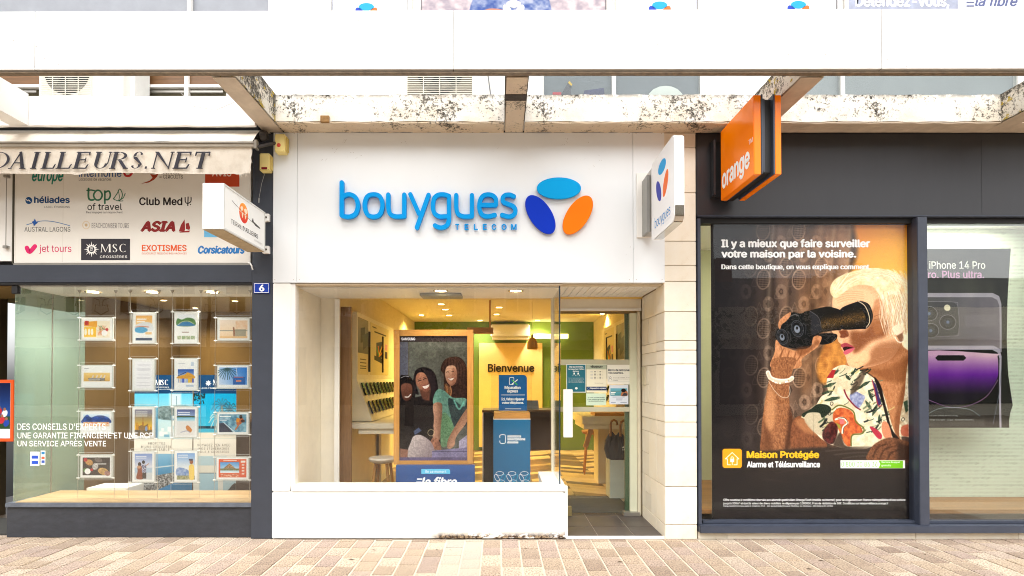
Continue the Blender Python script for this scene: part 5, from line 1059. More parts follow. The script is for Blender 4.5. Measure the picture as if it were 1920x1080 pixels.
# a serif face of our own: upright letters drawn from stems, hairlines and feet
def serif(s, pl, c, box, m, parent, wd=None, shear=0, t=.0015, name='lettering'):
    """letters in unit boxes laid side by side; wd gives (left, right) of every letter in the box's u-range (0..1)."""
    u0, v0, u1, v1 = box; H = v1 - v0; mb = MB(); k = [0]
    def put(ch, a, b):
        W = b - a
        def P(x, y): return (u0 + (a + x * W) * (u1 - u0) + shear * (y - .5) * H, v0 + y * H)
        def poly(*q): k[0] += 1; shape(pl, c, [P(*p) for p in q], t + k[0] * .00012, mb)
        def arc(cx, cy, rx, ry, a0, a1, th0=.05, th1=.17, n=14):   # thick where it runs upright
            k[0] += 1; o = len(mb.v); q = []
            ww = W * (u1 - u0) / H
            for i in range(n + 1):
                an = R_(a0 + (a1 - a0) * i / n); th = th0 + (th1 - th0) * abs(math.cos(an)) ** 1.5; q.append((P(cx + rx * math.cos(an), cy + ry * math.sin(an)), P(cx + (rx - th / ww) * math.cos(an), cy + (ry - th * .6) * math.sin(an))))
            for i in range(n + 1):
                for p in q[i]: mb.v.append(plane_pt(pl, c, p[0], p[1], t + k[0] * .00012))
            for i in range(n):
                f = (o + 2 * i, o + 2 * i + 1, o + 2 * i + 3, o + 2 * i + 2); mb.f.append(f)
        ww = (u1 - u0) * W / H; S = .19 / ww; h = .06; f_ = .08 / ww
        def stem(x, lo=0, hi=1, s=S): poly((x, lo), (x + s, lo), (x + s, hi), (x, hi))
        def foot(x, y, s=S): poly((x - f_, y), (x + s + f_, y), (x + s + f_, y + h * .8), (x - f_, y + h * .8))
        if ch in 'DELIRTBP':
            x = .42 if ch in 'T' else (.5 - S / 2 if ch == 'I' else .1)
            stem(x); foot(x, 0)
            if ch != 'T': foot(x, 1 - h * .8)
        if ch == 'D': arc(.30, .5, .70, .5, 90, -90)
        if ch == 'E': poly((.1, 0), (.92, 0), (1, .26), (.94, .26), (.84, h), (.1, h)); poly((.1, 1 - h), (.84, 1 - h), (.90, .80), (.95, .80), (.93, 1), (.1, 1)); poly((.2, .5), (.7, .5), (.7, .5 + h), (.2, .5 + h)); poly((.7, .38), (.75, .38), (.75, .66), (.7, .66))
        if ch == 'L': poly((.1, 0), (.92, 0), (1.0, .28), (.94, .28), (.84, h), (.1, h))
        if ch == 'T': poly((.0, 1 - h), (1, 1 - h), (1, 1), (0, 1)); poly((0, .76), (.05, .76), (.09, 1 - h), (0, 1 - h)); poly((.95, .76), (1, .76), (1, 1 - h), (.91, 1 - h))
        if ch == 'A': poly((.40, 1.0), (.54, 1.03), (.93, 0), (.93 - S * 1.15, 0)); poly((.46, .98), (.5, .90), (.16, 0), (.10, 0)); poly((.24, .32), (.74, .32), (.74, .32 + h), (.24, .32 + h)); foot(.08, 0, .05); foot(.93 - S * 1.15, 0, S * 1.1)
        if ch == 'N': poly((.14, 0), (.18, 0), (.18, 1), (.14, 1)); poly((.05, 1), (.05 + S * 1.2, 1), (.90, 0), (.90 - .02, 0)); poly((.84, -.0), (.88, -.0), (.88, 1), (.84, 1)); foot(.14, 0, .04); foot(.84, 1 - h * .8, .04)
        if ch == 'M': poly((.10, 0), (.14, 0), (.16, 1), (.12, 1)); poly((.08, 1), (.08 + S * .9, 1), (.52, .02), (.46, .02)); poly((.46, .02), (.50, .02), (.86, 1), (.82, 1)); poly((.80, 1), (.80 + S, 1), (.82 + S, 0), (.82, 0)); foot(.10, 0, .04); foot(.82, 0)
        if ch == 'U': stem(.1, .3, 1); foot(.1, 1 - h * .8); poly((.84, .3), (.88, .3), (.88, 1), (.84, 1)); foot(.84, 1 - h * .8, .04); arc(.49, .31, .39, .31, 180, 360)
        if ch == 'R': arc(.30, .75, .55, .25, 90, -90); poly((.40, .5), (.40 + S * 1.1, .5), (1.02, 0), (1.02 - S * 1.1, 0)); foot(.86, 0, .12)
        if ch == 'S': arc(.5, .745, .36, .255, 20, 180); arc(.5, .255, .38, .255, 0, -160); poly((.14, .74), (.14 + S, .70), (.88, .30), (.88, .22), (.80, .26), (.2, .60)); 
        if ch == 'C': arc(.52, .5, .48, .5, 48, 312)
        if ch == '.': poly((.2, 0), (.8, 0), (.8, .13), (.2, .13))
        if ch == "'": poly((.3, 1), (.7, 1), (.5, .7))
    for ch, (a, b) in zip(s, wd): put(ch, a, b)
    return obj(name, mb, m, parent)
serif('MSC', 'F', BYf, BX(188, 457.5, 239, 473, BYf), ink((236, 234, 228)), lb, [(0, .40), (.43, .66), (.70, 1)], t=.003); L('CROISIÈRES', 188, 478, 239, 484, (236, 234, 228), t0=.0045, bold=.01, space=1.15)
L('EXOTISMES', 266, 459, 350, 471, (222, 90, 36), bold=.02); L('DOUCEUR ET FRISSONS DES VACANCES', 266, 473.5, 350, 477, (222, 110, 60), bold=0); L('Corsicatours', 371, 460.5, 459, 476, (46, 122, 190), bold=.045, shear=.2)
# neighbouring white panel at the far left with its rod
wp = thing('side_board', 'white panel with a metal rod at the far left edge beside the logo board', 'panel', (-5.2, F + .05, 2.75))
p_ = BX(-60, 330, 23, 495, BYf); bx('sheet', p_[0], p_[2] - .003, BYf + .003, BYf + .05, p_[1] + .03, 3.95, WHITE, wp)
rx = X(11.5, BYf - .03, 400); obj('rod', MB().tube([(rx, BYf - .03, Z(467, BYf)), (rx, BYf - .03, Z(330, BYf))], .004), ALU, wp)
for y_ in (332, 464): bx('rod_clip', rx - .03, rx + .012, BYf - .035, BYf + .003, Z(y_ + 2.5, BYf), Z(y_ - 2.5, BYf), ALU, wp)
# awning ---------------------------------------------------------------------------------
aw = thing('awning', 'retracted cream canvas awning with hanging serif lettering and frayed right end', 'awning', (-3.9, 5.4, 3.5))
CANV = NT('cream_canvas'); q = CANV; q.pbsdf(q.mix(q.ramp(q.noise(7, 6, .7), (.45, 0.0), (.75, .6)), srgb(238, 230, 216), srgb(206, 194, 174)), .9, 0, q.bump(q.noise(14, 4, sx=(1, 1, .4)), .006)); CANV = q.m
ax0, ax1 = -6.4, X(486, 5.5, 243); yv = 5.34; mb = MB(); nx = 90
for i in range(nx + 1):
    x = ax0 + (ax1 - ax0) * i / nx; r_ = math.sin(x * 7.3) * .004 + math.sin(x * 17) * .002
    mb.v += [(x, 5.52, Z(243, 5.5)), (x, 5.44 + r_, Z(250, 5.42)), (x, yv + .01, Z(265, yv) + r_)]
for i in range(nx):
    for j in range(2): a = i * 3 + j; mb.f.append((a, a + 1, a + 4, a + 3))
obj('canvas_top', mb, CANV, aw, smooth=True)
xe = X(478, yv, 270); bx('front_bar', ax0, xe, yv - .02, yv + .02, Z(277, yv), Z(266.5, yv), mat('grimy_aluminium_bar', (166, 158, 144), .5, .2, var=.3, scale=20, streak=(.3, 1, 6)), aw, .003); bx('bar_lip', ax0, xe, yv - .027, yv - .0205, Z(270.5, yv), Z(267.5, yv), ALU, aw); bx('bar_end', xe + .001, xe + .028, yv - .03, yv + .03, Z(280, yv), Z(264, yv), ALU, aw)
mb = MB(); xv1 = X(471, yv, 300); nx = 150; nz = 8
for i in range(nx + 1):
    x = ax0 + (xv1 - ax0) * i / nx
    for j in range(nz + 1):
        t_ = j / nz; zt = Z(277, yv); e = max(0, (x - (xv1 - .12)) / .12)
        zb = Z(325.5 + 1.2 * math.sin(x * 4) + (1.5 if (i % 29) < 3 else 0), yv) - e * .012 + (.03 * e ** 3 * rng.random() if j == nz else 0)
        mb.v.append((x + (.014 * rng.random() if i == nx else 0), yv - .004 + (math.sin(x * 9 + 1) * .004 + math.sin(x * 23) * .002) * t_ - e * .03 * t_ * t_, zt + (zb - zt) * t_))
for i in range(nx):
    for j in range(nz): a = i * (nz + 1) + j; mb.f.append((a, a + 1, a + nz + 2, a + nz + 1))
obj('valance', mb, CANV, aw, smooth=True)
fr = MB()
for k in range(16):
    x = xv1 - .1 + k * .0075; z = Z(328, yv) + max(0, k - 9) * .02; fr.tube([(x, yv - .03, z + .012), (x + .005 * rng.uniform(-1, 2), yv - .035, z - .012), (x + rng.uniform(-.01, .02), yv - .035, z - .012 - rng.random() * .03)], .0014, 4)
obj('frayed_threads', fr, CANV, aw, kind='stuff')
gl_ = [(-140, 20), (78, 195), (212, 282), (298, 392), (398, 500), (512, 612), (640, 757), (757, 878), (890, 980), (996, 1014), (1032, 1178), (1185, 1292), (1316, 1412)]
u_a, u_b = X(0, yv, 300), X(1412 / 3.6, yv, 300)
serif('DAILLEURS.NET', 'F', yv - .0135, (u_a, Z(317.5, yv), u_b, Z(286, yv)), mat('faded_black_print', (50, 50, 62), .7, var=.3, scale=8), aw, [(max(a, -140) / 1412., b / 1412.) for a, b in [(-45, 74)] + gl_[1:]], shear=.26)
obj('cassette_end', MB().lathe((ax1 + .05, 5.5, 4.0), [(.05, -.03), (.055, .0), (.04, .03)], 16, 'x'), mat('dark_roller', (62, 58, 56), .5, .5, var=.3), aw, smooth=True)
obj('arm_joint', MB().tube([(xe + .02, yv, Z(276, yv)), (xe + .10, 5.45, Z(270, 5.45)), (xe + .13, 5.55, Z(268, 5.55))], .016), mat('dark_roller', (62, 58, 56)), aw, smooth=True)
bx('roller_housing', ax0, ax1 - .02, 5.53, 5.68, 3.98, 4.30, BLACKISH, aw)
# hanging brochure pockets -----------------------------------------------------------------
YC = 5.86
cols = [(148, 216), (243, 297), (322, 376), (403, 472)]
STEEL = mat('steel_wire', (196, 192, 182), .3, .8); CLIPM = mat('white_clip', (236, 236, 232), .4)
for ci_, (a, b) in enumerate(cols):
    for si, px in enumerate((a, b)):
        if px > 470: px = 468.5
        x = X(px, YC, 700)
        t = thing('display_cable', 'thin steel cable holding the %s edges of the %s column of cards' % (('left', 'right')[si], ('first', 'second', 'third', 'fourth')[ci_]), 'cable', (x, YC, SHZ), 'steel cables in the travel agency window')
        obj('wire', MB().tube([(x, YC, SHZ + .005), (x, YC, SOF)], .0022, 6), STEEL, t); obj('top_fixing', MB().lathe((x, YC, SOF - .03), [(.005, 0), (.009, .012), (.018, .026), (.018, .029)], 10), ALU, t)
names = {'l1': 'yellow colonial houses', 'l2': 'zebras on golden grass', 'l3': 'blue mountain above a town', 'l4': 'dark food collage', 'r1': 'pale sunset beach with a standing figure', 'r2': 'blue sky and palm fronds', 'r3': 'couple embracing by a pool', 'r4': 'orange border around a thatched resort', 'p11': 'orange carnival sheet with a blue bay', 'p12': 'plain white page of small print', 'p13': 'golden skyline with camels', 'p14': 'couple in patterned clothes looking at the sea', 'p21': 'green bay and white text', 'p22': 'harbour at night with yellow lights', 'p23': 'sunbather lying on pale sand', 'p24': 'woman in a yellow coat above the sea'}
cards = {'l1': (152, 595, 212, 639), 'l2': (151, 684, 212, 728), 'l3': (150, 770, 211, 814), 'l4': (150, 852, 211, 897), 'p11': (248, 585, 292, 645), 'p12': (247, 672, 291, 734), 'p13': (247, 762, 291, 823), 'p14': (247, 845, 291, 905), 'p21': (326, 584, 371, 645), 'p22': (326, 671, 371, 733), 'p23': (326, 762, 371, 822), 'p24': (326, 844, 371, 905), 'r1': (407, 595, 469, 640), 'r2': (406, 684, 468, 729), 'r3': (406, 772, 467, 816), 'r4': (405, 856, 467, 901)}
FRG = mat('card_border', (214, 216, 208), .5, var=.02)
for k, (x0, y0, x1, y1) in cards.items():
    b = BX(x0, y0, x1, y1, YC); t = thing('brochure_holder', 'clear hanging pocket with a card of %s' % names[k], 'brochure holder', ((b[0] + b[2]) / 2, YC, b[1]), 'brochure holders in the travel agency window')
    bx('border', b[0], b[2], YC + .002, YC + .005, b[1], b[3], FRG, t, 0)
    m_ = .011 if k[0] == 'p' else .012
    picture('card', paint_card(k), 'F', YC + .0015, (b[0] + m_, b[1] + m_, b[2] - m_, b[3] - m_), t, .002, emit=0)
    bx('pocket', b[0] - .012, b[2] + .012, YC - .006, YC - .003, b[1] - .015, b[3] + .02, ACRYL, t, 0)
    rim = MB()
    for x in (b[0] - .012, b[2] + .011): rim.box(x, x + .0016, YC - .007, YC - .002, b[1] - .01, b[3] + .016)
    for z in (b[1] - .015, b[3] + .02): rim.box(b[0] - .006, b[2] + .006, YC - .007, YC - .002, z, z + .0016)
    obj('pocket_edge', rim, mat('bright_acrylic_edge', (214, 216, 212), .2), t)
    for z in (b[1] + .006, b[3] - .006):
        for x, s in ((b[0], -1), (b[2], 1)): obj('clip', MB().tube([(x - s * .002, YC - .008, z), (x + s * .028, YC - .008, z)], .0055, 8), CLIPM, t)
# roll-up banners
for k, (x0, x1), lab in ((1, (252, 361), 'wide cruise banner with a white village and a turquoise sea behind the hanging cards'), (2, (363, 443), 'cruise banner with palm trees on a turquoise sky behind the hanging cards')):
    Yb = 6.62; b = BX(x0, 703, x1, 928, Yb); t = thing('cruise_banner', lab, 'banner', ((b[0] + b[2]) / 2, Yb, 0), 'cruise banners in the travel agency')
    picture('banner_sheet', paint_banner(k), 'F', Yb, b, t, .003); bx('stand', b[0], b[2], Yb - .05, Yb + .08, .011, .10, ALU, t); bx('lower_sheet', b[0], b[2], Yb + .0, Yb + .003, .101, b[1] - .001, mat('banner_blank', (226, 226, 220)), t, 0)
    W_ = ink((236, 240, 244)); N_ = ink((90, 88, 84))
    if k == 1:
        serif('MSC', 'F', Yb - .003, BX(291, 712, 317, 722, Yb), W_, t, [(0, .40), (.43, .66), (.70, 1)]); txt('CROISIÈRES', 'F', Yb - .003, BX(291, 724.5, 317, 727, Yb), W_, t, bold=0); txt('QUELLE CROISIÈRE', 'F', Yb - .003, BX(296, 728.5, 330, 731, Yb), W_, t, bold=0)
        for s_, bb in (('PROFITEZ', (278, 829, 310, 833.5)), ("D'UNE CROISIÈRE", (265, 834.5, 322, 839.5)), ('INOUBLIABLE', (271, 840.5, 318, 845.5))): txt(s_, 'F', Yb - .003, BX(*bb, Yb), N_, t, bold=0, space=1.2)
    else:
        st = [(391 + (6 if q_ % 2 == 0 else 2.6) * math.sin(q_ * math.pi / 8), 718.5 - (6 if q_ % 2 == 0 else 2.6) * math.cos(q_ * math.pi / 8)) for q_ in range(16)]
        obj('logo_shape', shape('F', Yb - .003, [(X(a_, Yb, c_), Z(c_, Yb)) for a_, c_ in st], .001), W_, t); serif('MSC', 'F', Yb - .003, BX(399, 712, 425, 722, Yb), W_, t, [(0, .40), (.43, .66), (.70, 1)]); txt("CLASSE D'IMPORTANCE", 'F', Yb - .003, BX(374, 726.5, 420, 729, Yb), W_, t, bold=0)
        for s_, bb in (('VOYAGEZ ZEN AVEC', (370, 832, 432, 837)), ('NOS ITINÉRAIRES', (373, 838, 430, 843)), ('VOLS & CROISIÈRE', (371, 844, 430, 849))): txt(s_, 'F', Yb - .003, BX(*bb, Yb), N_, t, bold=0, space=1.15)
# lettering on the glass
VW = ink((246, 246, 244)); YG = F + .055
for s_, bb in (("DES CONSEILS D'EXPERTS", (33, 794, 198, 806)), ('UNE GARANTIE FINANCIÈRE ET UNE RCP', (33, 808, 287, 822)), ('UN SERVICE APRÈS VENTE', (33, 823.5, 199, 837))): txt(s_, 'F', YG, BX(*bb, YG), VW, ls, bold=0.005, name='window_lettering')
stk = thing('card_sticker', 'small white and blue payment sticker on the agency glass, the larger of two', 'sticker', (X(66), YG, Z(873))); b = BX(57, 847, 74, 873, YG); bx('sheet', b[0], b[2], YG - .0015, YG, b[1], b[3], VW, stk, 0); b = BX(59.5, 854, 72, 860, YG); bx('mark', b[0], b[2], YG - .0025, YG - .0016, b[1], b[3], ink((40, 80, 190)), stk, 0); b = BX(59.5, 864, 72, 870, YG); bx('mark', b[0], b[2], YG - .0025, YG - .0016, b[1], b[3], ink((40, 80, 190)), stk, 0)
stk = thing('narrow_sticker', 'narrow payment sticker on the agency glass, the smaller of two', 'sticker', (X(81), YG, Z(870)))
b = BX(76.5, 845, 85, 871, YG); bx('sheet', b[0], b[2], YG - .0015, YG, b[1], b[3], VW, stk, 0)
for y_, c_ in ((847, (30, 120, 180)), (856, (220, 90, 60)), (863, (60, 90, 170))): b = BX(78, y_, 84, y_ + 5, YG); bx('mark', b[0], b[2], YG - .0025, YG - .0016, b[1], b[3], ink(c_), stk, 0)
# number plate
npl = thing('house_number_plate', 'small blue enamel plate with a white 6 on the dark pilaster', 'number plate', (X(490.5), F, Z(550)))
b = BX(476, 530.5, 505.5, 550, F + .01); bx('plate', b[0], b[2], F + .004, F + .0145, b[1], b[3], mat('blue_enamel', (24, 58, 160), .25, var=.03), npl, .002)
k_ = .008; obj('white_border', stroke('F', F + .004, [(b[0] + k_, b[1] + k_), (b[2] - k_, b[1] + k_), (b[2] - k_, b[3] - k_), (b[0] + k_, b[3] - k_)], .005, .001, True, False), VW, npl); txt('6', 'F', F + .004, BX(485.5, 533.5, 495.5, 546.5, F), VW, npl, bold=.035)
# alarm boxes
ALM = mat('yellowed_plastic', (232, 214, 140), .5, var=.05)
def alarm(px0, py0, px1, py1, yw, red, label, dep=.09):
    b = BX(px0, py0, px1, py1, yw - dep); t = thing('alarm_siren_box', label, 'alarm box', ((b[0] + b[2]) / 2, yw, b[1]))
    bx('casing', b[0], b[2], yw - dep, yw, b[1], b[3], ALM, t, .006); bx('side_clasp', b[2] + .0005, b[2] + .012, yw - dep * .7, yw - .01, b[1] + .02, b[3] - .02, mat('yellow_shade', (206, 182, 100), .5), t, .002)
    for x in (b[0] + .01, b[2] - .01):
        for z in (b[1] + .01, b[3] - .01): obj('screw', MB().lathe((x, yw - dep - .001, z), [(.003, 0), (.003, .002)], 8, 'y'), mat('dark_screw', (70, 60, 44)), t)
    if red == 'round': obj('red_lamp', MB().lathe(((b[0] * .6 + b[2] * .4), yw - dep - .006, (b[1] * .62 + b[3] * .38)), [(.006, 0), (.018, .002), (.02, .0055)], 18, 'y'), mat('red_lens', (196, 66, 50), .3), t, smooth=True)
    else: bx('red_lamp', b[0] + .02, b[2] - .02, yw - dep - .004, yw - dep - .0005, b[1] + .012, b[1] + .035, mat('dark_red_lens', (130, 24, 34), .3), t)
    return t
alarm(515, 251, 534, 285, F, 'round', 'yellowed alarm box with a round red lamp in the corner of the white fascia')
alarm(486.5, 287, 505, 320, F + .015, 'bar', 'yellowed alarm box with a dark red bar on the dark pilaster under the awning arm', .08)
obj('hanging_wire', MB().tube([(X(496), F - .0, Z(322)), (X(491), F - .02, Z(345)), (X(487), F - .03, Z(372))], .0018, 6).tube([(X(487), F - .03, Z(373)), (X(486.5), F - .03, Z(382))], .006, 8), mat('frayed_wire', (150, 150, 146)), label='thin wire with a small plug hanging from the pilaster alarm box', cat='wire')
obj('conduit', MB().tube([(X(466), F - .0, Z(493)), (X(470), F - .02, Z(494)), (X(474), F - .03, Z(500)), (X(475), F - .02, Z(507))], .008, 8), WHITE, label='short white bent conduit end at the right corner of the logo board', cat='conduit', smooth=True)
# ================================================================ CENTRE: the telephone shop
XA, XB = X(512, F, 400), X(1246, F, 400); ZS0, ZS1 = Z(530), Z(245)
sg = thing('shop_fascia_sign', 'large white fascia sign with raised blue lettering and three oval discs', 'shop sign', ((XA + XB) / 2, F, ZS0))
PANEL = NT('white_sign_panel'); q = PANEL; _n = q.noise(30, 6, .8); _m = q.noise(1.9, 2)
_a = q.n('ShaderNodeMath', operation='MULTIPLY'); q.l(q.ramp(_n, (.66, 0.0), (.69, 1.0)), _a.inputs[0]); q.l(q.ramp(_m, (.56, 0.0), (.66, 1.0)), _a.inputs[1])
q.pbsdf(q.mix(_a.outputs[0], q.ramp(q.noise(1.2, 3), (.3, srgb(227, 231, 233)), (.7, srgb(232, 236, 238))), srgb(150, 142, 130)), .35); PANEL = q.m
s1, s2 = X(557, F, 400), X(1187, F, 400)
for a, b in ((XA, s1 - .0015), (s1 + .0015, s2 - .0015), (s2 + .0015, XB)): bx('sign_panel', a, b, F, F + .05, ZS0, ZS1, PANEL, sg, .0015)
bx('sign_backing', XA + .01, XB - .01, F + .052, F + .16, ZS0 + .012, ZS1 + .008, mat('grey_backing', (120, 114, 104)), sg)
riv = MB()
for px in (516, 551, 562, 1180, 1193, 1241):
    for z in (ZS0 + .03, ZS1 - .03): riv.lathe((X(px, F, 400), F - .0015, z), [(.005, 0), (.005, .002)], 10, 'y')
obj('rivets', riv, mat('pale_rivet', (200, 196, 188), .4), sg)
CY = mat('cyan_acrylic', (0, 150, 226), .4, var=.02, spec=.12); KW = 3.84
def bp(*q): return [(X(630 + x / KW, F, 380), Z(320 + y / KW, F)) for x, y in q]
glyphs = [('b', [([(49, 95), (49, 325)], 0), ([(49, 330), (75, 338), (115, 337), (150, 315), (165, 262), (150, 205), (112, 181), (78, 184), (52, 200)], 0)]),
 ('o', [([(277, 180), (322, 196), (341, 258), (322, 322), (277, 340), (232, 322), (213, 258), (232, 196)], 1)]),
 ('u', [([(382, 182), (382, 225), (383, 280), (396, 320), (430, 337), (470, 338), (494, 336)], 0), ([(496, 335), (496, 182)], 0)]),
 ('y', [([(540, 180), (601, 318)], 0), ([(670, 184), (587, 417)], 0)]),
 ('g', [([(812, 190), (780, 181), (740, 184), (711, 208), (701, 262), (711, 312), (745, 337), (780, 338), (808, 337)], 0), ([(816, 192), (816, 300), (815, 365), (800, 402), (765, 417), (735, 412), (716, 402)], 0)]),
 ('u', [([(868, 186), (868, 228), (869, 282), (882, 320), (916, 337), (955, 338), (978, 336)], 0), ([(980, 335), (980, 186)], 0)]),
 ('e', [([(1040, 256), (1148, 256)], 0), ([(1152, 250), (1150, 212), (1128, 188), (1092, 181), (1056, 194), (1036, 235), (1034, 285), (1052, 324), (1092, 338), (1143, 327)], 0)]),
 ('s', [([(1280, 195), (1252, 183), (1218, 186), (1200, 207), (1206, 234), (1240, 250), (1276, 266), (1291, 295), (1280, 325), (1246, 339), (1196, 327)], 0)])]
wdt = 31 / KW * F / FP
for ch, ss in glyphs:
    mb = MB()
    for i, (pts, cl) in enumerate(ss): stroke('F', F, bp(*pts), wdt, .045 - i * .0006, bool(cl), True, mb, .008)
    obj('letter', mb, CY, sg, label='raised blue letter ' + ch)
for ch, a, b in (('T', 860, 888), ('E', 926, 955), ('L', 994, 1022), ('E', 1057, 1086), ('C', 1121, 1154), ('O', 1191, 1228), ('M', 1260, 1300)):
    (u0, v1), (u1, v0) = bp((a, 388), (b, 430)); txt(ch, 'F', F, (u0, v0, u1, v1), CY, sg, ext=.016, bold=.02, t0=.009, name='small_letter', label='small raised blue capital ' + ch)
for lab, cx_, cy_, a, b, r, col in (('cyan oval disc above', 1603, 134, 159, 78, 0, (0, 160, 226)), ('deep blue oval disc leaning left', 1470, 322, 158, 80, -R_(57), (10, 52, 186)), ('orange oval disc leaning right', 1738, 325, 158, 80, R_(57), (246, 122, 8))):
    k = F / FP / KW; (u, v), = bp((cx_, cy_)); obj('oval_disc', shape('F', F, ellipse(u, v, a * k, b * k, r, 56), .034, t0=.01), mat('acrylic_%d' % col[1], col, .4, var=.02, spec=.12), sg, label=lab, bevel=.0015)
sm_ = MB(); rs_ = random.Random(9)
for px, py, n_, an in ((643, 268, 5, .7), (627, 282, 3, .9), (607, 303, 4, .8), (657, 291, 2, .5), (671, 296, 2, .3), (1063, 265, 5, 1.2), (1052, 276, 2, .8), (1121, 295, 3, -.9), (1186, 467, 2, 1.3), (932, 279, 1, 1), (756, 268, 3, .6), (1109, 315, 2, -.8)):
    for k in range(n_):
        x, z = X(px + rs_.uniform(-6, 6), F, py), Z(py + rs_.uniform(-5, 5)); L_s = rs_.uniform(.006, .022); stroke('F', F, [(x, z), (x + L_s * math.cos(an), z + L_s * math.sin(an))], .0016, .0004, mb=sm_, cap=False)
obj('scuff_marks', sm_, mat('scuff_grey', (150, 142, 130), .8), sg, kind='stuff')
# masonry surround and window
cf = thing('phone_shop_front', 'white rendered shopfront with a corner glass window and low painted wall', 'shopfront', (-.7, F, 0))
bx('pilaster', XA, X(544, F, 700), F + .004, F + .30, Z(921.5) + .001, ZS0 - .004, WHITE_WALL, cf, .006)
WX0, WX1 = X(555, F + .05, 700), .622; WZ0, WZ1 = Z(908, F + .05), Z(535.5, F + .05)
bx('frame_post', X(545, F + .02, 700), WX0, F + .02, F + .12, WZ0 - .04, ZS0 - .004, WHITE, cf, .003)
bx('frame_head', WX0 + .001, WX1 + .02, F + .02, F + .12, WZ1, ZS0 - .004, mat('beige_head_frame', (208, 192, 166), .5, var=.1), cf)
bx('base_wall', XA, .66, F, F + .13, 0, Z(922), WHITE_WALL, cf, .012)
bx('sill', X(546, F, 900), .665, F - .004, F + .16, Z(921.5), WZ0, WHITE, cf, .004)
bx('return_wall', .46, .672, F + .135, 6.44, 0, Z(922), WHITE_WALL, cf, .01); bx('return_ledge', .45, .668, F + .165, 6.43, Z(921.5), WZ0, WHITE, cf, .004)
bx('corner_post', .661, .69, F + .0, F + .06, 0, WZ0 - .003, WHITE, cf, .012)
bx('window_glass', WX0 + .001, WX1 - .01, F + .055, F + .064, WZ0 + .001, WZ1 - .001, GLASS, cf, 0)
bx('side_glass', WX1 - .002, WX1 + .006, F + .055, 6.40, WZ0 + .001, WZ1 - .001, GLASS, cf, 0)
bx('glass_edge', WX1 - .012, WX1 - .0025, F + .052, F + .067, WZ0 + .001, WZ1 - .001, mat('blue_green_glass_edge', (26, 52, 72), .2), cf, 0)
bx('rear_post', WX1 - .02, WX1 + .012, 6.402, 6.47, .02, WZ1, CREAM, cf)
bx('inner_side_wall', WX0 - .05, WX0 - .002, F + .13, 6.46, .0, WZ1, mat('cream_side', (232, 224, 206), .6), kind='structure')
bx('inner_return', WX0 - .001, X(637, 6.5, 700), 6.44, 6.5, .0, 3.0, mat('cream_side', (232, 224, 206), .6), cf)
bx('post_edge', X(628, 6.43, 700), X(637, 6.43, 700), 6.41, 6.438, .0, 2.51, WHITE, cf)
SF2 = 2.525
bx('display_ceiling', WX0 + .001, WX1 + .002, F + .125, 6.46, SF2, SF2 + .06, WHITE, cf)
bx('air_vent', X(790, 6.15, 553), X(866, 6.15, 553), 6.02, 6.3, SF2 - .03, SF2 - .001, mat('grey_vent', (150, 152, 152), .5), label='slim grey air vent under the window ceiling of the phone shop', cat='air vent')
bx('drop_face', -1.86, 2.1, 6.465, 6.52, SF2, 2.9, mat('yellow_drop', (226, 190, 110), .6), kind='structure')
# recessed entrance
DY = 6.5; DX0, DX1 = WX1 + .014, X(1197, DY, 700)
en = thing('entrance_recess', 'tiled recessed entrance with a white boarded soffit beside the shop window', 'entrance', (1.15, F, 0))
nb = 13; bw = (1.655 - .64) / nb
for k in range(nb): bx('soffit_board', .64 + k * bw + .002, .64 + (k + 1) * bw - .002, F + .16, DY - .003, 2.545, 2.57, WHITE, en, .003)
bx('soffit_backing', .63, 1.66, F + .165, DY - .005, 2.572, 2.60, mat('dark_gap', (96, 80, 60)), en)
bx('soffit_edge', .64, 1.66, F + .053, F + .158, 2.548, 2.57, mat('beige_head_frame', (208, 192, 166)), en)
TILE = mat('dark_slate_tile', (70, 64, 62), .45, var=.25, scale=3, bump=.0006, bscale=30, rnd=.12)
bx('tile_bed', .67, 1.656, F + .03, 6.6, -.0, .014, mat('pale_grout', (196, 188, 176), .8), en)
for i, (a, b) in enumerate(((.68, .998), (1.004, 1.366), (1.372, 1.652))):
    for (c_, d_) in ((F + .035, 6.0), (6.006, 6.42), (6.426, 6.6)): bx('tile', a, b, c_, d_, .008, .02, TILE, en, .001)
bx('threshold_strip', .67, 1.655, F + .004, F + .03, .0, .026, WHITE, en)
bx('transom_panel', DX0 - .02, 1.655, DY, DY + .06, Z(580, DY), 2.546, mat('cream_panel', (226, 218, 200), .5), en); bx('transom_bead', DX0 - .02, 1.655, DY - .02, DY + .0, Z(583, DY), Z(578.5, DY), WHITE, en)
dr = thing('glass_entrance_door', 'glass entrance door with frosted strips and posters beside the stone wall', 'door', (1.1, DY, .02))
bx('door_jamb', X(1181, DY, 700), X(1194, DY, 700), DY, DY + .06, .03, Z(587, DY), mat('pale_green_cream', (214, 216, 192), .5, var=.06), dr); bx('outer_jamb', X(1194.5, DY, 700), X(1200, DY, 700), DY - .02, DY + .06, .02, Z(585, DY), CREAM, dr)
bx('glass_leaf', DX0, X(1180.5, DY, 700), DY + .02, DY + .03, .035, Z(588, DY), GLASS_D, dr, 0); bx('head_bar', DX0, X(1194, DY, 700), DY - .0, DY + .05, Z(587.5, DY), Z(583.5, DY), mat('brown_shadow_bar', (120, 96, 60)), dr)
for y0, y1 in ((674, 684.5), (763, 772)): bx('frosted_band', DX0 + .001, X(1196, DY, 700), DY + .0165, DY + .0195, Z(y1, DY), Z(y0, DY), FROST, dr, 0)
bx('green_edge', X(1171, 6.58, 700), X(1179.5, 6.58, 700), 6.56, 6.60, .03, Z(588, 6.58), mat('dark_green_edge', (62, 88, 60), .4), dr)
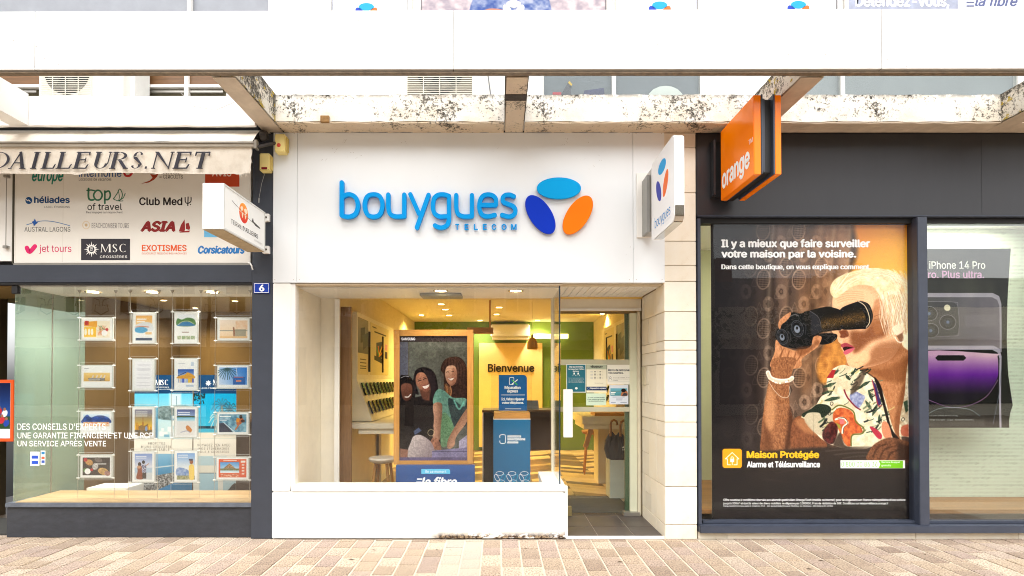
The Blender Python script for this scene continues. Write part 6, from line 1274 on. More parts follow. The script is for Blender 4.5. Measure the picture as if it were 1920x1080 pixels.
bx('floor_hinge', X(1170, DY - .05, 960), X(1200, DY - .05, 960), DY - .06, DY + .04, .021, .065, ALU, dr); bx('floor_bolt', X(1064, DY - .05, 955), X(1072, DY - .05, 955), DY - .05, DY + .0, .021, .13, mat('old_brass', (150, 134, 90), .5, .5), dr)
hb = BX(1056, 730, 1073.5, 820, 6.40); bx('handle', hb[0], hb[2], 6.38, 6.42, hb[1], hb[3], mat('white_handle', (240, 240, 238), .3, var=.01), dr, .004); bx('handle_bracket', hb[0] + .02, hb[0] + .05, 6.421, DY + .018, hb[1] + .05, hb[1] + .08, ALU, dr); bx('handle_bracket', hb[0] + .02, hb[0] + .05, 6.421, DY + .018, hb[3] - .08, hb[3] - .05, ALU, dr)
bx('contact_shadow_strip', X(514, F, 1010), .66, F - .003, F + .0, 0.0005, .006, mat('contact_shadow_dark', (70, 58, 46), .9), cf, 0)  # thin dark strip stands in for the contact shadow along the wall foot
# notices on the door (flush on the glass)
YP = DY + .0145
def notice(name, x0, y0, x1, y1, col, label, off=0):
    b = BX(x0, y0, x1, y1, YP); t = thing(name, label, 'notice', ((b[0] + b[2]) / 2, YP - off, b[1])); bx('sheet', b[0], b[2], YP - off - .0012, YP - off, b[1], b[3], mat('sheet_%d%d%d' % col, col, .5, var=.01), t, 0); return t
def nt_(t, s, x0, y0, x1, y1, col, bold=.01, off=0, **k): return txt(s, 'F', YP - off - .0013, BX(x0, y0, x1, y1, YP), ink(col), t, bold=bold, **k)
def nbar(t, x0, y0, x1, y1, col, name='text_line', off=0): b = BX(x0, y0, x1, y1, YP); return bx(name, b[0], b[2], YP - off - .0024, YP - off - .0014, b[1], b[3], ink(col), t, 0)
t = notice('teal_notice', 1062, 683, 1098.5, 736, (226, 232, 228), 'dark teal notice with white text and two little figures on the door glass'); b = BX(1063.2, 684, 1097.6, 734.5, YP)
bx('teal_field', b[0], b[2], YP - .0024, YP - .0013, b[1], b[3], mat('teal_field', (16, 104, 124)), t, 0)
wq = (236, 244, 244)
for s_, bb in (('Stop aux incivilités,', (1067, 686, 1094, 690)), ("le respect est l'affaire", (1066, 690.6, 1095.5, 694)), ('de tous.', (1074, 694.6, 1086, 697.5))): nt_(t, s_, *bb, wq, .02, .0012)
for fx in (1076.5, 1084):
    obj('figure', shape('F', YP - .0024, [(X(a_, YP, 700), Z(c_, YP)) for a_, c_ in ellipse(fx, 700, 1.4, 1.6, 0, 10)], .0008), ink(wq), t); obj('figure', stroke('F', YP - .0024, [(X(a_, YP, 700), Z(c_, YP)) for a_, c_ in ((fx - 2.4, 705), (fx - 2, 703), (fx, 702.4), (fx + 2, 703), (fx + 2.4, 705))], .003, .0008), ink(wq), t)
for y_ in (709, 711, 713, 715, 717): nt_(t, 'tout comportement agressif ou', 1066, y_ - .8, 1095 - (y_ % 3), y_ + .5, wq, 0, .0012)
obj('emblem', shape('F', YP - .0024, [(X(a_, YP, 700), Z(c_, YP)) for a_, c_ in ellipse(1080.5, 728, 2.6, 2.2)], .0008), ink(wq), t)
t = notice('opening_hours', 1099.5, 683, 1137.5, 736, (232, 228, 206), 'cream opening hours sheet headed Bonjour on the door glass'); b = BX(1099.6, 683.5, 1137.4, 692.5, YP); bx('header', b[0], b[2], YP - .0022, YP - .0013, b[1], b[3], mat('sage_header', (172, 182, 160)), t, 0)
nt_(t, '«Bonjour»', 1107, 685, 1130, 690.5, (30, 30, 34), .03, .001)
for y_ in (696, 699, 701.7, 704.4, 707.1, 709.8):
    nbar(t, 1107, y_, 1112, y_ + .5, (150, 160, 180)); nbar(t, 1114, y_, 1117, y_ + .9, (50, 50, 56)); nbar(t, 1124, y_, 1127, y_ + .9, (50, 50, 56)); nbar(t, 1118.5, y_, 1122, y_ + .4, (190, 186, 170)); nbar(t, 1128, y_, 1131, y_ + .4, (190, 186, 170))
nt_(t, 'Retrouvez nos horaires sur', 1115, 717.5, 1131, 719, (90, 90, 90), 0)
b = BX(1099.6, 725, 1137.4, 732, YP); bx('footer', b[0], b[2], YP - .0022, YP - .0013, b[1], b[3], mat('navy_footer', (18, 44, 92)), t, 0); nt_(t, 'Réparation express', 1107, 726.3, 1136, 730, (240, 244, 250), .02, .001); obj('ring_icon', stroke('F', YP - .0022, [(X(a_, YP, 700), Z(c_, YP)) for a_, c_ in ellipse(1103.4, 728.5, 1.9, 1.9, 0, 10)], .0028, .0009, True), ink((120, 170, 220)), t)
t = notice('welcome_notice', 1138.5, 684, 1191.5, 721, (234, 233, 222), 'wide white notice Ravis de retrouver vos sourires on the door glass', 0)
nt_(t, 'Ravis de retrouver', 1140.5, 691.5, 1182, 696, (36, 50, 70), .02); nt_(t, 'vos sourires.', 1140.5, 697, 1169, 701, (36, 50, 70), .02); b = BX(1140.5, 705, 1189.5, 716, YP)
obj('text_frame', stroke('F', YP - .0012, [(b[0], b[1]), (b[2], b[1]), (b[2], b[3]), (b[0], b[3])], .0022, .0009, True, False), ink((120, 140, 160)), t); nt_(t, 'Si vous le souhaitez, le conseiller', 1150, 707.3, 1187, 709, (60, 60, 70), 0); nt_(t, 'peut porter un masque sur simple', 1150, 709.8, 1187, 711.5, (60, 60, 70), 0); nt_(t, 'demande.', 1150, 712.3, 1158.5, 714, (60, 60, 70), 0)
obj('figure', stroke('F', YP - .0012, [(X(a_, YP, 700), Z(c_, YP)) for a_, c_ in ((1141.5, 713.5), (1142, 711), (1144.3, 710), (1146.8, 711), (1147.4, 713.5))], .0032, .001), ink((40, 56, 90)), t); obj('figure', stroke('F', YP - .0012, [(X(a_, YP, 700), Z(c_, YP)) for a_, c_ in ellipse(1144.4, 708, 1.7, 2, 0, 10)], .0026, .001, True), ink((40, 56, 90)), t)
t = notice('mint_notice', 1099, 737.5, 1136.5, 760, (204, 226, 206), 'small pale mint notice with three text lines on the door glass')
for s_, bb in (('Ici, nous sommes équipés', (1102, 744, 1133.5, 746.5)), ("d'une solution de contrôle", (1101.5, 747.5, 1134, 750)), ('de pièces justificatives.', (1103.5, 751, 1132, 753.5))): nt_(t, s_, *bb, (50, 84, 80), .01)
t = thing('seaside_notice', 'small poster of a person leaning by the sea on the door glass', 'notice', (X(1160, YP), YP, Z(757, YP))); picture('sheet', paint_seaside(), 'F', YP, BX(1142.5, 722, 1178, 758, YP), t, .0014)
# stone pier and the entrance's side wall
pr = thing('stone_pier', 'pale limestone pier between the entrance and the dark shopfront', 'stone pier', (1.83, F, 0))
PX0, PX1 = 1.66, X(1306, F, 700)
jy = [243, 277, 361.5, 452.6, 498, 528, 584.6, 639, 657, 683, 760.6, 792, 820, 913, 984.6, 1010.5]
bx('core', PX0 + .012, PX1 - .006, F + .012, 6.9, .0, 4.075, JOINT, pr, 0)
for a, b in zip(jy[:-1], jy[1:]): bx('stone', PX0, PX1, F + rng.uniform(0, .002), F + .30, Z(b) + .004 if b < 1010 else 0, min(Z(a), 4.07) - .001, STONE, pr, .004)
zs = [0, Z(984.6), Z(913), Z(820), Z(792), Z(760.6), Z(683), Z(657), Z(639), Z(584.6), 2.54]
for i, (a, b) in enumerate(zip(zs[:-1], zs[1:])):
    ys = [F + .303, 6.495]
    if b - a > .25: ys = [F + .303, [5.98, 6.12, 6.2][i % 3], 6.36 if i % 2 else 6.495] + ([6.495] if i % 2 else [])
    for j, (c_, d_) in enumerate(zip(ys[:-1], ys[1:])):
        if b - a > .35 and j == 1: mid = (a + b) / 2; parts_ = ((a, mid), (mid, b))
        else: parts_ = ((a, b),)
        for z0_, z1_ in parts_: bx('stone', PX0 + rng.uniform(0, .002), PX0 + .06, c_ + .002, d_ - .002, z0_ + .002, z1_ - .002, STONE, pr, .003)
bx('meter_box', X(1204, 6.4, 700), PX0 - .001, 6.30, 6.42, Z(722, 6.4), Z(688, 6.4), mat('beige_box', (196, 186, 160), .5), label='small beige box on the entrance side wall by the door', cat='junction box')
# ---------------------------------------------------------------- the room behind
RXL, RXR, RYB, RZC = -1.88, 2.12, 12.5, 2.87
YEL = mat('cream_room_ceiling', (232, 220, 190), .8, var=.03); LW = mat('cream_room_wall', (222, 208, 170), .8, var=.04); GRN = mat('olive_green_wall', (92, 118, 44), .7, var=.05)
bx('wall', RXL - .06, RXL, 6.505, RYB, 0, 3.0, LW, kind='structure'); bx('wall', RXR, RXR + .06, 6.9, RYB, 0, 3.0, LW, kind='structure'); bx('wall', RXL - .06, RXR + .06, RYB, RYB + .06, 0, 3.0, GRN, kind='structure'); bx('wall', 1.625, 2.11, 6.56, 6.62, 0, 3.0, LW, kind='structure')
bx('ceiling', RXL, RXR, 6.53, RYB - .005, RZC, RZC + .05, YEL, kind='structure')
fl = thing('herringbone_floor', None, None, (0, 9.5, 0), kind='structure'); bx('subfloor', RXL, RXR, 5.75, RYB - .005, -.03, .004, mat('subfloor_brown', (120, 84, 44)), fl, 0)
PLK = NT('chevron_planks'); q = PLK; oi = q.n('ShaderNodeObjectInfo'); c = q.ramp(oi.outputs['Random'], (0, srgb(78, 58, 38)), (.42, srgb(112, 86, 56)), (.5, srgb(196, 166, 116)), (1, srgb(222, 196, 150))); c = q.mix(.5, c, q.ramp(q.noise(14, 4, sx=(1, 6, 1)), (.3, .55), (.7, 1.0)), 'MULTIPLY'); q.pbsdf(c, .35); PLK = q.m
cw, pdp, skew = .52, .205, .26; pm = {}
r2 = random.Random(8)
for i in range(-4, 5):
    for j in range(-1, 29):
        x0 = i * cw; x1 = x0 + cw; y0 = 6.62 + j * pdp; s = skew if i % 2 else -skew
        if x1 > RXR + .3 or x0 < RXL - .4 or y0 + abs(s) + pdp > RYB + .2: continue
        ya, yb = y0 + (0 if s > 0 else -s), y0 + (s if s > 0 else 0)
        key = i % 2
        if key not in pm:
            mb = MB().hexa([(.002, ya - y0, 0), (cw - .002, yb - y0, 0), (cw - .002, yb - y0, .008), (.002, ya - y0, .008)], [(.002, ya - y0 + pdp - .003, 0), (cw - .002, yb - y0 + pdp - .003, 0), (cw - .002, yb - y0 + pdp - .003, .008), (.002, ya - y0 + pdp - .003, .008)])
            o = obj('plank', mb, PLK, fl, origin=(0, 0, 0)); pm[key] = o.data
        else: o = bpy.data.objects.new('plank', pm[key]); COL.objects.link(o); o.parent = fl
        o.location = Vector((x0, y0, .006)) - WORLD[fl.name]
bx('door_mat', .66, 1.6, 6.62, 7.55, .016, .024, mat('grey_door_mat', (84, 82, 76), .9, var=.35, scale=30, streak=(.2, 5, 1)), label='grey ribbed door mat just inside the glass door', cat='doormat')
# lights of the room
gy = 'recessed ceiling lights of the phone shop'
downlight(826, 545, SF2, 14, .08, None, 'lit downlight in the window ceiling above the big screen', grp=gy, power=24, col=(1, .87, .62)); downlight(967, 545, SF2, 14, .08, None, 'lit downlight in the window ceiling above the blue pedestal', grp=gy, power=18, col=(1, .87, .62))
WARM = (1, .70, .19)
for px, py, pw, lab in ((827, 570, 70, 'ceiling spot nearest the front, over the screen'), (835, 580, 60, 'second ceiling spot behind the front one'), (790, 590.5, 120, 'ceiling spot near the left wall of the phone shop'), (842, 591, 0, 'ceiling spot right of the left wall one'), (936, 576, 70, 'ceiling spot over the reception desk, front'), (931, 589, 60, 'ceiling spot over the reception desk, rear')):
    downlight(px, py, RZC, 12, .07, None, lab, grp=gy, power=pw, col=WARM)
downlight(1130, 588, RZC, 12, .07, None, 'ceiling spot over the desk seen through the door', grp=gy, power=60, col=WARM)
downlight(1008, 600.5, RZC, 10, .07, None, 'ceiling spot in front of the welcome panel', grp=gy, power=75, col=(1, .9, .62))
downlight(900, 600.5, RZC, 10, .07, None, 'ceiling spot above the left edge of the welcome panel', grp=gy, power=45, col=(1, .9, .62))
# wood strip and the phone wall on the left
bx('timber_strip', X(639, 6.58, 700), X(659, 6.58, 700), 6.56, 6.62, .0, Z(576, 6.6), wood('grey_brown_strip', (150, 112, 72), (118, 84, 52), 'Z'), label='tall brown timber strip beside the phone display wall', cat='timber strip')
def phone_wall(label, mirror, x_w, x_f, y0, y1, ztop, zmid, zbot, xb, pics, nph, gname):
    t = thing('phone_display_wall', label, 'phone display', ((x_w + x_f) / 2, (y0 + y1) / 2, zbot)); WP = mat('warm_white_panel', (236, 226, 196), .5)
    bx('upper_panel', x_w, x_f, y0, y1, zmid + .002, ztop, WP, t, .003)
    s = -1 if mirror else 1
    obj('sloping_tray', MB().hexa([(x_w, y0, zbot), (xb, y0, zbot), (x_f, y0, zmid), (x_w, y0, zmid)], [(x_w, y1, zbot), (xb, y1, zbot), (x_f, y1, zmid), (x_w, y1, zmid)]), WP, t)
    for (a, b, k) in pics:
        m_ = image_mat('galaxy%d' % k, paint_galaxy(k)); o = picture('product_poster', None, 'L' if mirror else 'R', x_f + s * .001, ((-b, zmid + .06, -a, ztop - .06) if mirror else (a, zmid + .06, b, ztop - .06)), t, .003, m=m_)
    for yy in (y0 + .62, y0 + 1.5): bx('black_rail', x_f + s * .001, x_f + s * .02, yy, yy + .05, zmid + .1, ztop - .2, BLACKISH, t)
    ph = None; dx, dz = xb - x_f, zbot - zmid; ln = math.hypot(dx, dz)
    for r in range(2):
        for k in range(nph):
            yy = y0 + .08 + k * (y1 - y0 - .15) / nph; f0, f1 = .10 + r * .44, .40 + r * .44
            nx_, nz_ = -dz / ln, dx / ln
            if nx_ * s < 0: nx_, nz_ = -nx_, -nz_
            A_ = (x_f + dx * f0, zmid + dz * f0); B_ = (x_f + dx * f1, zmid + dz * f1)
            def pt(p, y, h): return (p[0] + nx_ * h, y, p[1] + nz_ * h)
            q_ = obj('smartphone', MB().hexa([pt(B_, yy, .012), pt(B_, yy + .085, .012), pt(A_, yy + .085, .012), pt(A_, yy, .012)], [pt(B_, yy, .03), pt(B_, yy + .085, .03), pt(A_, yy + .085, .03), pt(A_, yy, .03)]), [mat('phone_black', (26, 26, 28), .2), mat('phone_navy', (36, 44, 60), .2), mat('phone_brown', (70, 52, 30), .2)][(k + r) % 3], label='%s phone from the window side in the %s row of %s' % (('first', 'second', 'third', 'fourth', 'fifth', 'sixth', 'seventh', 'eighth', 'ninth', 'tenth')[k], ('upper', 'lower')[r], ('the left display tray', 'the right wall tray')[bool(mirror)]), cat='smartphone', group=gname)
    return t
phone_wall('phone display wall with two product posters and a sloping tray at the left of the window', False, RXL + .002, -1.775, 7.0, 9.4, Z(584, 7.0), Z(711, 7.0), Z(790, 7.0), X(698, 7.0, 790), ((7.04, 7.6, 1), (7.72, 9.0, 2)), 10, 'phones on the sloping display tray')
t = thing('display_desk', 'cream display desk under the sloping phone tray', 'desk', (-1.5, 8, 0)); b = BX(657, 794, 760, 804, 6.8)
bx('desk_top', RXL + .002, b[2], 6.8, 9.4, b[1], b[3], mat('cream_desk', (236, 228, 202), .4), t, .003); bx('drawer', b[0] + .09, b[2], 6.83, 9.3, Z(814, 6.83), b[1] - .002, mat('cream_desk', (236, 228, 202)), t); bx('desk_leg', -1.84, -1.80, 8.6, 9.3, .012, Z(814, 6.83) - .002, mat('cream_desk', (236, 228, 202)), t)
def stool(x, y, h, label, seatm, legm, r=.15):
    t = thing('stool', label, 'stool', (x, y, .012)); obj('seat', MB().lathe((x, y, h - .07), [(r * .7, 0), (r * .95, .02), (r * 1.05, .05), (r, .066), (.02, .058)], 24), seatm, t, smooth=True)
    for k in range(4):
        a = k * math.pi / 2 + .7; obj('leg', MB().tube([(x + r * .6 * math.cos(a), y + r * .6 * math.sin(a), h - .068), (x + r * 1.1 * math.cos(a), y + r * 1.1 * math.sin(a), .012)], [.02, .014], 10), legm, t, smooth=True)
    return t
stool(X(718, 6.85, 860), 6.85, .645, 'white seated stool with oak legs under the display desk', mat('stool_white', (236, 230, 214), .5), wood('oak_leg', (200, 150, 80), (176, 124, 60), 'Z'), .165)
# screen in its timber frame
YS = 6.2; sc_ = thing('advertising_screen', 'large upright screen in a light timber frame showing two laughing women', 'screen', (X(813, YS), YS, Z(871, YS)))
OAK = wood('honey_oak', (214, 158, 82), (190, 132, 62), 'Z'); OAKX = wood('honey_oak_x', (214, 158, 82), (190, 132, 62), 'X')
fb = BX(738, 618, 887, 871, YS); ib = BX(748.5, 630, 876, 864, YS)
bx('frame', fb[0], ib[0], YS, YS + .1, fb[1], fb[3], OAK, sc_, .004); bx('frame', ib[2], fb[2], YS, YS + .1, fb[1], fb[3], OAK, sc_, .004); bx('frame', ib[0] + .001, ib[2] - .001, YS + .001, YS + .1, ib[3], fb[3], OAKX, sc_, .003); bx('frame', ib[0] + .001, ib[2] - .001, YS + .001, YS + .1, fb[1], ib[1], OAKX, sc_, .003)
picture('display', paint_screen(), 'F', YS + .03, ib, sc_, .01, rough=.25, emit=.26); txt('SAMSUNG', 'F', YS + .02, BX(752, 632.5, 778, 638, YS), ink((206, 208, 226)), sc_, bold=.03)
bd = thing('fibre_board', 'blue floor board lettered la fibre under the big screen', 'sign board', (X(816, 6.1), 6.1, .01)); b = BX(742, 872.5, 890, 930, 6.1); BLUE = mat('denim_blue_board', (36, 78, 136), .4, var=.1)
bx('panel', b[0], b[2], 6.1, 6.16, .012, b[3], BLUE, bd); bb = BX(790, 879.5, 844, 888.5, 6.1); obj('tag', shape('F', 6.1, rrect(*bb, .02, 4, (1, 0, 0, 0)), .002), ink((96, 190, 226)), bd); txt('En ce moment', 'F', 6.1, BX(798, 881.5, 837, 886.5, 6.1), ink((226, 244, 250)), bd, t0=.003, small=False)
txt('la fibre', 'F', 6.1, BX(790, 894, 857, 913, 6.1), ink((246, 248, 250)), bd, bold=.03, shear=.3)
for i, y_ in enumerate((897, 903, 909)): bb = BX(779 - 0 * i + (2 - i) * 1.5, y_, 789 + (2 - i) * 1.5, y_ + 2.6, 6.1); bx('stripe', bb[0], bb[2], 6.098, 6.0995, bb[1], bb[3], ink((246, 248, 250)), bd, 0)
# blue pedestal with its little poster
YT = 6.7; TB = mat('petrol_blue_print', (8, 104, 152), .4, var=.04); tp = thing('blue_pedestal', 'blue printed pedestal with a timber top in the phone shop window', 'pedestal', (X(960, YT), YT, .01)); b = BX(925, 787, 994.5, 930, YT)
bx('body', b[0], b[2], YT, YT + .42, .012, b[3], TB, tp); bx('white_edge', b[0] - .002, b[2] + .002, YT - .003, YT + .42, b[3] + .001, b[3] + .012, WHITE, tp); b2 = BX(926, 774, 994, 786, YT); bx('timber_top', b2[0], b2[2], YT - .004, YT + .42, b[3] + .013, b2[3], OAKX, tp)
WI = ink((236, 244, 248))
for s_, q_ in (('solutions', (951, 815, 977, 820.5)), ('smartphone', (951, 820.5, 985, 827)), ('durable', (951, 826.5, 972, 831.5))): txt(s_, 'F', YT, BX(*q_, YT), WI, tp, bold=.035, small=False)
ip = lambda *q_: [(X(860 + x / 3.725, YT, 820), Z(740 + y / 3.725, YT)) for x, y in q_]
obj('phone_icon', stroke('F', YT, ip((288, 300), (288, 285), (300, 280), (320, 280), (326, 290), (326, 330), (318, 340), (296, 340), (288, 332), (288, 322)), .008, .001), WI, tp)
for row, (y0_, n_) in enumerate(((550, 3), (608, 3))):
    for k in range(n_):
        cx_ = 287 + 86 * k - 0 * row
        cx2 = cx_ + (-36 if row else 0)
        for dx_, dy_, a_, r_ in ((0, 0, 27, 0), (-20, 32, 27, -R_(60)), (22, 32, 27, R_(60))):
            if row and dy_: continue
            (u, v), = ip((cx2 + (43 if row else 0) + dx_, y0_ + dy_)); kk = YT / FP / 3.725
            obj('ring_pattern', stroke('F', YT, ellipse(u, v, a_ * kk, 13 * kk, r_, 16), .005, .001 + .0003 * (dx_ > 0) + .0006 * (dx_ < 0), True, False), WI if dx_ <= 0 else ink((40, 176, 220)), tp)
ps_ = thing('repair_sign', 'blue counter sign Réparation express standing on the pedestal', 'counter sign', (X(961, YT + .1), YT + .1, 1.19)); YR = YT + .1; b = BX(935, 703, 988, 770, YR)
obj('sign_face', shape('F', YR, rrect(*b, .045, 6, (1, 0, 0, 0)), .004), mat('royal_blue_print', (6, 92, 158), .35), ps_)
for s_, q_ in (('Réparation', (946, 723.5, 976, 731)), ('express', (951, 731.5, 971, 737.5)), ('Ici, faites réparer', (940, 745.5, 983, 752)), ('votre téléphone.', (941, 752.5, 982, 758.5))): txt(s_, 'F', YR - .004, BX(*q_, YR), WI, ps_, bold=.03, small=False)
for q_ in ((940, 740, 984, 741), (947, 766, 977, 767)): bb = BX(*q_, YR); bx('rule', bb[0], bb[2], YR - .006, YR - .0045, bb[1], bb[3], WI, ps_, 0)
rp = lambda *q_: [(X(860 + x / 4.153, YR, 715), Z(520 + y / 4.153, YR)) for x, y in q_]
obj('phone_icon', stroke('F', YR - .004, rp((425, 835), (400, 835), (395, 825), (395, 790), (402, 780), (425, 780), (430, 790), (430, 805)), .006, .001), WI, ps_); obj('tool_icon', stroke('F', YR - .004, rp((415, 832), (457, 798)), .011, .0014), WI, ps_); obj('tool_icon', stroke('F', YR - .004, rp((415, 800), (455, 836)), .011, .002), ink((70, 190, 70)), ps_)
bx('sign_foot', b[0] + .02, b[2] - .02, YR - .02, YR + .06, 1.196, b[1] - .001, ACRYL, ps_, 0)
cp = bx('clear_screen', X(921, 7.1, 740), X(998, 7.1, 740), 7.13, 7.136, 1.18, Z(690, 7.1), ACRYL, None, 0, label='clear hygiene screen standing on the reception desk', cat='screen')
de = thing('reception_desk', 'reception desk with a black side panel behind the blue pedestal', 'desk', (.3, 7.5, .01)); bx('side_panel', X(907, 7.3, 800), X(926, 7.3, 800) + .02, 7.3, 7.9, .012, 1.15, mat('matt_black_laminate', (30, 29, 30), .5), de); bx('panel_edge', X(904.5, 7.3, 800), X(906.5, 7.3, 800), 7.29, 7.9, .012, 1.16, WHITE, de); bx('desk_top', X(904, 7.3, 800), .80, 7.28, 7.9, 1.161, 1.19, mat('walnut_top', (92, 62, 28), .4), de); bx('back_panel', .05, .78, 7.86, 7.9, .6, 1.16, mat('walnut_top', (92, 62, 28)), de)
obj('tablet', MB().hexa([(X(984, 7.4), 7.40, 1.195), (X(1010, 7.4), 7.38, 1.195), (X(1010, 7.4), 7.48, 1.31), (X(986, 7.4), 7.50, 1.31)], [(X(984, 7.4), 7.41, 1.192), (X(1010, 7.4), 7.39, 1.192), (X(1010, 7.4), 7.49, 1.307), (X(986, 7.4), 7.51, 1.307)]), mat('grey_screen', (120, 130, 140), .2), label='tablet leaning on the reception desk right of the blue sign', cat='tablet')
# back wall
wpn = thing('welcome_board', 'pale timber panel lettered Bienvenue on the green back wall', 'panel', (.27, 12.42, .5)); b = BX(898, 643, 1017, 838, 12.42)
bx('panel', b[0], b[2], 12.42, 12.48, b[1], b[3], mat('light_ply', (230, 198, 136), .5, var=.04), wpn); txt('Bienvenue', 'F', 12.42, BX(914.5, 682, 1002, 697.5, 12.4), mat('black_letters', (30, 26, 20)), wpn, ext=.02, bold=.02, small=False)
a2 = thing('indoor_air_conditioner', 'long indoor air conditioner high on the back wall above the welcome panel', 'air conditioner', (.25, 12.4, 2.4)); b = BX(920, 608, 994, 640, 12.2); bx('casing', b[0], b[2], 12.2, 12.49, b[1] + .1, b[3], mat('ac_casing', (236, 234, 226)), a2, .02); bx('flap', b[0] + .03, b[2] - .03, 12.21, 12.4, b[1] + .04, b[1] + .095, mat('ac_casing', (236, 234, 226)), a2, .005)
l2 = thing('pendant_lamp', 'bell shaped pendant lamp on a thin cord in front of the welcome panel', 'pendant lamp', (X(998, 9.2), 9.2, 1.9)); x = X(998, 9.2, 640); zb = Z(655, 9.2)
obj('lamp_shade', MB().lathe((x, 9.2, zb), [(.088, 0), (.084, .1), (.06, .17), (.02, .2), (.018, .24), (.001, .245)], 24), mat('straw_lamp', (196, 150, 66), .6), l2, smooth=True); obj('cord', MB().tube([(x, 9.2, zb + .245), (x, 9.2, RZC)], .003, 6), mat('pale_cord', (200, 180, 140)), l2)
pf = thing('timber_portal', 'honey coloured timber portal frame in the middle of the phone shop', 'timber frame', (.3, 9.0, 0)); b = BX(876, 614, 925, 625, 9.0); bx('lintel', b[0], b[2], 9.0, 9.12, b[1], b[3], OAKX, pf); bx('post', b[0], b[0] + .10, 9.0, 9.12, .012, b[1] - .001, OAK, pf); bx('hanger', X(917, 9.0), X(920, 9.0), 9.02, 9.1, b[3] + .001, RZC, OAK, pf)
bb = BX(1001, 626, 1040, 634, 12.3); bx('light_shelf', bb[0], bb[2] + .3, 12.3, 12.49, bb[1], bb[3], emat('glowing_shelf', (255, 236, 160), 1.6), label='glowing cream light shelf on the green wall right of the welcome panel', cat='light shelf')
# things seen through the door
phone_wall('tall phone display panels seen through the top of the glass door', True, RXR - .002, 1.98, 8.7, 10.6, 2.55, 1.5, 1.15, 1.80, ((8.8, 9.4, 1), (9.6, 10.5, 2)), 5, 'phones on the right wall tray')
t = thing('desk_by_door', 'cream desk with angled leg seen through the glass door', 'desk', (1.5, 8.3, 0)); b = BX(1092, 783, 1163, 795, 8.1); bx('desk_top', b[0], 1.9, 8.1, 9.2, b[1], b[1] + .11, mat('cream_desk', (236, 228, 202)), t); bx('apron', b[0] + .03, 1.86, 8.14, 9.1, b[1] - .08, b[1] - .002, mat('cream_desk', (236, 228, 202)), t); bx('tray', b[0] + .2, 1.85, 8.2, 8.6, b[1] + .111, b[1] + .16, OAKX, t)
obj('leg', MB().hexa([(b[0] + .02, 8.16, .6), (b[0] + .09, 8.16, .6), (b[0] + .17, 8.16, b[1] - .082), (b[0] + .10, 8.16, b[1] - .082)], [(b[0] + .02, 8.2, .6), (b[0] + .09, 8.2, .6), (b[0] + .17, 8.2, b[1] - .082), (b[0] + .10, 8.2, b[1] - .082)]), OAK, t); bx('pedestal_leg', b[0] + .3, b[0] + .7, 8.5, 8.9, .012, b[1] - .082, LW, t)
stool(X(1108, 9.4, 840), 9.4, .74, 'bamboo legged stool in front of the desk behind the door', mat('bamboo', (176, 120, 50), .5), mat('bamboo', (176, 120, 50), .5), .15)
us = thing('umbrella_stand', 'pale grey square umbrella stand just inside the door', 'umbrella stand', (1.6, 7.4, .02)); b = BX(1142, 862, 1171, 929, 7.45)
sm = MB().box(b[0], b[2], 7.40, 7.42, .022, b[3]).box(b[0], b[2], 7.66, 7.68, .022, b[3]).box(b[0] + .0005, b[0] + .02, 7.421, 7.659, .022, b[3] - .0005).box(b[2] - .02, b[2] - .0005, 7.421, 7.659, .022, b[3] - .0005).box(b[0] + .001, b[2] - .001, 7.42, 7.66, .023, .04); obj('box_body', sm, mat('grey_green_box', (196, 204, 190), .4), us)
def umbrella(px, y, label, lean, ph):
    x = X(px, y, 800); t = thing('umbrella', label, 'umbrella', (x, y, .05)); zt = b[3]
    mb = MB(); N = 16; pr_ = [(.012, -.30), (.05, -.1), (.095, .0), (.115, .12), (.09, .24), (.05, .31), (.012, .36)]
    o = len(mb.v)
    for r, h in pr_:
        for k in range(N): a = k * math.tau / N; rr = r * (1 + .22 * math.cos(a * 8 + ph)); mb.v.append((x + lean * h + rr * math.cos(a), y + rr * math.sin(a) * .8, zt + h))
    for i in range(len(pr_) - 1):
        for k in range(N): a_ = i * N + k; b__ = i * N + (k + 1) % N; mb.f.append((a_, b__, b__ + N, a_ + N))
    obj('canopy', mb, mat('black_umbrella_cloth', (16, 15, 18), .6, var=.2), t, smooth=True)
    obj('shaft', MB().tube([(x + lean * .38, y, zt + .38), (x + lean * .5, y, zt + .47)], .006), ALU, t)
    hx, hz = x + lean * .5 + .0, zt + .30; obj('crook_handle', MB().tube([(hx, y - .03, hz), (hx, y - .03, hz + .16), (hx + .012, y - .03, hz + .20), (hx + .045, y - .03, hz + .22), (hx + .08, y - .03, hz + .20), (hx + .09, y - .03, hz + .15)], .016, 10), wood('crook_wood', (190, 132, 60), (150, 96, 40), 'Z'), t, smooth=True)
    for dx, dz, r in ((0, 0, .3), (-.012, -.03, -.9), (.014, -.03, .9)): obj('oval_mark', shape('F', y - .082, ellipse(x + .035 + dx, zt + .17 + dz, .014, .008, r, 14), .002), VW, t)
umbrella(1161, 7.50, 'black folded umbrella with a crook handle in the stand, the nearer and taller one', .02, 0); umbrella(1151, 7.60, 'black folded umbrella half hidden behind the first one in the stand', -.10, 2)
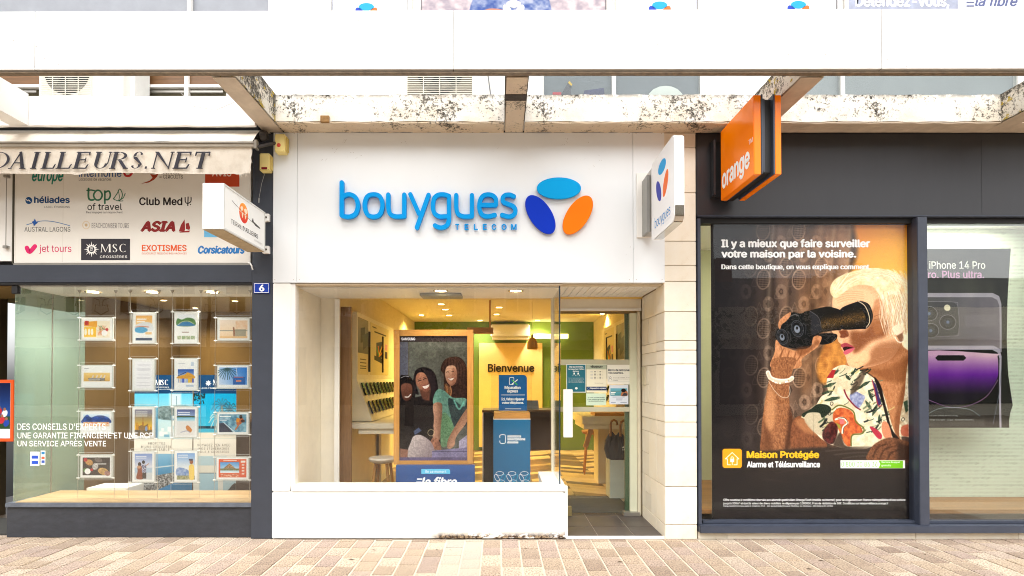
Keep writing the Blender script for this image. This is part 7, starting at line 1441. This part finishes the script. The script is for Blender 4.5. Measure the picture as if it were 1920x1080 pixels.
# ================================================================ RIGHT: the dark shopfront
rs = thing('dark_shopfront', 'anthracite clad shopfront with slate blue window frames at the right', 'shopfront', (4.0, F, 0))
RX0 = X(1307, F, 700); ZH = Z(404, F)
bx('fascia_cladding', RX0 + .002, 6.5, F + .0, F + .1, ZH, 4.062, ANTH, rs, .004)
bx('cladding_seam', X(1843, F), X(1843, F) + .003, F - .001, F, ZH + .01, 4.0, BLACKISH, rs, 0)
bx('shadow_strip', RX0 + .002, 6.5, F - .004, F + .02, 4.0625, 4.071, BLACKISH, rs)
bx('head_trim', RX0 + .01, 6.5, F - .012, F + .12, Z(406.5, F), ZH - .001, STEELBLUE, rs); bx('head_shadow_bar', RX0 + .01, 6.5, F + .045, F + .14, Z(419, F + .05), Z(407, F), BLACKISH, rs)  # the black bar stands in for the shadow under the window head
SZ0, SZ1 = Z(1000, F - .05), Z(986, F - .05)
bx('window_sill', RX0 + .006, 6.5, F - .055, F + .14, SZ0, SZ1, STEELBLUE, rs, .006); bx('bottom_rail', X(1320, F, 980), 6.5, F + .03, F + .12, SZ1 + .001, Z(977, F + .03), STEELBLUE, rs, .004)
obj('stile', MB().hexa([(X(1307, F, 405), F - .01, SZ1), (X(1313, F, 405), F - .01, SZ1), (X(1313, F, 405), F - .01, ZH - .03), (X(1307, F, 405), F - .01, ZH - .03)], [(X(1307, F, 405), F + .12, SZ1), (X(1313, F, 405), F + .12, SZ1), (X(1313, F, 405), F + .12, ZH - .03), (X(1307, F, 405), F + .12, ZH - .03)]), STEELBLUE, rs, bevel=.003)
mx0, mx1 = X(1721, F - .02, 700), X(1740, F - .02, 700); bx('mullion', mx0, mx1, F - .03, F + .13, SZ1 - .003, Z(408, F), STEELBLUE, rs, .005); bx('inner_stile', X(1714, F + .04, 700), mx0 - .001, F + .04, F + .12, SZ1 + .002, Z(418, F), mat('dark_slate_metal', (52, 56, 68), .4), rs)
bx('plinth_stone', RX0 + .01, X(1364, F, 1005), F + .012, F + .2, 0, SZ0 - .001, STONE, rs); bx('plinth_stone', X(1364, F, 1005) + .003, X(1718, F, 1005), F + .012, F + .2, 0, SZ0 - .001, STONE, rs); bx('plinth_stone', X(1718, F, 1005) + .003, X(1912, F, 1005), F + .012, F + .2, 0, SZ0 - .001, STONE, rs); bx('plinth_stone', X(1912, F, 1005) + .003, 6.5, F + .012, F + .2, 0, SZ0 - .001, STONE, rs)
GZ0, GZ1 = Z(977, F + .06), Z(417, F + .06)
bx('window_glass', X(1313.5, F + .06, 700), X(1719, F + .06, 700), F + .06, F + .07, GZ0, GZ1, GLASS_P, rs, 0); bx('window_glass', mx1 - .002, 6.45, F + .06, F + .07, GZ0, GZ1, glassmat('reflective_glass', (.93, .95, .93), 1.95), rs, 0)
# big poster
YB = F + .115; bp_ = thing('binoculars_poster', 'large dark poster of a white haired woman looking through black binoculars', 'poster', (X(1525, YB), YB, Z(976, YB)))
picture('poster_sheet', paint_binoculars(), 'F', YB, BX(1333.5, 417.5, 1714, 977, YB), bp_, .004, rough=.35)
def PT(s, x0, y0, x1, y1, col=(252, 252, 252), **k): return txt(s, 'F', YB - .004, BX(x0, y0, x1, y1, YB), ink(col), bp_, **k)
PT('Il y a mieux que faire surveiller', 1351.5, 448.5, 1631, 468, bold=.035, small=False); PT('votre maison par la voisine.', 1352, 468.5, 1605, 487, bold=.035, small=False); PT('Dans cette boutique, on vous explique comment.', 1352, 495.5, 1632, 507.5, bold=.03, small=False)
PT('Maison Protégée', 1399.5, 845, 1535.5, 862.5, (250, 190, 20), bold=.035, small=False); PT('Alarme et Télésurveillance', 1400, 864.5, 1537, 876.5, bold=.03, small=False)
PT('0 800 00 86 36', 1577, 865.5, 1644.5, 875, (120, 190, 30), bold=.0, t0=.002); PT('Service & appel', 1652, 864.6, 1687, 868.6, (240, 250, 230), bold=.01); PT('gratuits', 1652, 870.5, 1670, 875, (240, 250, 230), bold=.01)
PT("Offre soumise à conditions réservée aux abonnés particuliers Orange/Sosh (mobile ou internet) pour les logements en France métropolitaine d'une surface", 1356, 934.5, 1697, 940.5, bold=.01); PT("jusqu'à 300m² et dont la valeur des biens mobiliers ne dépasse pas 100000€. Frais de résiliation de 50€. Conditions sur telesurveillance.orange.fr", 1356, 941, 1665, 946.5, bold=.01); PT("Orange, Société Anonyme au capital de 10 640 226 396 € - 111, quai du Président Roosevelt 92130 Issy-les-Moulineaux - RCS Nanterre 380 129 866", 1356, 947, 1561, 950.5, bold=0)
# patterned wall behind the second pane, with its row of feet
pw = thing('patterned_screen', 'pale mint display screen covered in repeated grey lettering behind the phone poster', 'display screen', (4.6, 6.35, .3)); YW = 6.35
b = BX(1700, 405, 2060, 941, YW); bx('screen_panel', b[0], b[2], YW, YW + .03, b[1], b[3], mat('mint_panel', (214, 226, 208), .5, var=.02), pw, 0)
tones = [(206, 208, 196), (188, 190, 178), (168, 170, 158)]; mbs = [MB() for _ in tones]; rw = random.Random(2)
y = 408.0; row = 0
while y < 940:
    x = 1724 - (row * 13) % 24 - 24
    while x < 1925:
        if x > 1730 - 30:
            bb = BX(x, y, x + 23.3, y + 4.6, YW); txt('orange', 'F', YW, bb, None, mb=mbs[rw.choice((0, 0, 1, 1, 2))], bold=0, small=True)
        x += 23.9
    y += 6.85; row += 1
for k, m_ in enumerate(mbs): obj('repeated_lettering', m_, ink(tones[k]), pw, kind='stuff')
for px in (1769, 1790.5, 1866.5, 1893.5, 1960): b = BX(px - 1.6, 941, px + 1.6, 955, YW); bx('screen_foot', b[0], b[2], YW, YW + .02, b[1], b[3], WHITE, pw); b = BX(px - 4, 952, px + 4, 956.5, YW); bx('foot_pad', b[0], b[2], YW - .02, YW + .04, b[1], b[3], BLACKISH, pw)
bx('floor', RX0 + .05, 6.5, F + .14, 7.4, .22, .262, wood('oak_boards', (170, 120, 62), (130, 86, 40), 'X', 1.2), kind='structure'); bx('wall', RX0 + .05, 6.5, 7.4, 7.5, 0, 4.0, mat('beige_green_wall', (176, 178, 140), .8, var=.1, scale=1), kind='structure'); bx('wall', RX0 - .0, RX0 + .049, F + .31, 7.4, 0, 4, mat('green_grey_wall', (112, 132, 104), .7, var=.12, scale=1.5), kind='structure'); bx('ceiling', RX0 + .05, 6.5, F + .14, 7.4, 3.3, 3.35, WHITE, kind='structure')
L_ = bpy.data.lights.new('added_shop_fill', 'AREA'); L_.energy = 38; L_.size = 2.6; L_.size_y = .3; L_.shape = 'RECTANGLE'; L_.color = (1, .96, .86); lo_ = bpy.data.objects.new('added_shop_fill', L_); COL.objects.link(lo_); lo_.location = (4.3, 6.0, 3.27)  # area lamp added to brighten this interior, with the strip below as its body
tl = thing('added_strip_light', 'added white strip light on the ceiling inside the dark shopfront', 'strip light', (4.3, 6.0, 3.28)); bx('added_diffuser', 3.0, 5.6, 5.93, 6.07, 3.282, 3.298, emat('added_strip_diffuser', (255, 250, 235), 6), tl)
# phone poster
YI = 5.98; ih = thing('phone_poster', 'black hanging poster of two large purple and grey smartphones in the right window', 'poster', (X(1820, YI), YI, Z(802, YI)))
im_ = image_mat('phone_poster_print', paint_phone(), .3); b = BX(1738, 466, 1896, 802, YI); mb = MB(); N = 24; uvs = []
edge = [(466, 1896), (560, 1890), (640, 1888), (700, 1891), (740, 1897), (760, 1900), (780, 1893), (802, 1893)]
for j in range(N + 1):
    py = 466 + 336 * j / N; xe_ = next((a[1] + (c_[1] - a[1]) * (py - a[0]) / (c_[0] - a[0]) for a, c_ in zip(edge[:-1], edge[1:]) if a[0] <= py <= c_[0]), 1893)
    for i in range(13):
        f_ = i / 12; px = 1700 + (xe_ - 1700) * f_; mb.v.append((X(px, YI, py), YI + .012 * math.sin(f_ * 3) * math.sin(j * .4) + (.03 * max(0, f_ - .85)), Z(py, YI))); uvs.append(((px - 1738) / 158, 1 - j / N))
for j in range(N):
    for i in range(12): a = j * 13 + i; mb.f.append((a, a + 13, a + 14, a + 1))
o = obj('poster_sheet', mb, im_, ih, smooth=True); uv = o.data.uv_layers.new(name='UVMap')
for p in o.data.polygons:
    for li, vi in zip(p.loop_indices, p.vertices): uv.data[li].uv = uvs[vi]
def IT(s, x0, y0, x1, y1, col, **k): return txt(s, 'F', YI - .003, BX(x0, y0, x1, y1, YI), ink(col), ih, t0=.006, **k)
IT('iPhone 14 Pro', 1741, 490, 1846, 504.5, (226, 226, 220), bold=.01, small=False); IT('Pro. Plus ultra.', 1728, 508, 1844, 522, (190, 130, 176), bold=.015, small=False)
IT('DAS membre : 2,98 W/kg. DAS tronc : 0,98 W/kg.', 1742, 778, 1795, 781, (190, 190, 190), bold=0); IT('Orange, SA au capital - 111 quai - RCS Nanterre 380129866', 1742, 785.5, 1824, 789, (190, 190, 190), bold=0)
# ================================================================ hanging signs
# orange cube sign
ORF = NT('glossy_orange'); q = ORF; q.pbsdf(q.ramp(q.noise(1.5, 3), (.3, srgb(252, 124, 0)), (.7, srgb(255, 138, 4))), .16, spec=.3); ORF = q.m
og = thing('orange_hanging_sign', 'square glossy orange hanging sign lettered orange on the dark shopfront', 'hanging sign', (2.3, 5.1, 3.33))
c0, Yb_, Yf_, z0, z1 = 2.175, 5.46, 4.75, Z(376, 5.45), Z(246, 5.45)
th = X(1465, 4.75, 250) - c0
bx('orange_shell', c0, c0 + .062, Yf_, Yb_, z0, z1, ORF, og, .004); bx('orange_shell', c0 + th - .055, c0 + th, Yf_, Yb_, z0, z1, ORF, og, .004)
bx('core_rail', c0 + .063, c0 + .076, Yf_ - .004, Yb_ - .01, z0 + .004, z1 + .006, STEELBLUE, og); bx('core_rail', c0 + th - .07, c0 + th - .056, Yf_ - .004, Yb_ - .01, z0 + .004, z1 + .006, STEELBLUE, og); bx('core_web', c0 + .0765, c0 + .105, Yf_ + .02, Yb_ + .12, z0 + .03, z1 - .02, mat('dark_slate_metal', (52, 56, 68)), og); bx('core_web', c0 + .105, c0 + th - .0705, Yf_ + .04, Yb_ + .1, z0 + .03, z1 - .02, BLACKISH, og)
bx('wall_bracket', c0 - .055, c0 + .22, Yb_ + .11, F - .001, Z(372, F), Z(268, F), BLACKISH, og); bx('bracket_plate', c0 - .05, c0 - .03, Yb_ + .05, F - .002, Z(371, F), Z(269, F), ANTH, og)
# lettering on the left face: u = -y runs towards the camera
def LF(c, px, py):   # the point of plane x = c seen at a pixel
    Y = c * FP / (px - CX); return (-Y, ray(CX, py, Y)[1])
u0_, v0_ = LF(c0, 1357, 361); u1_, _ = LF(c0, 1408, 330)
W2 = ink((252, 250, 246))
txt('orange', 'L', c0, (-Yb_ + .03, z0 + .045, -Yf_ - .075, z0 + .245), W2, og, bold=.03, t0=.0016, small=False); txt('TM', 'L', c0, (-Yf_ - .095, z0 + .29, -Yf_ - .02, z0 + .33), W2, og, bold=.0, t0=.0016)
# white hanging sign with three ovals
wg = thing('white_hanging_sign', 'white rounded hanging sign with three coloured ovals beside the blue lettering', 'hanging sign', (1.5, 5.0, 2.9))
c1, Yb1, Yf1 = 1.462, 5.34, 4.64; z0, z1 = 1.6 + 297 * 4.64 / 1050 , 1.6 + 463 * 4.64 / 1050; t1 = X(1283, 4.64, 300) - c1
WG = mat('gloss_white_sign', (240, 240, 240), .25, var=.01)
obj('light_box', shape('L', c1, rrect(-Yb1, z0, -Yf1, z1, .06, 6), 0, t0=-t1), WG, wg, bevel=.002)
ob_ = rrect(-Yb1, z0, -Yf1, z1, .06, 6); low = [p for p in ob_ if p[1] < z0 + .13]; low = sorted(low, key=lambda p: p[0]); 
chm = MB(); inner = [(-Yb1 + .10, z0 - .004), (-Yf1 - .06, z0 - .004)] + [(-Yf1 - .06 + .064 * math.sin(R_(a)), z0 + .06 - .064 * math.cos(R_(a))) for a in range(10, 91, 10)] + [(-Yf1 + .004, z0 + .13)]
for a, b in zip(inner[:-1], inner[1:]): chm.add([plane_pt('L', c1, *a, t=-.004), plane_pt('L', c1, *b, t=-.004), plane_pt('L', c1, *b, t=-t1 + .004), plane_pt('L', c1, *a, t=-t1 + .004)], [(0, 1, 2, 3)])
obj('chrome_corner', chm, CHROME, wg, smooth=True)
bx('rear_channel', c1 + .004, c1 + t1 - .004, Yb1 + .002, F - .02, 3.02, 3.62, ALU, wg); bx('wall_plate', c1 - .08, c1 + .06, F - .02, F - .001, Z(446, F), Z(326, F), WHITE, wg); bx('side_channel', c1 - .028, c1 + .003, Yb1 + .06, F - .021, Z(440, 5.5), Z(335, 5.5), mat('grey_channel', (150, 150, 146), .4, .3), wg)
def onL(px, py): return LF(c1, px, py)
def sizeL(p, q): return abs(q[0] - p[0]), abs(q[1] - p[1])
H_ = z1 - z0
uc = (-Yb1 - Yf1) / 2
for cu, cv, a, b, r, col in ((uc + .00, z0 + .585 * 1, .118, .060, 0, (0, 160, 226)), (uc - .105, z0 + .40, .118, .060, -R_(57), (44, 52, 168)), (uc + .105, z0 + .40, .118, .060, R_(57), (240, 110, 28))):
    obj('oval_mark', shape('L', c1, ellipse(cu, cv, a, b, r), .0012), ink(col), wg)
gb = glyphs; mb = MB(); sx = (.46) / (1310 - 30); 
for i, (ch, ss) in enumerate(gb):
    for j, (pts, cl) in enumerate(ss): stroke('L', c1, [(uc - .24 + (x - 30) * sx * 1.05, z0 + .06 + (430 - y) * sx * 1.05) for x, y in pts], 26 * sx, .0012 + j * .0002, bool(cl), True, mb, .0012 + j * .0002, n=3)
obj('lettering', mb, ink((0, 130, 200)), wg); txt('TELECOM', 'L', c1, (uc + .05, z0 + .055, uc + .24, z0 + .073), ink((150, 170, 190)), wg, bold=0, space=1.5)
# travel agency box sign
tg = thing('globe_hanging_sign', 'white box hanging sign with an orange globe and an aeroplane by the dark pilaster', 'hanging sign', (-2.38, 5.05, 2.84))
c2 = -2.295; Yf2, Yb2 = 4.65, 5.48; z0, z1 = 1.6 + 281.5 * 4.65 / 1050, 1.6 + 368.5 * 4.65 / 1050; t2 = .175
BOXW = mat('white_box_sign', (238, 238, 234), .4, var=.02); bx('light_box', c2 - t2, c2, Yf2, Yb2, z0, z1, BOXW, tg, .003)
bx('under_tray', c2 - t2 + .006, c2 - .006, Yf2 + .006, Yb2 - .004, z0 - .006, z0 - .0005, mat('dirty_tan_tray', (176, 156, 124), .8, var=.2, scale=12), tg)
for x in (c2 - t2 + .03, c2 - t2 * .52, c2 - .03): bx('end_seam', x, x + .0016, Yf2 - .0012, Yf2 - .0002, z0 + .004, z1 - .004, mat('faint_line', (170, 168, 164)), tg, 0)
for x in (c2 - t2 + .014, c2 - .02):
    for z in (z0 + .025, z1 - .025): obj('screw', MB().lathe((x, Yf2 - .0025, z), [(.003, 0), (.003, .002)], 8, 'y'), mat('dark_screw', (70, 60, 44)), tg)
fr_ = MB(); e = .016
fr_.box(c2 + .0005, c2 + .005, Yf2 + .002, Yb2 - .002, z1 - e, z1 - .001).box(c2 + .0005, c2 + .005, Yf2 + .002, Yb2 - .002, z0 + .001, z0 + e).box(c2 + .0006, c2 + .0049, Yf2 + .002, Yf2 + e, z0 + e, z1 - e).box(c2 + .0006, c2 + .0049, Yb2 - e, Yb2 - .002, z0 + e, z1 - e)
obj('edge_frame', fr_, mat('pale_grey_frame', (214, 214, 208), .4), tg)
for py in (409, 469): bx('wall_clamp', X(494, F, py), X(506, F, py), F - .03, F + .014, Z(py + 7, F), Z(py - 7, F), WHITE, tg, .003); obj('bolt', MB().lathe((X(501, F, py), F - .038, Z(py, F)), [(.009, 0), (.011, .007)], 10, 'y'), mat('dark_screw', (70, 60, 44)), tg)
bx('rear_arm', c2 - .06, c2 - .03, Yb2 + .001, F + .014, z0 + .03, z0 + .06, WHITE, tg); bx('rear_arm', c2 - .06, c2 - .03, Yb2 + .001, F + .014, z1 - .06, z1 - .03, WHITE, tg)
# art on its right face, u = y
PG = Paint(-.115, -.1, .115, .13, 900, (240, 240, 236))
PG.ell(0, .01, .088, .088, gr(0, -.08, (252, 170, 50), 0, .09, (216, 40, 20)), 0, .004)
for q_ in ([(-.06, -.03), (-.03, -.045), (-.01, -.03), (-.02, -.01), (-.045, 0), (-.06, -.015)], [(.01, -.03), (.05, -.045), (.075, -.02), (.06, .0), (.03, .0), (.015, -.012)], [(-.03, .01), (-.01, .012), (-.015, .045), (-.028, .06), (-.036, .03)], [(.025, .005), (.05, .01), (.045, .04), (.034, .055), (.025, .03)]): PG.poly(q_, (250, 220, 190), .004)
PG.line([(-.12, .002), (.12, .03)], .005, (250, 240, 226), .002)
ym = (Yf2 + Yb2) / 2 - .045; zm = z0 + (z1 - z0) * .60
picture('globe_print', PG, 'R', c2 + .0002, (ym - .115, zm - .11, ym + .115, zm + .12), tg, .0012, edge=BOXW)
obj('flight_line', stroke('R', c2, [(ym - .22, zm + .055), (ym - .05, zm + .018), (ym + .12, zm - .012), (ym + .30, zm - .03)], .003, .002), ink((96, 90, 80)), tg); obj('aeroplane', shape('R', c2, [(ym + .17, zm - .012), (ym + .19, zm + .022), (ym + .205, zm - .008), (ym + .33, zm - .026), (ym + .355, zm - .038), (ym + .25, zm - .036)], .0024), ink((66, 62, 56)), tg)
txt('TERRE', 'R', c2, (ym - .24, z0 + .085, ym - .035, z0 + .125), ink((120, 116, 110)), tg, bold=-.005, small=False); txt("D'AILLEURS", 'R', c2, (ym - .015, z0 + .085, ym + .30, z0 + .125), ink((50, 46, 44)), tg, bold=.01, small=False); txt('VOYAGES', 'R', c2, (ym + .22, z0 + .045, ym + .40, z0 + .065), ink((180, 176, 170)), tg, bold=-.005)
# ================================================================ the far side of the street (seen only as reflections)
FAC = mat('cream_stucco', (236, 228, 210), .8, var=.06, scale=.6); FAC2 = mat('grey_stucco', (190, 180, 162), .8, var=.1, scale=.5); SLATE = mat('slate_roofing', (74, 72, 74), .7); DKG = mat('dark_window', (34, 36, 40), .15); SHF = mat('dark_shop_glass', (38, 36, 34), .2)
def far_house(name, x0, x1, y, h, floors, facm, label, bay=2.2, balcony=False, roof=True):
    t = thing(name, label, 'building', ((x0 + x1) / 2, y, 0)); bx('wall', x0, x1, y - 6, y, 0, h, facm, t, 0)
    bx('shop_window', x0 + .5, x1 - .5, y + .001, y + .05, .5, 2.9, SHF, t, 0); bx('cornice', x0, x1, y + .001, y + .35, 3.3, 3.55, facm, t)
    n_ = max(1, int((x1 - x0) / bay)); w_ = (x1 - x0) / n_
    for fl_ in range(floors):
        z = 4.4 + fl_ * 2.9
        for k in range(n_):
            cx_ = x0 + w_ * (k + .5); wd_ = bx('window', cx_ - .5, cx_ + .5, y + .002, y + .04, z, z + 1.6, DKG, t, 0); obj('window_frame', MB().box(cx_ - .6, cx_ - .5, y + .002, y + .08, z - .1, z + 1.7).box(cx_ + .5, cx_ + .6, y + .002, y + .08, z - .1, z + 1.7).box(cx_ - .499, cx_ + .499, y + .002, y + .08, z + 1.6, z + 1.7).box(cx_ - .7, cx_ + .7, y + .0021, y + .14, z - .2, z - .1).box(cx_ - .03, cx_ + .03, y + .041, y + .06, z, z + 1.6), WHITE, t)
    if balcony:
        bx('balcony_slab', x0, x1, y + .001, y + .8, 4.02, 4.16, facm, t); mb = MB()
        bx('balcony_parapet', x0, x1, y + .7, y + .8, 4.9, 5.02, facm, t)
        for k in range(int((x1 - x0) / 1.1)):
            xx = x0 + k * 1.1; bx('baluster_pier', xx, xx + .42, y + .7, y + .8, 4.161, 4.899, facm, t)
            for sgn in (-1, 1): mb.tube([(xx + .76, y + .75, 4.2), (xx + .76 + sgn * .26, y + .75, 4.35), (xx + .76 + sgn * .22, y + .75, 4.6), (xx + .76 + sgn * .04, y + .75, 4.55), (xx + .76 + sgn * .1, y + .75, 4.8), (xx + .76 + sgn * .28, y + .75, 4.86)], .018, 5)
        obj('ironwork', mb, BLACKISH, t, kind='stuff')
    if roof: obj('roof', MB().hexa([(x0, y, h), (x1, y, h), (x1, y - 6, h), (x0, y - 6, h)], [(x0 + .2, y - 2.4, h + 1.7), (x1 - .2, y - 2.4, h + 1.7), (x1 - .2, y - 3.4, h + 1.7), (x0 + .2, y - 3.4, h + 1.7)]), SLATE, t); bx('chimney', x0 + 1.2, x0 + 1.9, y - 2.6, y - 2, h + .9, h + 2.6, mat('brick_chimney', (150, 96, 72), .9), t)
    return t
far_house('town_house', -30, -7.5, -12, 10.5, 2, FAC, 'long cream house with an ironwork balcony across the street', balcony=True); far_house('town_house', -7.4, 9, -12, 9.6, 2, FAC2, 'grey stuccoed house with white windows across the street'); far_house('town_house', 9.1, 34, -13, 4.7, 0, FAC, 'low cream house with a slate roof across the street')
LEAF = NT('tree_leaf'); q = LEAF; q.pbsdf(q.ramp(q.noise(3, 3), (.3, (.03, .06, .012)), (.7, (.09, .14, .03))), .7); LEAF = q.m
def tree(x, y, h, label, seed):
    r_ = random.Random(seed); t = thing('street_tree', label, 'tree', (x, y, 0)); obj('trunk', MB().tube([(x, y, 0), (x + .05, y, h * .3), (x - .04, y, h * .55)], [.16, .12, .08], 9), mat('tree_bark', (92, 76, 60), .9, var=.3), t, smooth=True)
    br = MB()
    for k in range(7): a = k * .9; br.tube([(x, y, h * (.35 + .03 * k)), (x + .9 * math.cos(a), y + .9 * math.sin(a), h * (.5 + .04 * k))], [.06, .02], 6)
    obj('limb', br, mat('tree_bark', (92, 76, 60)), t); cr = MB(); cl = [(r_.gauss(0, .8), r_.gauss(0, .8), h * (.45 + .5 * r_.random()), .35 + .4 * r_.random()) for _ in range(22)]
    for k in range(4200):
        c_ = r_.choice(cl); d_ = Vector((r_.gauss(0, 1), r_.gauss(0, 1), r_.gauss(0, 1))).normalized() * c_[3] * r_.random() ** .4; p = Vector((x + c_[0], y + c_[1], c_[2])) + d_
        a = Vector((r_.gauss(0, 1), r_.gauss(0, 1), r_.gauss(0, 1))).normalized() * .07; b = a.cross(Vector((r_.random(), r_.random(), r_.random()))).normalized() * .05; cr.add([p - a, p + b, p + a, p - b], [(0, 1, 2, 3)])
    obj('crown', cr, LEAF, t); return t
tree(9.5, -4.5, 4.6, 'street tree with a rounded crown across the way', 3); tree(-3.0, -7.5, 5.6, 'taller street tree in front of the grey house', 4); tree(4.2, -3.6, 3.4, 'small street tree opposite the stone pier', 6)
lp = thing('street_lamp', 'dark street lamp across the way', 'street lamp', (-9.5, -7, 0)); obj('pole', MB().tube([(-9.5, -7, 0), (-9.5, -7, 5.2)], [.07, .045], 10), BLACKISH, lp); obj('lantern', MB().lathe((-9.5, -7, 5.201), [(.06, 0), (.2, .1), (.24, .4), (.05, .55)], 12), mat('lamp_glass', (200, 200, 190), .3), lp)
# the street goes on to both sides
for x0, x1, lab in ((-13, -7.02, 'plain beige building wall continuing the street beyond the travel agency'), (7.02, 13, 'plain beige building wall continuing the street beyond the dark shopfront')):
    bx('side_building', x0, x1, F + .02, F + 1.2, 0, 7.5, mat('beige_render', (206, 196, 176), .8, var=.06, scale=.8), label=lab, cat='building')
    obj('ground', MB().box(x0 - 20 if x0 < 0 else 7.001, -7.001 if x0 < 0 else x1 + 20, 4.0, 6.9, -.06, -.001), ground_mat(), kind='structure')
bx('shop_pier', -7.01, -6.41, F + .02, F + .9, 0, 4.25, NAVY, label='dark blue grey pier at the far end of the travel agency front', cat='pier'); bx('shop_pier', 6.51, 7.01, F + .02, F + .9, 0, 4.06, ANTH, label='anthracite pier at the far end of the dark shopfront', cat='pier')
spk = MB(); rk = random.Random(6)
for k in range(46):
    x = rk.uniform(-4.2, 4.3); z = rk.uniform(4.11, 4.53); r_ = rk.uniform(.0016, .0045); shape('F', 4.50, [(x + r_ * math.cos(a) * rk.uniform(.6, 1.3), z + r_ * math.sin(a)) for a in (0, 1, 2.1, 3.2, 4.2, 5.2)], .0006, spk)
obj('fly_specks', spk, mat('speck_grey', (96, 88, 78), .8), pg, kind='stuff')
